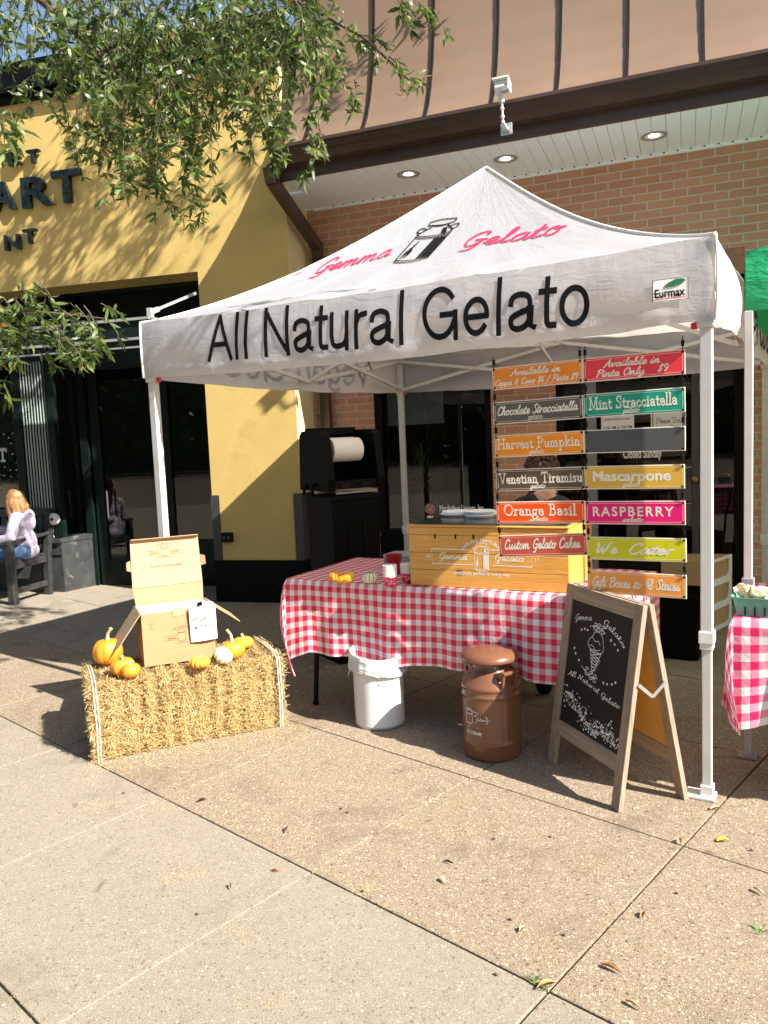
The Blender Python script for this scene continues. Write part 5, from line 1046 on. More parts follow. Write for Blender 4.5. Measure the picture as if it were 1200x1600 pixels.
V, F, Z = strokes2d([[(cx+p[0]*.048, .205+p[1]*.05) for p in s] for s in can_strokes(False)], .002); m.add([can_pt(*v) for v in V], F)
zsq(m); m.build('logo_lettering', 'chalk', cn_)
# folding chalkboard
def zfor(x, y, v):
    lo, hi = 0., 3.
    for _ in range(40):
        z = (lo+hi)/2; p = Vector((x, y, z))-CAMP; vv = 800-FPX*p.dot(_u2)/p.dot(_f)
        if vv > v: lo = z
        else: hi = z
    return z
A0 = Vector((-.248, 3.053, 0)); A1 = Vector((-.595, 3.471, 0)); AB = Vector((.242, .182, 0))
tR = A0+AB*.44; zt_ = zfor(tR.x, tR.y, 946); AX = (A0-A1).normalized(); AWd = (A0-A1).length   # AX: left -> right along the board
af = thing('chalkboard_sign', 'folding wooden chalkboard with white chalk ice cream cone and flowers by the tent pole', 'chalkboard', A0.lerp(A1, .5)+AB*.5, math.atan2(AX.y, AX.x))
def leaf_panel(base_r, top_r, art):
    up = (top_r-base_r); Hh = up.length; up.normalize(); Nn = AX.cross(up).normalized(); Nn = Nn if Nn.y < 0 else Nn
    o = base_r-AX*AWd; rot = Matrix((AX, up, AX.cross(up))).transposed()
    def pb(m, x0, x1, y0, y1, n0, n1, bev=.002): m.box(o+AX*((x0+x1)/2)+up*((y0+y1)/2)+AX.cross(up)*((n0+n1)/2), (x1-x0, y1-y0, abs(n1-n0)), rot, bev)
    for x0, x1 in ((0, .052), (AWd-.052, AWd)):
        m = MB(); pb(m, x0, x1, 0, Hh, -.011, .011); m.build('stile', 'greywoodZ', af)
    for y0, y1 in ((Hh-.065, Hh-.002), (.145, .212)):
        m = MB(); pb(m, .0525, AWd-.0525, y0, y1, -.010, .010); m.build('rail', 'greywoodX', af)
    m = MB(); pb(m, .0525, AWd-.0525, .2125, Hh-.0655, -.003, .003, 0); bd = m.build('board', 'chalkboard', af)
    m = MB(); pb(m, .053, AWd-.053, .213, Hh-.066, -.006 if art else .0031, -.0031 if art else .006, 0); m.build('backing', pbr('hardboard', (.50, .27, .06), .7, var=.06, scale=30), bd)
    return o, up, Hh, AX.cross(up), bd
o1, u1, H1, n1_, bd1 = leaf_panel(A0, Vector((tR.x, tR.y, zt_))-AX.cross(UP)*-.0-Vector((AX.y, -AX.x, 0))*-.012, True)
tR2 = Vector((tR.x, tR.y, zt_))-Vector((AX.y, -AX.x, 0))*.016
o2, u2, H2, n2_, bd2 = leaf_panel(A0+AB, tR2, False)
# chalk drawing: unit square of the visible board (x 0..1, y 0..1 upwards)
bw, bh = AWd-.105, H1-.0655-.2125
if n1_.y > 0: n1_ = -n1_
cfr = (o1+AX*.0525+u1*.2125, AX*1.0, u1*1.0, n1_)
cS = lambda pts: [(x*bw, y*bh) for x, y in pts]
m = MB()
def chalk_text(txt, pts, h, wd=.1, span=None):
    V, F, Z = script(txt, wd, .12, .8); mx, Mx = min(v[0] for v in V), max(v[0] for v in V); path = spline(pts, 12); out = []; xs_ = [q[0] for q in path]; ys_ = [q[1] for q in path]
    for v in V:
        px_ = xs_[0]+(xs_[-1]-xs_[0])*(v[0]-mx)/(Mx-mx); py_ = float(np.interp(px_, xs_, ys_)); out.append((px_*bw, (py_+v[1]*h)*bh))
    put_raw(m, (out, F, Z), cfr, .0045)
chalk_text('Gemma', [(.08, .84), (.18, .86), (.36, .885)], .05, .08); chalk_text('Gelato', [(.56, .885), (.7, .85), (.82, .81), (.92, .75)], .055, .08)
chalk_text('All Natural Gelato', [(.05, .385), (.25, .395), (.5, .37), (.75, .335), (.95, .325)], .042, .08)
ks = []
ks.append([(.36, .74), (.34, .70), (.38, .67), (.45, .665), (.52, .655), (.58, .67), (.60, .71), (.58, .75), (.56, .79), (.49, .815), (.43, .80), (.40, .765), (.36, .74)]); ks.append([(.40, .765), (.45, .735), (.5, .745), (.54, .72)]); ks.append([(.37, .69), (.42, .695), (.48, .67), (.55, .685)])
ks += [L((.39, .665), (.46, .475)), L((.46, .475), (.57, .655)), [(.385, .663), (.48, .648), (.575, .655)]]
for i in range(6): f = i/6; ks += [L((.39+.07*f, .66-.18*f), (.57-.075*f*1.0, .60-.10*f)), L((.57-.11*f, .655-.18*f), (.405+.05*f, .62-.13*f))]
ks.append([(.34, .835), (.43, .85), (.52, .845), (.6, .825)]); ks.append([(.28, .505), (.36, .475), (.46, .455), (.56, .465)])
for (x, y) in ((.40, .846), (.46, .849), (.53, .843), (.34, .485), (.41, .465), (.48, .456)):
    for s in (-1, 1): ks.append([(x, y), (x+.02, y+s*.03), (x+.06, y+s*.022), (x, y)])
strokes_on(m, [cS(s) for s in ks], .0026, cfr, .0045)
dots = [(.26, .80), (.21, .785), (.31, .80), (.7, .79), (.76, .77), (.82, .74), (.12, .62), (.15, .58), (.22, .54), (.66, .455), (.72, .46), (.79, .475), (.84, .50)]
rd = random.Random(3)
for k in range(150): x = rd.uniform(.03, .98); dots.append((x, max(.03, .20-.16*x+.05*math.sin(x*9)+rd.gauss(0, .045))))
for i, (x, y) in enumerate(dots): r = .006 if i < 13 else rd.uniform(.0025, .0055); put_raw(m, ([(x*bw+r*math.cos(a)*rd.uniform(.7, 1.1), y*bh+r*math.sin(a)) for a in [k*6.283/7 for k in range(7)]], [list(range(7))], [0]*7), cfr, .0049+.00001*(i % 9))
fl_ = [[(.03, .22), (.18, .15), (.36, .13), (.55, .075), (.75, .07), (.97, .04)], [(.1, .19), (.2, .235), (.26, .22)], [(.3, .135), (.38, .2), (.46, .19)], [(.55, .075), (.62, .15), (.7, .14)], [(.75, .07), (.86, .115), (.93, .1)], [(.4, .12), (.34, .07), (.3, .065)], [(.64, .07), (.6, .03), (.55, .03)]]
for k in range(34):
    x = rd.uniform(.04, .95); y = .20-.17*x+.045*math.sin(x*9); a = rd.uniform(-2.6, 2.6); l = rd.uniform(.03, .06); fl_ += [[(x, y), (x+l*.5*math.cos(a)-.012*math.sin(a), y+l*.4*math.sin(a)+.012), (x+l*math.cos(a), y+l*.8*math.sin(a)), (x+l*.5*math.cos(a)+.012*math.sin(a), y+l*.4*math.sin(a)-.012), (x, y)]]
strokes_on(m, [cS(s) for s in fl_], .0018, cfr, .0052)
m.build('chalk_drawing', 'chalk', bd1)
a_ = A0.lerp(Vector((tR.x, tR.y, zt_)), .62)+AX*.006; b_2 = (A0+AB).lerp(tR2, .62)+AX*.006; md_ = (a_+b_2)/2-UP*.055
for p_, q_ in ((a_, md_), (md_, b_2)):
    m = MB(); m.bar(p_, q_, .004, .014, tuple(UP), .001); m.build('hinge_arm', 'aluminium', af)
# ------------------------------------------------------------------ straw bale and what stands on it
BL0 = Vector((-2.681, 2.86, 0)); BX = Vector((.681, .689, 0)).normalized(); BY = Vector((-BX.y, BX.x, 0)); BW, BD, BH = .969, .435, .385
bale = thing('straw_bale', 'rectangular golden straw bale with white twine standing on the pavement', 'straw bale', BL0+BX*BW/2+BY*BD/2, math.atan2(BX.y, BX.x))
bp = lambda x, y, z: BL0+BX*x+BY*y+UP*z
rb = Matrix.Rotation(math.atan2(BX.y, BX.x), 3, 'Z')
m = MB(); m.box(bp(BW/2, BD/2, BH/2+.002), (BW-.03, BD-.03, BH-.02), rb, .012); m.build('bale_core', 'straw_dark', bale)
rs = random.Random(11); m = MB()
def blade(c, d, l, wd, nrm):
    d = d.normalized(); s = d.cross(nrm); s = (s.normalized() if s.length > 1e-4 else Vector((1, 0, 0)))*wd/2; b = c+d*l*.5+nrm*rs.uniform(-.004, .006); e = c+d*l+nrm*rs.uniform(-.008, .012)
    m.add([c-s, c+s, b+s, b-s, e+s*.6, e-s*.6], [[0, 1, 2, 3], [3, 2, 4, 5]]); r = rs.random(); m.at += [r, r]
for face, cnt in (('f', 15000), ('t', 9000), ('l', 4500), ('r', 1200), ('b', 700)):
    for _ in range(cnt):
        u, v = rs.random(), rs.random(); fl = .016*math.sin(u*BW*2*math.pi/.085+.8*math.sin(v*7))+.006*math.sin(u*90)
        if face == 'f': p = bp(u*BW, .012-fl*.6, v*BH); n = -BY; ax = BX*rs.gauss(0, 1)+UP*rs.gauss(0, .8)
        elif face == 't': p = bp(u*BW, v*BD, BH-.012+fl*.6); n = UP; ax = BX*rs.gauss(0, .9)+BY*rs.gauss(0, 1)
        elif face == 'l': p = bp(.012, u*BD, v*BH); n = -BX; ax = BY*rs.gauss(0, .6)+UP*rs.gauss(0, 1)
        elif face == 'r': p = bp(BW-.012, u*BD, v*BH); n = BX; ax = BY*rs.gauss(0, .6)+UP*rs.gauss(0, 1)
        else: p = bp(u*BW, BD-.012, v*BH); n = BY; ax = BX*rs.gauss(0, 1)+UP*rs.gauss(0, .8)
        ax = ax.normalized()+n*rs.uniform(-.12, .24); p = p+n*rs.uniform(-.006, .012)
        if p.z < .004: p.z = .004
        if p.z+ax.normalized().z*.05 < .002: ax.z = abs(ax.z)
        blade(p, ax, rs.choice((.5, .7, 1))*rs.uniform(.014, .046), rs.uniform(.0018, .0040), n)
sb = m.build('straw', 'strawbit', bale); sb['kind'] = 'stuff'
for x in (.03, BW-.03):
    for dx in (-.006, .007):
        m = MB(); pts = [bp(x+dx, -.022, .004), bp(x+dx+.004, -.024, BH*.5), bp(x+dx, -.020, BH-.01), bp(x+dx, .012, BH+.012), bp(x+dx, BD*.5, BH+.012), bp(x+dx, BD+.01, BH)]; m.tube(pts, .0019, 6); m.build('twine', 'strap', bale)
# cardboard gift box
ZBL = BH+.004
g0 = onZ(226, 1043, ZBL); g1 = onZ(338, 1026, ZBL); GX = (g1-g0).normalized(); GY = Vector((-GX.y, GX.x, 0)); GW = (g1-g0).length; GD, GH = .25, .275
gp = lambda x, y, z: g0+GX*x+GY*y+UP*z; rg = Matrix.Rotation(math.atan2(GX.y, GX.x), 3, 'Z')
gb = thing('cardboard_box', 'open brown cardboard gift box with raised lid standing on the straw bale', 'box', g0+GX*GW/2+GY*GD/2, math.atan2(GX.y, GX.x))
th = .004
def gbox(m, x0, x1, y0, y1, z0, z1): m.box(gp((x0+x1)/2, (y0+y1)/2, (z0+z1)/2), (x1-x0, y1-y0, z1-z0), rg, .0012)
m = MB(); gbox(m, 0, GW, 0, th, 0, GH); gbox(m, 0, th, th, GD-th, 0, GH); gbox(m, GW-th, GW, th, GD-th, 0, GH); gbox(m, 0, GW, GD-th, GD, 0, GH+.0); gbox(m, th, GW-th, th, GD-th, 0, .004); bd_ = m.build('box_body', 'cardboard', gb)
m = MB(); gbox(m, th+.001, GW-th-.001, th+.001, .024, .01, GH-.006); gbox(m, th+.001, .024, .0245, GD-.0245, .01, GH-.006); gbox(m, GW-.024, GW-th-.001, .0245, GD-.0245, .01, GH-.006); gbox(m, th+.001, GW-th-.001, GD-.024, GD-th-.001, .01, GH-.006); gbox(m, .0245, GW-.0245, .0245, GD-.0245, .01, GH*.55); m.build('foam_liner', 'white', gb)
m = MB(); gbox(m, GW*.43, GW*.59, -.0025, -.0005, GH-.030, GH+.012); m.build('tuck_flap', 'cardboardlight', bd_)
def sheet(name, pts, parent, mat='cardboard', t=.004):
    n = (pts[1]-pts[0]).cross(pts[2]-pts[0]).normalized(); m = MB(); k = len(pts); m.add([p+n*t/2 for p in pts]+[p-n*t/2 for p in pts], [list(range(k)), [k+i for i in range(k)][::-1]]+[[i, k+i, k+(i+1) % k, (i+1) % k] for i in range(k)]); return m.build(name, mat, parent)
ldir = (GY*.33+UP*.94).normalized(); h0 = gp(0, GD, GH+.012); h1 = gp(GW, GD, GH+.012)
LHt = .385
# back riser, lid panel, lid lip and ears
sheet('back_flap', [gp(.004, GD-.002, GH), gp(GW-.004, GD-.002, GH), gp(GW+.004, GD+.03, GH+.085), gp(-.004, GD+.03, GH+.085)], gb, 'cardboard')
lb = gp(0, GD+.031, GH+.0875)
lp = lambda x, y, n=0.: lb+GX*x+(GY*.10+UP*.995).normalized()*y+(-GY*.995+UP*.1).normalized()*n
LH2 = .25
lid = sheet('lid', [lp(-.004, 0), lp(GW+.004, 0), lp(GW-.002, LH2), lp(.002, LH2)], gb, 'cardboardlight')
sheet('lid_lip', [lp(.002, LH2+.002), lp(GW-.002, LH2+.002), lp(GW-.004, LH2+.012, .028), lp(.004, LH2+.012, .028)], lid, 'cardboard')
sheet('lid_ear', [lp(-.005, LH2*.36, -.002), lp(-.005, LH2*.60, -.002), lp(-.026, LH2*.57, .01), lp(-.028, LH2*.40, .01)][::-1], lid, 'cardboard'); sheet('lid_ear', [lp(GW+.004, LH2*.36, -.002), lp(GW+.004, LH2*.60, -.002), lp(GW+.026, LH2*.57, .01), lp(GW+.028, LH2*.38, .01)], lid, 'cardboard')
sheet('side_flap', [gp(-.002, .004, GH), gp(-.002, GD-.004, GH), gp(-.125, GD-.01, GH-.17), gp(-.125, .012, GH-.17)], gb, 'cardboardlight'); sheet('side_flap', [gp(GW+.002, .004, GH), gp(GW+.002, GD-.004, GH), gp(GW+.14, GD-.01, GH-.105), gp(GW+.14, .01, GH-.105)], gb, 'cardboard')
lfr = (lp(0, 0, .0024), GX, (GY*.10+UP*.995).normalized(), (-GY*.995+UP*.1).normalized())
m = MB(); W2 = GW
put(m, outline('FOLLOW US ON SOCIAL MEDIA', .01), W2*.27, W2*.74, LH2*.40, lfr, .0004, h=.012)
strokes_on(m, [L((W2*.43, LH2*.76), (W2*.23, LH2*.765), (W2*.23, LH2*.68), (W2*.43, LH2*.675)), L((W2*.55, LH2*.755), (W2*.74, LH2*.75), (W2*.74, LH2*.67), (W2*.55, LH2*.67))], .0018, lfr, .0004)
put(m, script('Gemma', .1, .2), W2*.27, W2*.41, LH2*.705, lfr, .0004, h=.013, cap=.95); put(m, script('Gelato', .1, .2), W2*.57, W2*.70, LH2*.70, lfr, .0004, h=.013, cap=.95)
emblem(m, lfr, W2*.49, LH2*.64, .042, .0012, .0004, False); put(m, outline('practically perfect in every way', .0), W2*.36, W2*.64, LH2*.61, lfr, .0004, h=.006); put_raw(m, arc_text(outline('100% ALL NATURAL', .01), W2*.49, LH2*.66, .062, 1.4, .007), lfr, .0004)
m.build('lid_print', 'inksoft', lid)
ffr = (gp(0, 0, 0)-GY*.0003, GX, UP, -GY); m = MB()
strokes_on(m, [L((GW*.08, GH*.79), (GW*.13, GH*.86), (GW*.18, GH*.79), (GW*.08, GH*.79)), L((GW*.13, GH*.78), (GW*.13, GH*.72)), L((GW*.10, GH*.76), (GW*.10, GH*.71), (GW*.16, GH*.71)), L((GW*.49, GH*.53), (GW*.30, GH*.53), (GW*.30, GH*.44), (GW*.49, GH*.44))], .0014, ffr, .0003)
emblem(m, ffr, GW*.535, GH*.40, .045, .0015, .0003, False); put(m, outline('practically perfect', 0.), GW*.42, GW*.62, GH*.36, ffr, .0003, h=.006); put_raw(m, arc_text(outline('100% ALL NATURAL', .01), GW*.54, GH*.42, .07, 1.3, .007), ffr, .0003); m.build('front_print', 'inksoft', bd_)
m = MB(); put(m, script('Gemma', .11, .2), GW*.34, GW*.47, GH*.465, ffr, .0003, h=.013, cap=.95); m.build('red_print', 'red', bd_)
# hanging notice card clipped to the box
nt0 = gp(GW*.655, -.012, GH*.36); nx = (GX*.98-GY*.05+UP*.04).normalized(); nu = (UP*.985-GY*.06-GX*.02).normalized(); nn = nx.cross(nu); cw_, chh = .135, .205
cp = lambda x, y: nt0+nx*x+nu*y+nn*(.008*math.sin(x*22))
card = thing('notice_card', 'white gift tag shaped card reading WE SHIP TO 48 STATES clipped to the cardboard box', 'card', nt0)
poly = [(0, 0), (cw_, 0), (cw_, chh*.86), (cw_*.88, chh), (cw_*.14, chh), (0, chh*.84)]
m = MB(); n = 10
rows = [0, .5, .84, 1.]
for i in range(n):
    xa, xb = cw_*i/n, cw_*(i+1)/n; top = lambda x: chh*min(1, .85+.15*min(x/(cw_*.14), (cw_-x)/(cw_*.12)))
    m.add([cp(xa, 0), cp(xb, 0), cp(xb, top(xb)), cp(xa, top(xa))], [[0, 1, 2, 3]])
cdo = m.build('card', 'paper', card, weld=True, solid=.0008)
def on_card(m, t2, x0, x1, y, h, cap=None):
    V, F, Z = t2; mx, Mx, My = min(v[0] for v in V), max(v[0] for v in V), max(v[1] for v in V); m.add([cp(x0+(x1-x0)*(v[0]-mx)/(Mx-mx), y+v[1]/(cap or My)*h)+nn*(.0012+z*.00005) for v, z in zip(V, Z)], F)
m = MB(); on_card(m, outline('WE SHIP TO', .025), .010, .124, .105, .024); on_card(m, outline('48 STATES', .025), .018, .120, .064, .024); m.build('card_lettering', pbr('greyink', (.04, .04, .045), .6), cdo)
m = MB(); on_card(m, outline('www.gemmagelato.com', .0), .015, .12, .04, .008); V, F, Z = strokes2d([[(cw_*.5+p[0]*.03, .135+p[1]*.027) for p in s] for s in can_strokes(False)]+[L((.03, .15), (.05, .15)), L((.085, .15), (.105, .15))], .0012); m.add([cp(*v)+nn*.0012 for v in V], F); m.build('card_print', pbr('paleink', (.5, .5, .52), .6), cdo)
m = MB(); q = cp(cw_*.42, chh-.004)+nn*.004; m.bar(q+nx*-.012, q+nx*.012, .012, .016, tuple(nu)); m.tube([q+nx*-.006+nu*.006, q+nx*-.005+nu*.022+nn*.004, q+nx*.005+nu*.022+nn*.004, q+nx*.006+nu*.006], .0012, 6); m.build('binder_clip', 'black', card)
# pumpkins on the bale
def onbale(u, v): q = onZ(u, v, ZBL+.004); return q
vd = Vector((-.5, .87, 0)).normalized()
def pk(u, v, r, **k): q = onbale(u, v)+vd*r*.75; return Vector((q.x, q.y, ZBL+.0))
squash('pumpkin', 'largest orange pumpkin with a curved grey stem on the left end of the bale', pk(167, 1041, .075), .078, .135, 'pumpkin', 10, .07, stem=(.03, .0, .065), sr=.009, dip=.12)
squash('pumpkin', 'small smooth orange pumpkin between the biggest pumpkin and a smaller one', pk(190, 1057, .055), .060, .088, 'pumpkin', 10, .05, stem=(.02, -.02, .018))
squash('pumpkin', 'smallest round orange pumpkin at the front left of the bale', pk(203, 1060, .045), .047, .070, 'pumpkin', 10, .04, stem=(.012, .005, .016))
squash('pumpkin', 'flat ribbed mini orange pumpkin in front of the cardboard box', pk(312, 1045, .05), .053, .056, 'pumpkinlight', 12, .15, stem=(.01, .01, .012))
squash('pumpkin', 'cream pumpkin with green stripes leaning beside the orange ones', pk(349, 1037, .05), .050, .075, 'whitesquash', 10, .1, stem=(.006, -.01, .012), stripes=.0024, tilt=(R_(38), 'Y'))
squash('pumpkin', 'orange pumpkin with a long upright stem behind the cream striped one', pk(364, 1031, .06), .066, .095, 'pumpkin', 10, .06, stem=(-.03, .0, .062), sr=.008)
squash('pumpkin', 'small ribbed orange pumpkin at the back right end of the bale', pk(380, 1014, .05), .058, .062, 'pumpkinlight', 12, .14, stem=(-.012, .008, .016))
# ------------------------------------------------------------------ things under and beside the tent
# hand towel station
hs0 = CAMP+ray(536, 800)*5.35; hs0.z = 0; hn = Vector((.80, -.60, 0)).normalized(); hx = Vector((-hn.y, hn.x, 0)); hyw = math.atan2(hx.y, hx.x); rh = Matrix.Rotation(hyw, 3, 'Z')
st = thing('towel_station', 'tall black plastic hand wash stand with a white paper towel roll on top', 'hand wash stand', hs0, hyw)
hp_ = lambda x, n, z: hs0+hx*x+hn*n+UP*z
def hbox(m, x0, x1, n0, n1, z0, z1, bev=.012): m.box(hp_((x0+x1)/2, (n0+n1)/2, (z0+z1)/2), (x1-x0, n1-n0, z1-z0), rh, bev)
HT = zfor(hs0.x, hs0.y, 672); H1_ = zfor(hs0.x, hs0.y, 768)
def taper(m, z0, z1, a0, a1, b0, b1, nn_=0.):
    vs = [hp_(sx*a, nn_+sy*b, z) for z, a, b in ((z0, a0, b0), (z1, a1, b1)) for sx, sy in ((-1, -1), (1, -1), (1, 1), (-1, 1))]; m.add(vs, [[3, 2, 1, 0], [4, 5, 6, 7], [0, 1, 5, 4], [1, 2, 6, 5], [2, 3, 7, 6], [3, 0, 4, 7]])
m = MB(); taper(m, 0, H1_-.02, .165, .185, .165, .185); 
for x in (-.06, .06): hbox(m, x-.016, x+.016, .16, .186, .1, H1_-.04, .004)
hbox(m, -.19, .19, -.19, .19, H1_-.055, H1_-.012, .012); bs = m.build('tank', 'blackplastic', st)
m = MB(); m.tube([hp_(-.15, .19, H1_+.004), hp_(.15, .19, H1_+.004)], .008, 8); m.build('hinge_rod', 'greyplastic', st)
hh = HT-H1_
m = MB()
for s in (-1, 1):
    pf = [(-.21, .02), (.20, .02), (.215, .10), (.17, hh-.03), (.13, hh), (-.14, hh), (-.18, hh-.03)]
    m.prism(pf, s*.165, s*.215, (hs0+UP*H1_, hn, UP, hx))
hbox(m, -.164, .164, -.20, -.17, H1_+.02, HT+.015, .006); hbox(m, -.164, .164, -.168, .20, H1_+.03, H1_+.085, .006); hbox(m, -.164, .164, -.20, -.06, HT-.03, HT+.02, .006)
hd2 = m.build('dispenser_hood', 'blackplastic', st)
m = MB()
for x in (-.08, .07): hbox(m, x-.035, x+.035, .198, .206, H1_+.035, H1_+.07, .003)
m.build('catch', 'black', hd2)
m = MB(); m.tube([hp_(-.112, .05, H1_+hh*.68), hp_(.112, .05, H1_+hh*.68)], .080, 36); rl_ = m.build('towel_roll', 'white', st)
m = MB(); m.tube([hp_(-.22, .02, H1_+.06), hp_(-.245, .04, H1_+.06), hp_(-.245, .04, H1_-.005), hp_(-.245, -.10, H1_-.005), hp_(-.22, -.10, H1_+.06)], .012, 8); m.build('carry_handle', 'blackplastic', hd2)
m = MB(); m.grid(lambda u, v: hp_(-.108+.216*u, .05-.03-.14*v, H1_+hh*.68+.081-.005*v+.02*v*(1-v)), 4, 8); m.build('towel_sheet', 'white', rl_, solid=.001)
# black waste bin and cardboard file box behind the chalkboard
q = onZ(1062, 1034); bn0 = Vector((q.x-.02, q.y+.17, 0)); bt = thing('waste_bin', 'open black plastic waste bin standing behind the chalkboard', 'waste bin', bn0, R_(-10))
m = MB(); rr_ = Matrix.Rotation(R_(-10), 3, 'Z')
def rrect(a, b, r, n=5): return [(sx*(a-r)+r*math.cos(R_(a0+90*k/n)), sy*(b-r)+r*math.sin(R_(a0+90*k/n))) for sx, sy, a0 in ((1, 1, 0), (-1, 1, 90), (-1, -1, 180), (1, -1, 270)) for k in range(n+1)]
rings = [(0, .15, .12), (.41, .19, .155), (.415, .20, .165), (.435, .20, .165), (.435, .188, .153), (.02, .145, .115)]; vs = []; n = 24
for z, a, b in rings: vs += [bn0+rr_ @ Vector((x, y, z)) for x, y in rrect(a, b, .04)]
m.add(vs, [[i*n+k, i*n+(k+1) % n, (i+1)*n+(k+1) % n, (i+1)*n+k] for i in range(len(rings)-1) for k in range(n)]+[list(range(n))[::-1], [5*n+k for k in range(n)]]); m.build('bin_body', 'blackplastic', bt)
fc0 = CAMP+ray(1103, 900)*5.55; fc0.z = 0; fx_ = Vector((-.95, -.05, 0)).normalized(); fy_ = Vector((.42, .9, 0)).normalized()
FT = zfor(fc0.x, fc0.y, 878); FWd, FDp = .30, .42
fb = thing('file_box', 'tan box with a white slotted side frame standing behind the tent pole', 'storage box', fc0)
fq = lambda a, b, z: fc0+fx_*a+fy_*b+UP*z
m = MB(); vs = [fq(a, b, z) for z in (.0, FT) for a, b in ((0, 0), (FWd, 0), (FWd, FDp), (0, FDp))]; m.add(vs, [[3, 2, 1, 0], [4, 5, 6, 7], [0, 1, 5, 4], [1, 2, 6, 5], [2, 3, 7, 6], [3, 0, 4, 7]]); m.build('box_body', 'cardboard', fb)
fno = Vector((fy_.y, -fy_.x, 0)); m = MB(); hz = FT/3
def slot_frame(m):
    a = MB(); 
    for i in range(3):
        z0, z1 = hz*i, hz*(i+1); out = [(.0, z0), (FDp, z0), (FDp, z1), (0, z1)]
        x0, x1, y0, y1, r = .03, FDp-.05, z0+.03, z1-.02, .05
        inn = [(x0, y0), (x1-r, y0)]+[(x1-r+r*math.cos(R_(t)), y0+r+r*math.sin(R_(t))) for t in (-90, -60, -30, 0)]+[(x1, y1-.01), (x1-.01, y1), (x0, y1)]
        P3 = lambda p, n: fq(0, p[0], p[1])+fno*n
        ring = [(0, z0), (FDp-.06, z0), (FDp-.03, z0), (FDp, z0), (FDp, z0+.04), (FDp, z1-.01), (FDp, z1), (FDp-.02, z1), (0, z1)]
        ring = [(0, z0), (FDp*.8, z0), (FDp*.9, z0), (FDp*.97, z0), (FDp, z0+.01), (FDp, z0+.06), (FDp, z1-.02), (FDp, z1), (0, z1)]
        k = len(inn); assert k == len(ring)
        for n0 in (.012,):
            m.add([P3(p, n0) for p in ring]+[P3(p, n0) for p in inn], [[j, (j+1) % k, k+(j+1) % k, k+j] for j in range(k)])
            m.add([P3(p, n0) for p in inn]+[P3(p, .001) for p in inn], [[j, (j+1) % k, k+(j+1) % k, k+j] for j in range(k)])
            m.add([P3(p, n0) for p in ring]+[P3(p, .001) for p in ring], [[j, k+j, k+(j+1) % k, (j+1) % k] for j in range(k)])
slot_frame(m); m.build('slotted_frame', 'whitemetal', fb)
# potted plant behind the shop window
pp0 = Vector((-2.42, YB+.36, .0)); pz = .95
po = thing('potted_plant', 'spiky leaved dracaena in a pot behind the shop window', 'plant', (pp0.x, pp0.y, .45))
m = MB(); m.lathe([(0, .45), (.10, .45), (.14, .72), (.15, .73), (.13, .73), (0, .70)], 28, pp0); m.build('pot', 'black', po)
m = MB(); m.tube([pp0+UP*.7, pp0+UP*1.0, pp0+UP*1.16+Vector((.02, 0, 0))], [.02, .016, .012], 10); m.build('cane', 'bark', po)
rp = random.Random(5); m = MB()
for k in range(70):
    a = rp.uniform(0, 6.283); el = rp.uniform(-.3, 1.3); d = Vector((math.cos(a)*math.cos(el), math.sin(a)*math.cos(el)*.55, math.sin(el))); l = rp.uniform(.22, .40); b = pp0+UP*rp.uniform(1.0, 1.22); s = d.cross(UP).normalized()*.016; prev = None
    pts = [b+d*l*t-UP*(.22*l*(t*t)*(1.4 if el < .8 else .5)) for t in (0, .3, .6, .85, 1)]; ws = [.6, 1, .9, .5, .02]
    vs = []
    for p, w_ in zip(pts, ws): vs += [p-s*w_, p+s*w_]
    m.add(vs, [[2*i, 2*i+1, 2*i+3, 2*i+2] for i in range(4)]); r = rp.random(); m.at += [r]*4
m.build('leaves', 'plantleaf', po)
# ------------------------------------------------------------------ neighbouring green stall
G0 = Vector((.251, 3.75, 0)); GYW = R_(-8.8); GXv = EX; GYv = EY; GWt = 2.95
gz = zfor(G0.x, G0.y, 487); ge = zfor(G0.x, G0.y, 394)
gt = thing('green_tent', 'green pop-up canopy tent at the right edge on grey poles', 'tent', G0+GXv*GWt/2+GYv*GWt/2, GYW)
gcs = [G0, G0+GXv*GWt, G0+GXv*GWt+GYv*GWt, G0+GYv*GWt]; gap = G0+GXv*GWt/2+GYv*GWt/2+UP*(ge+.8)
gout = [-GYv, GXv, GYv, -GXv]; gc2 = [c+(gout[k]+gout[(k+3) % 4])*.012 for k, c in enumerate(gcs)]
m = MB()
for k in range(4):
    a, b = gc2[k], gc2[(k+1) % 4]
    m.grid(lambda u, v: a.lerp(b, u).lerp(gap-UP*ge, v)+UP*(ge-.08*math.sin(math.pi*v)+.004*math.sin(u*30+v*9)) if False else (a+(b-a)*u+UP*ge).lerp(gap, v)-UP*(.08*math.sin(math.pi*v)), 24, 12)
    m.grid(lambda u, v: a+(b-a)*u+UP*(ge-(ge-gz)*(1-v))+gout[k]*(.008*math.sin(u*40+v*2)*(1-v)+.006*math.sin(v*3.1)), 60, 8)
m.build('canopy', 'greencanopy', gt, weld=True, doubles=.0005)
for c in gcs:
    m = MB(); zc = zfor(G0.x, G0.y, 912); m.box(c+UP*(zc+1.95+.02)/2+UP*.0, (.034, .034, 1.95-zc+.04), ROTT, .003); m.box(c+UP*zc/2, (.027, .027, zc-.02), ROTT, .003); pg = m.build('pole', 'polegrey', gt)
    m = MB(); m.box(c+UP*zc, (.05, .05, .055), ROTT, .004); m.build('pole_collar', 'greyplastic', pg); m = MB(); m.box(c+UP*.006, (.08, .08, .012), ROTT, .003); m.build('foot_plate', 'greyplastic', pg)
U0 = onZ(1146, 966, ZT); U0.z = 0; UYW = R_(-9)
table('folding_table', 'folding table with black bent legs under the mushroom cartons at right', U0, UYW, 1.83, .76, ZT, ((.22, 1), (1.79, -1)))
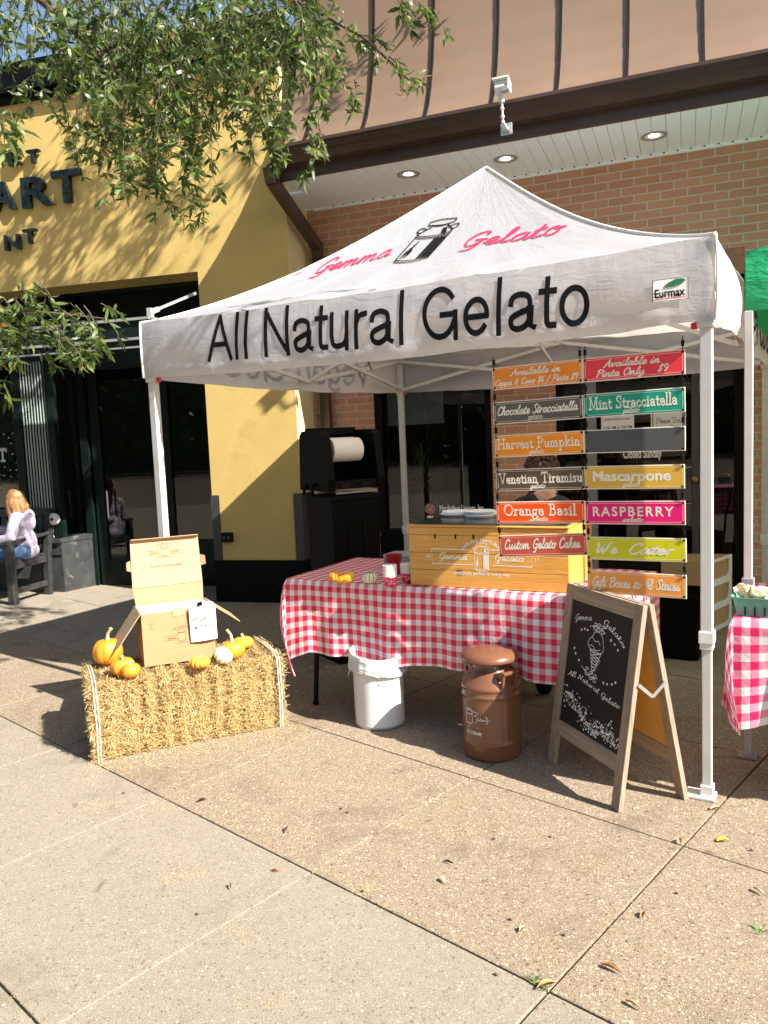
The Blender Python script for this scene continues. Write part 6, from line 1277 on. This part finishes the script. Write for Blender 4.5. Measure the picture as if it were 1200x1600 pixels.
cloth('tablecloth', 'pink and white gingham cloth on the table holding the mushroom cartons', U0, UYW, 1.83, .76, ZT, .40, 'gingham2', 'red gingham tablecloths', 4.1, .55)
def carton(p, yw, lab):
    t = thing('mushroom_carton', lab, 'carton', p, yw, 'green pulp cartons of mushrooms'); r = Matrix.Rotation(yw, 3, 'Z'); P = Vector(p); m = MB(); n = 24
    rg_ = [(0, .066, .05), (.07, .082, .062), (.074, .087, .067), (.078, .087, .067), (.076, .078, .058), (.006, .062, .046)]; vs = []
    for z, a, b in rg_: vs += [P+r @ Vector((x, y, z)) for x, y in rrect(a, b, .016)]
    m.add(vs, [[i*n+k, i*n+(k+1) % n, (i+1)*n+(k+1) % n, (i+1)*n+k] for i in range(5) for k in range(n)]+[list(range(n))[::-1], [5*n+k for k in range(n)]]); cb_ = m.build('carton', 'carton', t)
    for s in (-.035, .0, .035): m = MB(); m.box(P+r @ Vector((s, -.0566, .022)), (.005, .006, .034), r @ Matrix.Rotation(.13, 3, 'X')); m.build('slot', 'black', cb_)
    rm = random.Random(int(P.x*1000))
    for k in range(9):
        m = MB(); c = P+r @ Vector((rm.uniform(-.055, .055), rm.uniform(-.04, .035), .075+rm.uniform(0, .015))); a0 = rm.uniform(0, 6.28); tl = rm.uniform(.2, 1.2); R3 = Matrix.Rotation(a0, 3, 'Z') @ Matrix.Rotation(tl, 3, 'X'); R0 = rm.uniform(.024, .038)
        m.grid(lambda u, v: c+R3 @ Vector((R0*(v*1.1)*math.cos(u*4.6), R0*v*math.sin(u*4.6)*.8, .03*(v**1.7)-.012+.004*math.sin(u*17)*v)), 22, 6); m.tube([c+R3 @ Vector((0, 0, -.010)), c-UP*.03], [.008, .011], 8)
        m.build('mushroom', 'mushroom', t, solid=.003)
U0x = Vector((math.cos(UYW), math.sin(UYW), 0)); U0y = Vector((-U0x.y, U0x.x, 0))
q = U0+U0x*.075+U0y*.075; carton((q.x, q.y, ZC), UYW, 'green pulp carton of pale oyster mushrooms at the corner of the right table')
q = U0+U0x*.26+U0y*.09; carton((q.x, q.y, ZC), UYW+.1, 'green pulp carton of oyster mushrooms cut off by the right picture edge')
# ------------------------------------------------------------------ street tree with drooping twigs
tr = thing('street_tree', 'willow oak with narrow drooping leaves hanging into the top left over the restaurant', 'tree', (-4.7, 2.7, 0))
m = MB(); m.tube([(-4.7, 2.7, -.01), (-4.68, 2.72, .4), (-4.62, 2.75, 1.6), (-4.55, 2.8, 3.0), (-4.45, 2.95, 4.4), (-4.3, 3.1, 6.0), (-4.1, 3.3, 8.0)], [.24, .18, .165, .15, .13, .10, .05], 16); m.build('trunk', 'bark', tr)
rt = random.Random(21)
leafm = MB(); twm = MB()
def leaf(c, d, l):
    d = d.normalized(); s = d.cross(Vector((rt.gauss(0, 1), rt.gauss(0, 1), rt.gauss(0, 1))))
    if s.length < 1e-3: return
    s = s.normalized(); n = s.cross(d); w = l*rt.uniform(.085, .15)
    p = [c, c+d*l*.3+n*l*.03, c+d*l*.65+n*l*.02, c+d*l-n*l*.08]
    leafm.add([p[0], p[1]-s*w, p[1]+s*w+n*w*.25, p[2]-s*w*.85, p[2]+s*w*.85+n*w*.25, p[3]], [[0, 1, 2], [1, 3, 4, 2], [3, 5, 4]]); r = rt.random(); leafm.at += [r]*3
def twig(p, d, l, dens=1., ll=.075):
    n = max(4, int(l/.045)); pts = [p.copy()]; d = d.normalized()
    for i in range(n): d = (d+Vector((rt.gauss(0, .16), rt.gauss(0, .16), rt.gauss(-.09, .12)))).normalized(); pts.append(pts[-1]+d*(l/n))
    twm.tube(pts, [.0035*(1-.7*i/n) for i in range(n+1)], 4, cap=False)
    for i in range(1, n+1):
        whorl = i == n or i % 3 == 0
        for k in range(int(round((6 if whorl else 2)*dens))):
            o = (d*.45+Vector((rt.gauss(0, .65), rt.gauss(0, .65), rt.gauss(-.2, .5)))).normalized(); leaf(pts[i]+(pts[i-1]-pts[i])*(rt.random()*.12 if whorl else rt.random()), o, ll*rt.uniform(.5, 1.25))
def limb(pts, r): 
    mm = MB(); mm.tube(pts, [r*(1-.75*i/(len(pts)-1)) for i in range(len(pts))], 8); mm.build('limb', 'bark', tr)
def pth(*p): return [atD(u, v, d) for u, v, d in p]
# limbs seen or just above the picture
limb([Vector((-4.5, 2.86, 3.9))]+pth((-150, -160, 4.6), (70, 5, 4.5), (140, 70, 4.5), (215, 140, 4.5), (260, 230, 4.5)), .035)
limb([Vector((-4.42, 2.98, 4.6))]+pth((60, -160, 4.8), (330, -60, 4.6), (500, 20, 4.5), (570, 60, 4.4), (640, 125, 4.4)), .02)
limb([Vector((-4.55, 2.8, 2.9))]+pth((-160, 470, 4.4), (-30, 478, 4.2), (90, 490, 4.15), (165, 498, 4.15)), .014)
limb([Vector((-4.3, 3.1, 6.0)), Vector((-2.6, 3.4, 6.3)), Vector((-.8, 3.6, 6.2)), Vector((.9, 3.9, 6.4))], .06)
limb([Vector((-4.3, 3.1, 6.0)), Vector((-3.0, 4.3, 6.4)), Vector((-1.6, 4.9, 6.4)), Vector((.2, 5.0, 6.6))], .05)
def down(): return Vector((rt.gauss(0, .5), rt.gauss(0, .5), -.75))
# hanging mass over the yellow front: (u, v, spread u, spread v, twigs, length)
for (u, v, su, sv_, n, l) in ((60, -20, 90, 50, 30, .5), (170, 10, 90, 60, 50, .55), (280, 20, 90, 60, 52, .6), (390, 0, 80, 50, 38, .55), (480, 0, 60, 35, 24, .42), (230, 120, 70, 50, 26, .5), (310, 130, 70, 50, 26, .5), (150, 120, 60, 50, 12, .42), (400, 100, 40, 40, 12, .42), (120, 60, 60, 60, 12, .4),
                              (255, 215, 45, 40, 12, .38), (200, 210, 40, 40, 10, .36), (385, 160, 30, 25, 8, .3)):
    for _ in range(n):
        p = atD(u+rt.gauss(0, su*.6), v+rt.gauss(0, sv_*.6), rt.uniform(3.9, 5.1)); twig(p, down(), l*rt.uniform(.5, 1.05), 1.15, .070)
def along(pts, n, l, ll=.075, spread=.04):
    for k in range(n):
        f = (k+rt.random())/n*(len(pts)-1); i = min(int(f), len(pts)-2); p = pts[i].lerp(pts[i+1], f-i)+Vector((rt.gauss(0, spread), rt.gauss(0, spread), rt.gauss(0, spread))); twig(p, (pts[i+1]-pts[i]).normalized()*.7+down()*.6, l*rt.uniform(.6, 1.1), .9, ll)
along(pth((500, -10, 4.4), (560, 40, 4.4), (610, 80, 4.4), (650, 125, 4.35)), 13, .14, .072, .03)
along(pth((600, -20, 4.3), (640, 0, 4.3), (675, 15, 4.3)), 7, .14, .072, .03)
along(pth((470, 40, 4.4), (490, 120, 4.4), (500, 200, 4.4), (492, 262, 4.4)), 16, .13, .07, .03)
along(pth((505, 80, 4.4), (545, 130, 4.4), (556, 165, 4.4)), 6, .10, .07, .02)
along(pth((390, 160, 4.6), (420, 215, 4.6), (432, 250, 4.6)), 8, .13, .07, .04)
along(pth((230, 230, 4.5), (250, 300, 4.5), (265, 330, 4.5)), 7, .12, .07, .03)
along(pth((290, 240, 4.5), (300, 290, 4.5), (318, 335, 4.5)), 5, .10, .07, .03)
along(pth((-60, 455, 4.2), (20, 470, 4.15), (90, 490, 4.15), (158, 496, 4.12)), 30, .17, .075, .06)
along(pth((-40, 500, 4.2), (30, 520, 4.15), (110, 530, 4.1)), 22, .16, .072, .06)
along(pth((60, 500, 4.15), (120, 540, 4.12), (128, 548, 4.1)), 7, .1, .07, .03)
along(pth((-60, 120, 3.0), (-15, 150, 3.0), (4, 175, 3.0)), 7, .13, .085, .03); along(pth((-50, 575, 3.4), (-10, 590, 3.4), (4, 600, 3.4)), 3, .08, .08, .02)
# the crown above the picture (dapples the wall and the tent corner)
for (c, s_, n, l) in (((-2.6, 5.5, 6.0), (.6, .4, .35), 60, .6), ((-3.2, 4.6, 5.7), (.7, .5, .35), 60, .6), ((-3.6, 5.5, 5.5), (.5, .3, .25), 60, .5), ((-.40, 2.98, 4.1), (.28, .12, .12), 22, .22), ((-1.55, 3.55, 4.55), (.35, .25, .22), 26, .4), ((-.55, 3.3, 5.3), (.5, .4, .3), 34, .5), ((-4.6, 4.2, 6.2), (.8, .8, .5), 60, .7), ((-1.0, 4.9, 6.7), (.8, .6, .4), 40, .6)):
    for _ in range(n): twig(Vector((rt.gauss(c[0], s_[0]), rt.gauss(c[1], s_[1]), rt.gauss(c[2], s_[2]))), down(), l*rt.uniform(.5, 1), 1., .085)
leafm.build('crown', 'leaf', tr); twm.build('twigs', 'bark', tr)['kind'] = 'stuff'
# ------------------------------------------------------------------ black bench with a seated woman
b0 = Vector((-6.235, 5.757, 0)); bX = FX; bY = FY; rbn = ROTF
bench = thing('park_bench', 'black slatted garden bench in front of the restaurant bay', 'bench', b0-bX*.75+bY*.26, TH)
q_ = lambda x, y, z: b0+bX*x+bY*y+UP*z
BLn = 1.5
def bbox(m, x0, x1, y0, y1, z0, z1, bev=.004): m.box(q_((x0+x1)/2, (y0+y1)/2, (z0+z1)/2), (x1-x0, y1-y0, z1-z0), rbn, bev)
for x in (0, -BLn):
    m = MB(); bbox(m, x-.035, x+.035, -.035, .035, 0, .60); m.build('front_leg', 'benchwood', bench)
    m = MB(); m.bar(q_(x, .52, 0), q_(x, .54, .42), .06, .06, tuple(bY)); m.bar(q_(x, .54, .415), q_(x, .63, .90), .06, .06, tuple(bY)); m.build('rear_leg', 'benchwood', bench)
    m = MB(); bbox(m, x-.026, x+.026, .037, .50, .35, .42); m.build('side_rail', 'benchwood', bench)
    m = MB(); bbox(m, x-.02, x+.02, .037, .49, .10, .155); m.build('stretcher', 'benchwood', bench)
    m = MB(); m.bar(q_(x, -.06, .615), q_(x, .56, .645), .07, .032, tuple(UP), .006); m.build('armrest', 'benchwood', bench)
for k in range(6):
    m = MB(); m.bar(q_(.02, .02+.088*k, .436-.012*math.sin(k*.62)), q_(-BLn-.02, .02+.088*k, .436-.012*math.sin(k*.62)), .066, .02, tuple(UP), .003); m.build('seat_slat', 'benchwood', bench)
m = MB(); m.bar(q_(-.03, .565, .50), q_(-BLn+.03, .565, .50), .03, .06, tuple(UP)); m.bar(q_(-.03, .63, .86), q_(-BLn+.03, .63, .86), .03, .09, tuple(UP), .01); m.build('back_rail', 'benchwood', bench)
for k in range(12): m = MB(); x = -.1-.118*k; m.bar(q_(x, .57, .53), q_(x, .622, .82), .05, .016, tuple(bY)); m.build('back_slat', 'benchwood', bench)
def limbs(m, chain, n=14):
    for a, ra, b, rb_ in chain:
        a, b = Vector(a), Vector(b); k = 5; m.tube([a.lerp(b, i/k) for i in range(k+1)], [ra+(rb_-ra)*i/k for i in range(k+1)], n); m.ell(a, (ra,)*3, None, 14, 8); m.ell(b, (rb_,)*3, None, 14, 8)
def skinned(m, name, mat, parent, vox=.008, smooth=4):
    o = m.build(name, mat, parent); md = o.modifiers.new('union', 'REMESH'); md.mode = 'VOXEL'; md.voxel_size = vox; md.use_smooth_shade = True; s2 = o.modifiers.new('soft', 'SMOOTH'); s2.iterations = smooth; s2.factor = .5; return o
def hand(m, w, d, up, s=1., curl=.5):
    """palm and five separate fingers from wrist w pointing along d; up = back of the hand"""
    d = d.normalized(); sd = d.cross(up).normalized(); up = sd.cross(d).normalized()
    m.ell(w+d*.045*s, (.040*s, .040*s, .016*s), Matrix((d, sd, up)).transposed(), 14, 8)
    for i, ln in enumerate((.066, .075, .070, .055)):
        b = w+d*.080*s+sd*(.028-.0187*i)*s; dd = d; p = b
        for j, f in enumerate((.45, .32, .23)):
            dd = (dd-up*curl*(.35+.2*j)).normalized(); e = p+dd*ln*f*s; limbs(m, [(p, .0085*s*(1-.1*j), e, .0080*s*(1-.12*j))], 8); p = e
    b = w+d*.02*s+sd*.034*s; e = b+(d*.6+sd*.7-up*.2).normalized()*.038*s; limbs(m, [(b, .011*s, e, .010*s)], 8); limbs(m, [(e, .010*s, e+(d*.9+sd*.25-up*.2).normalized()*.03*s, .008*s)], 8)
def head(m, c, f, s=1.):
    """head centred on c facing f: skull, jaw, nose, brow, ears"""
    f = f.normalized(); r = f.cross(UP).normalized(); u = r.cross(f).normalized(); R3 = Matrix((r, f, u)).transposed()
    P = lambda x, y, z: c+r*x*s+f*y*s+u*z*s
    m.ell(P(0, -.012, .03), (.074*s, .092*s, .086*s), R3); m.ell(P(0, .018, -.035), (.058*s, .068*s, .075*s), R3); m.ell(P(0, .05, -.09), (.030*s, .030*s, .024*s), R3)
    m.ell(P(0, .098, -.012), (.013*s, .020*s, .022*s), R3); m.ell(P(0, .082, .022), (.045*s, .02*s, .012*s), R3); m.ell(P(0, .084, -.055), (.024*s, .012*s, .010*s), R3)
    for q in (-1, 1): m.ell(P(q*.078, -.01, -.005), (.010*s, .020*s, .032*s), R3)
    return P, R3
# seated woman, turned to face left
wp = q_(-.07, .30, .44); fdir = (-bX*.86-bY*.5).normalized(); rdir = fdir.cross(UP).normalized()
wo = thing('person', 'girl with long light brown hair in a lavender hoodie sitting on the black bench', 'person', (wp.x, wp.y, 0), 0)
lean = -UP.cross(rdir)*0
hip = wp+UP*.08; chest = hip+UP*.255+fdir*.03; neck = hip+UP*.37+fdir*.03; hdc = hip+UP*.495+fdir*.05
m = MB(); limbs(m, [(neck-UP*.05, .055, hdc-UP*.03, .05)]); P_, R3_ = head(m, hdc, (-bX*.82+bY*.5), .9)
lw = chest+rdir*.10+fdir*.27-UP*.03; hand(m, lw, (fdir+UP*.5), UP, .85, .6); rw = chest-rdir*.14+fdir*.25-UP*.14; hand(m, rw, fdir, UP, .85, .5); limbs(m, [(neck-UP*.05, .05, chest, .10), (chest, .10, hip, .11)]+[x for s, w_ in ((1, lw), (-1, rw)) for x in ((chest+UP*.05, .05, chest+UP*.075+rdir*s*.15, .042), (chest+UP*.075+rdir*s*.15, .04, chest-UP*.125+fdir*.06+rdir*s*.21, .032), (chest-UP*.125+fdir*.06+rdir*s*.21, .032, w_, .022))]); bdy = skinned(m, 'body', 'skin', wo, .006, 3)
for q in (-1, 1):
    m = MB(); m.ell(P_(q*.03, .082, .008), (.011, .008, .007), R3_); m.build('eye', 'paper', wo)
m = MB(); m.ell(P_(0, .092, -.055), (.02, .006, .006), R3_); m.build('mouth', pbr('lips', (.45, .16, .14), .5), wo)
m = MB(); Rb = Matrix((rdir, fdir, UP)).transposed()
m.ell(hip+UP*.07, (.155, .125, .15), Rb); m.ell(chest-UP*.04, (.165, .12, .15), Rb); m.ell(chest+UP*.07, (.15, .10, .085), Rb); m.ell(hip-UP*.02, (.165, .14, .10), Rb)
m.ell(neck-UP*.03-fdir*.07, (.115, .085, .075), Rb); m.ell(neck-UP*.10-fdir*.105, (.10, .05, .09), Rb)
for s, wr_ in ((1, lw), (-1, rw)):
    sh = chest+UP*.075+rdir*s*.15; el_ = sh-UP*.20+fdir*.06+rdir*s*.06; limbs(m, [(sh, .062, el_, .054), (el_, .052, wr_, .040)])
skinned(m, 'hoodie', 'hoodie', wo, .009, 5)
m = MB()
for s in (-1, 1):
    h_ = hip+rdir*s*.095-UP*.02; kn = h_+fdir*.40-UP*.01+rdir*s*.03; an = Vector((kn.x, kn.y, .10))+fdir*.03; limbs(m, [(h_, .092, kn, .064), (kn, .062, an, .045)])
skinned(m, 'jeans', 'jeans', wo, .01, 4)
for s in (-1, 1):
    kn = hip+rdir*s*.125+fdir*.43; m = MB(); c = Vector((kn.x, kn.y, .045)); m.ell(c+fdir*.06, (.045, .125, .045), Rb); skinned(m, 'shoe', 'white', wo, .008, 2)
m = MB()
m.ell(P_(0, -.02, .045), (.088, .102, .092), R3_); m.ell(P_(0, -.065, -.03), (.092, .062, .115), R3_); m.ell(P_(.02, -.085, -.12), (.085, .045, .10), R3_); m.ell(P_(.085, -.02, -.06), (.03, .05, .12), R3_); m.ell(P_(-.082, -.02, -.06), (.03, .05, .12), R3_)
for k in range(26):
    a = rt.uniform(-2.4, 2.4); p = P_(.088*math.sin(a), -.02-.085*math.cos(a), rt.uniform(.0, .06)); q2 = p+(-fdir*.03+rdir*rt.uniform(-.02, .03))-UP*rt.uniform(.15, .21); limbs(m, [(p, .016, p.lerp(q2, .5)+(-fdir*.015), .018), (p.lerp(q2, .5)+(-fdir*.015), .018, q2, .006)], 8)
skinned(m, 'hair', 'hair', wo, .006, 3)
# vendor behind the chest, mostly hidden by the boards
vc = CAMP+ray(846, 741)*4.75; vf = Vector((-.1, -1, 0)).normalized(); vr = vf.cross(UP).normalized()
vp = thing('person', 'vendor with curly dark brown hair and a black jacket sitting behind the flavour boards', 'person', (vc.x, vc.y, 0), 0)
Rv = Matrix((vr, vf, UP)).transposed(); vn = vc-UP*.125
m = MB(); limbs(m, [(vn-UP*.06, .06, vc-UP*.03, .055)]); Pv, R3v = head(m, vc, vf-UP*.25); vw = CAMP+ray(838, 776)*4.52; hand(m, vw+vr*.03-UP*.02, (-vr*.9+UP*.35), vf, 1, .7); vw2 = vn+vr*.25-UP*.36+vf*.22; hand(m, vw2, vf, UP, 1, .5); limbs(m, [(vn-UP*.05, .055, vn-UP*.2, .11), (vn-UP*.2, .11, vn-UP*.5, .12)]+[x for s, w_ in ((-1, vw+vr*.03-UP*.02), (1, vw2)) for x in ((vn-UP*.12, .05, vn-UP*.12+vr*s*.20, .045), (vn-UP*.12+vr*s*.20, .045, vn-UP*.36+vr*s*.27+vf*.10, .036), (vn-UP*.36+vr*s*.27+vf*.10, .036, w_, .026))]); skinned(m, 'body', 'skin', vp, .006, 3)
m = MB()
for q in (-1, 1): m.ell(Pv(q*.03, .082, .008), (.011, .008, .007), R3v)
m.build('eyes', 'paper', vp); m = MB(); m.ell(Pv(0, .092, -.055), (.02, .006, .006), R3v); m.build('mouth', pbr('lips2', (.4, .15, .13), .5), vp)
m = MB(); m.ell(vn-UP*.22, (.21, .14, .20), Rv); m.ell(vn-UP*.45, (.18, .15, .24), Rv); m.ell(vn-UP*.06, (.19, .11, .07), Rv); m.ell(vn+UP*.01, (.085, .085, .055), Rv)
for s, w_ in ((-1, vw+vr*.03-UP*.02), (1, vw2)):
    sh = vn-UP*.12+vr*s*.20; el_ = sh-UP*.24+vr*s*.07+vf*.10; limbs(m, [(sh, .075, el_, .062), (el_, .06, w_, .045)])
skinned(m, 'jacket', pbr('jacket', (.012, .012, .014), .8, bmp=.004, bscale=30), vp, .01, 4)
m = MB()
for s in (-1, 1): h_ = vn-UP*.60+vr*s*.10; kn = h_+vf*.40; limbs(m, [(h_, .09, kn, .065), (kn, .06, Vector((kn.x, kn.y, .05)), .05)])
skinned(m, 'trousers', 'black', vp, .012, 3)
m = MB()
for k in range(190):
    a, e_ = rt.uniform(0, 6.283), rt.uniform(-.15, 1.5); d = Vector((math.cos(a)*math.cos(e_), math.sin(a)*math.cos(e_), math.sin(e_)))
    if d.dot(vf) > .5 and d.z < -.02: continue
    m.ell(Pv(0, -.02, .035)+Vector((d.x*.092, d.y*.10, d.z*.10)), (rt.uniform(.012, .022),)*3, None, 8, 5)
m.build('hair', 'curlhair', vp)
st2 = thing('stool', 'low black folding stool under the vendor, hidden by the chest', 'stool', (vc.x, vc.y, 0)); sz = vn.z-.70
m = MB(); m.box((vc.x, vc.y, sz-.015), (.36, .34, .03), None, .008); m.build('seat', 'black', st2)
for sx_, sy in ((-.15, -.14), (.15, -.14), (.15, .14), (-.15, .14)): m = MB(); m.tube([(vc.x+sx_, vc.y+sy, sz-.03), (vc.x+sx_*1.1, vc.y+sy*1.1, 0)], .012, 8); m.build('leg', 'black', st2)
# ------------------------------------------------------------------ litter on the paving
lt = random.Random(9)
def fallen(u, v, l, ang, mat, lab, wd=.2):
    l *= .72
    c = onZ(u, v, .003); d = Vector((math.cos(ang), math.sin(ang), 0)); s = Vector((-d.y, d.x, 0))*l*wd; mm = MB(); n = 6; vs = []
    for i in range(n+1):
        t = i/n; w_ = math.sin(math.pi*min(.97, max(.03, t)))**.8; cz = .004+.012*l/.08*math.sin(math.pi*t); p = c+d*(l*(t-.5)); vs += [p-s*w_+UP*(cz+.006*w_), p+UP*cz*.5, p+s*w_+UP*(cz+.004*w_)]
    mm.add(vs, [[3*i+j, 3*i+j+1, 3*i+4+j, 3*i+3+j] for i in range(n) for j in (0, 1)], True); o = mm.build('fallen_leaf', mat); tag(o, lab, 'leaf', 'fallen leaves on the paving')
M['dryleaf'] = pbr('dryleaf', (.34, .15, .05), .6, var=.3, scale=40); M['yellowleaf'] = pbr('yellowleaf', (.70, .58, .02), .5, var=.15, scale=40); M['tanleaf'] = pbr('tanleaf', (.48, .34, .17), .7, var=.2, scale=40); M['paleleaf'] = pbr('paleleaf', (.6, .5, .36), .7, var=.2, scale=40); M['darkleaf'] = pbr('darkleaf', (.08, .055, .035), .7, var=.3, scale=40); M['weed'] = pbr('weed', (.08, .16, .03), .7, var=.3, scale=50)
fallen(1130, 1315, .062, .35, 'yellowleaf', 'bright yellow fallen leaf on the paving at right', .26); fallen(955, 1515, .085, -.35, 'dryleaf', 'long rust brown leaf lying below the centre right joint', .12); fallen(853, 1542, .085, .75, 'dryleaf', 'curled brown leaf lying across the joint crossing at the bottom', .13); fallen(1004, 1431, .045, 1.5, 'dryleaf', 'small brown leaf right of the long diagonal joint', .24); fallen(693, 1377, .052, -.9, 'paleleaf', 'pale buff leaf in the middle of the front paving', .2)
fallen(816, 1454, .045, 1.2, 'tanleaf', 'tan leaf left of the long diagonal joint', .2); fallen(700, 1349, .05, -.1, 'darkleaf', 'dark brown thin leaf above the pale buff leaf', .1); fallen(1062, 1316, .05, 1.8, 'tanleaf', 'tan leaf beside the crossing of the two right joints', .2); fallen(1118, 1265, .06, .5, 'tanleaf', 'tan leaf on the paving right of the tent foot', .2); fallen(1118, 1243, .05, 1.2, 'dryleaf', 'brown leaf in the joint close to the tent foot', .3); fallen(1160, 1245, .05, 1.5, 'dryleaf', 'rust leaf in the shade of the green tent', .24)
fallen(430, 1362, .04, .1, 'dryleaf', 'small rust leaf left of the concrete joint crossing', .2); fallen(1185, 1394, .06, -.8, 'paleleaf', 'cream curled leaf by the right picture edge', .14); fallen(448, 1298, .07, 1.9, 'darkleaf', 'thin black twig like leaf on the paving right of the bale', .04); fallen(315, 1252, .06, .9, 'darkleaf', 'thin grey leaf on the concrete in front of the bale', .09); fallen(360, 1387, .05, -.9, 'darkleaf', 'thin dark leaf near the front concrete joint', .06); fallen(990, 1572, .07, -.5, 'tanleaf', 'long tan leaf at the bottom right', .12)
for (u, v, lb) in ((533, 1262, 'left one of the pair of acorns in mid paving'), (543, 1268, 'right one of the pair of acorns in mid paving'), (772, 1309, 'acorn below the milk can'), (308, 1427, 'acorn on the front left concrete slab'), (614, 1424, 'acorn sitting on the middle border joint'), (776, 1521, 'acorn near the bottom border joint'), (567, 1391, 'acorn just right of the joint crossing'), (193, 1238, 'acorn in front of the left end of the bale'), (798, 1435, 'acorn left of the tan leaf'), (1058, 1394, 'acorn right of the diagonal joint'), (1175, 1327, 'acorn right of the yellow leaf'), (860, 1306, 'acorn on the paving below the chalkboard'), (882, 1459, 'acorn beside the diagonal joint')):
    c = onZ(u, v, .007); mm = MB(); mm.ell(c-UP*.003, (.0048, .0042, .004)); mm.ell(c+Vector((-.003, .001, -.002)), (.003, .004, .0037), None, 10, 6); tag(mm.build('acorn', 'darkleaf'), lb, 'acorn', 'acorns on the paving')
mm = MB(); cl = [(575, 1385, .07), (640, 1290, .10), (700, 1260, .12), (260, 1340, .14), (290, 1370, .10), (440, 1230, .12), (250, 1260, .16), (60, 1150, .2), (840, 1480, .1), (960, 1440, .12), (1010, 1560, .14), (1000, 1490, .1), (720, 1300, .12), (930, 1350, .12), (370, 1460, .1), (430, 1560, .1), (150, 1260, .12), (770, 1290, .08)]
def bit(p, sz):
    a = lt.uniform(0, 6.28); d = Vector((math.cos(a), math.sin(a), 0)); s = Vector((-d.y, d.x, 0)); w_ = sz*lt.uniform(.25, .7); h = .0015+sz*.25
    mm.add([p-d*sz-s*w_, p+d*sz-s*w_, p+d*sz+s*w_, p-d*sz+s*w_, p+UP*h], [[0, 1, 4], [1, 2, 4], [2, 3, 4], [3, 0, 4]]); mm.at += [lt.uniform(.3, 1)]*4
for (u, v, r) in cl:
    c = onZ(u, v)
    an_ = lt.uniform(0, 3.14)
    for _ in range(lt.randint(50, 190)): gx_, gy_ = lt.gauss(0, r*.55), lt.gauss(0, r*.18)*(1+2*abs(lt.gauss(0, .5))); bit(Vector((c.x+gx_*math.cos(an_)-gy_*math.sin(an_), c.y+gx_*math.sin(an_)+gy_*math.cos(an_), .001)), lt.uniform(.0008, .0026))
for _ in range(3200): bit(Vector((lt.uniform(-3.6, 1.0), lt.uniform(1.2, 4.6), .001)), lt.uniform(.0008, .0022))
for _ in range(520):
    t = lt.random(); a = BL0+BX*(t*1.1-.05); bit(Vector((a.x, a.y, .001))-BY*abs(lt.gauss(0, .10)), lt.uniform(.002, .006))
for k in range(-1, 2):
    for _ in range(240): p = E1*lt.uniform(-4.5, 1.2)+E2*(1.725+.947*k+lt.gauss(0, .006)); bit(Vector((p.x, p.y, -.012)), lt.uniform(.002, .0055))
for k in range(-1, 4):
    for _ in range(70): p = E1*(-1.035-.938*k+lt.gauss(0, .006))+E2*lt.uniform(0, 4.4); bit(Vector((p.x, p.y, -.006)), lt.uniform(.0015, .0045))
o = mm.build('straw_crumbs', 'strawbit'); tag(o, 'yellow straw crumbs and pollen scattered over the paving', 'litter', kind='stuff')
wm = MB()
for (u, v) in ((835, 1535), (842, 1541), (1190, 1455)):
    c = onZ(u, v)
    for _ in range(14):
        a = lt.uniform(0, 6.28); d = Vector((math.cos(a), math.sin(a), lt.uniform(.2, .8))); p = Vector((c.x+lt.gauss(0, .012), c.y+lt.gauss(0, .012), 0)); s = Vector((-d.y, d.x, 0))*.0025; wm.add([p-s, p+s, p+d*lt.uniform(.012, .03)], [[0, 1, 2]])
tag(wm.build('weeds', 'weed'), 'tiny green weeds growing in the paving joints', 'weeds', kind='stuff')
# far side of the street, seen only as reflections: a dark row of trees
fm = MB(); rf = random.Random(4)
for _ in range(15000):
    x = rf.uniform(-45, 45); hgt = 9+2.2*math.sin(x*.3)+1.4*math.sin(x*.9+2); p = Vector((x, -24+rf.gauss(0, 1.6), rf.uniform(.1, hgt))); s = rf.uniform(.12, .30); n_ = Vector((rf.gauss(0, 1), rf.gauss(0, 1), rf.gauss(0, 1))).normalized(); a = n_.orthogonal().normalized()*s; b = n_.cross(a); fm.add([p-a, p-b*.5, p+a, p+b*.5], [[0, 1, 2, 3]]); fm.at.append(rf.random())
fm.grid(lambda u, v: Vector((-46+92*u, -26.2+.6*math.sin(u*40), (8+1.5*math.sin(u*33))*v)), 60, 2); fm.at += [.0]*120
o = fm.build('far_trees', 'leafdark'); tag(o, 'dark green mass of street trees across the road', 'trees', kind='stuff')
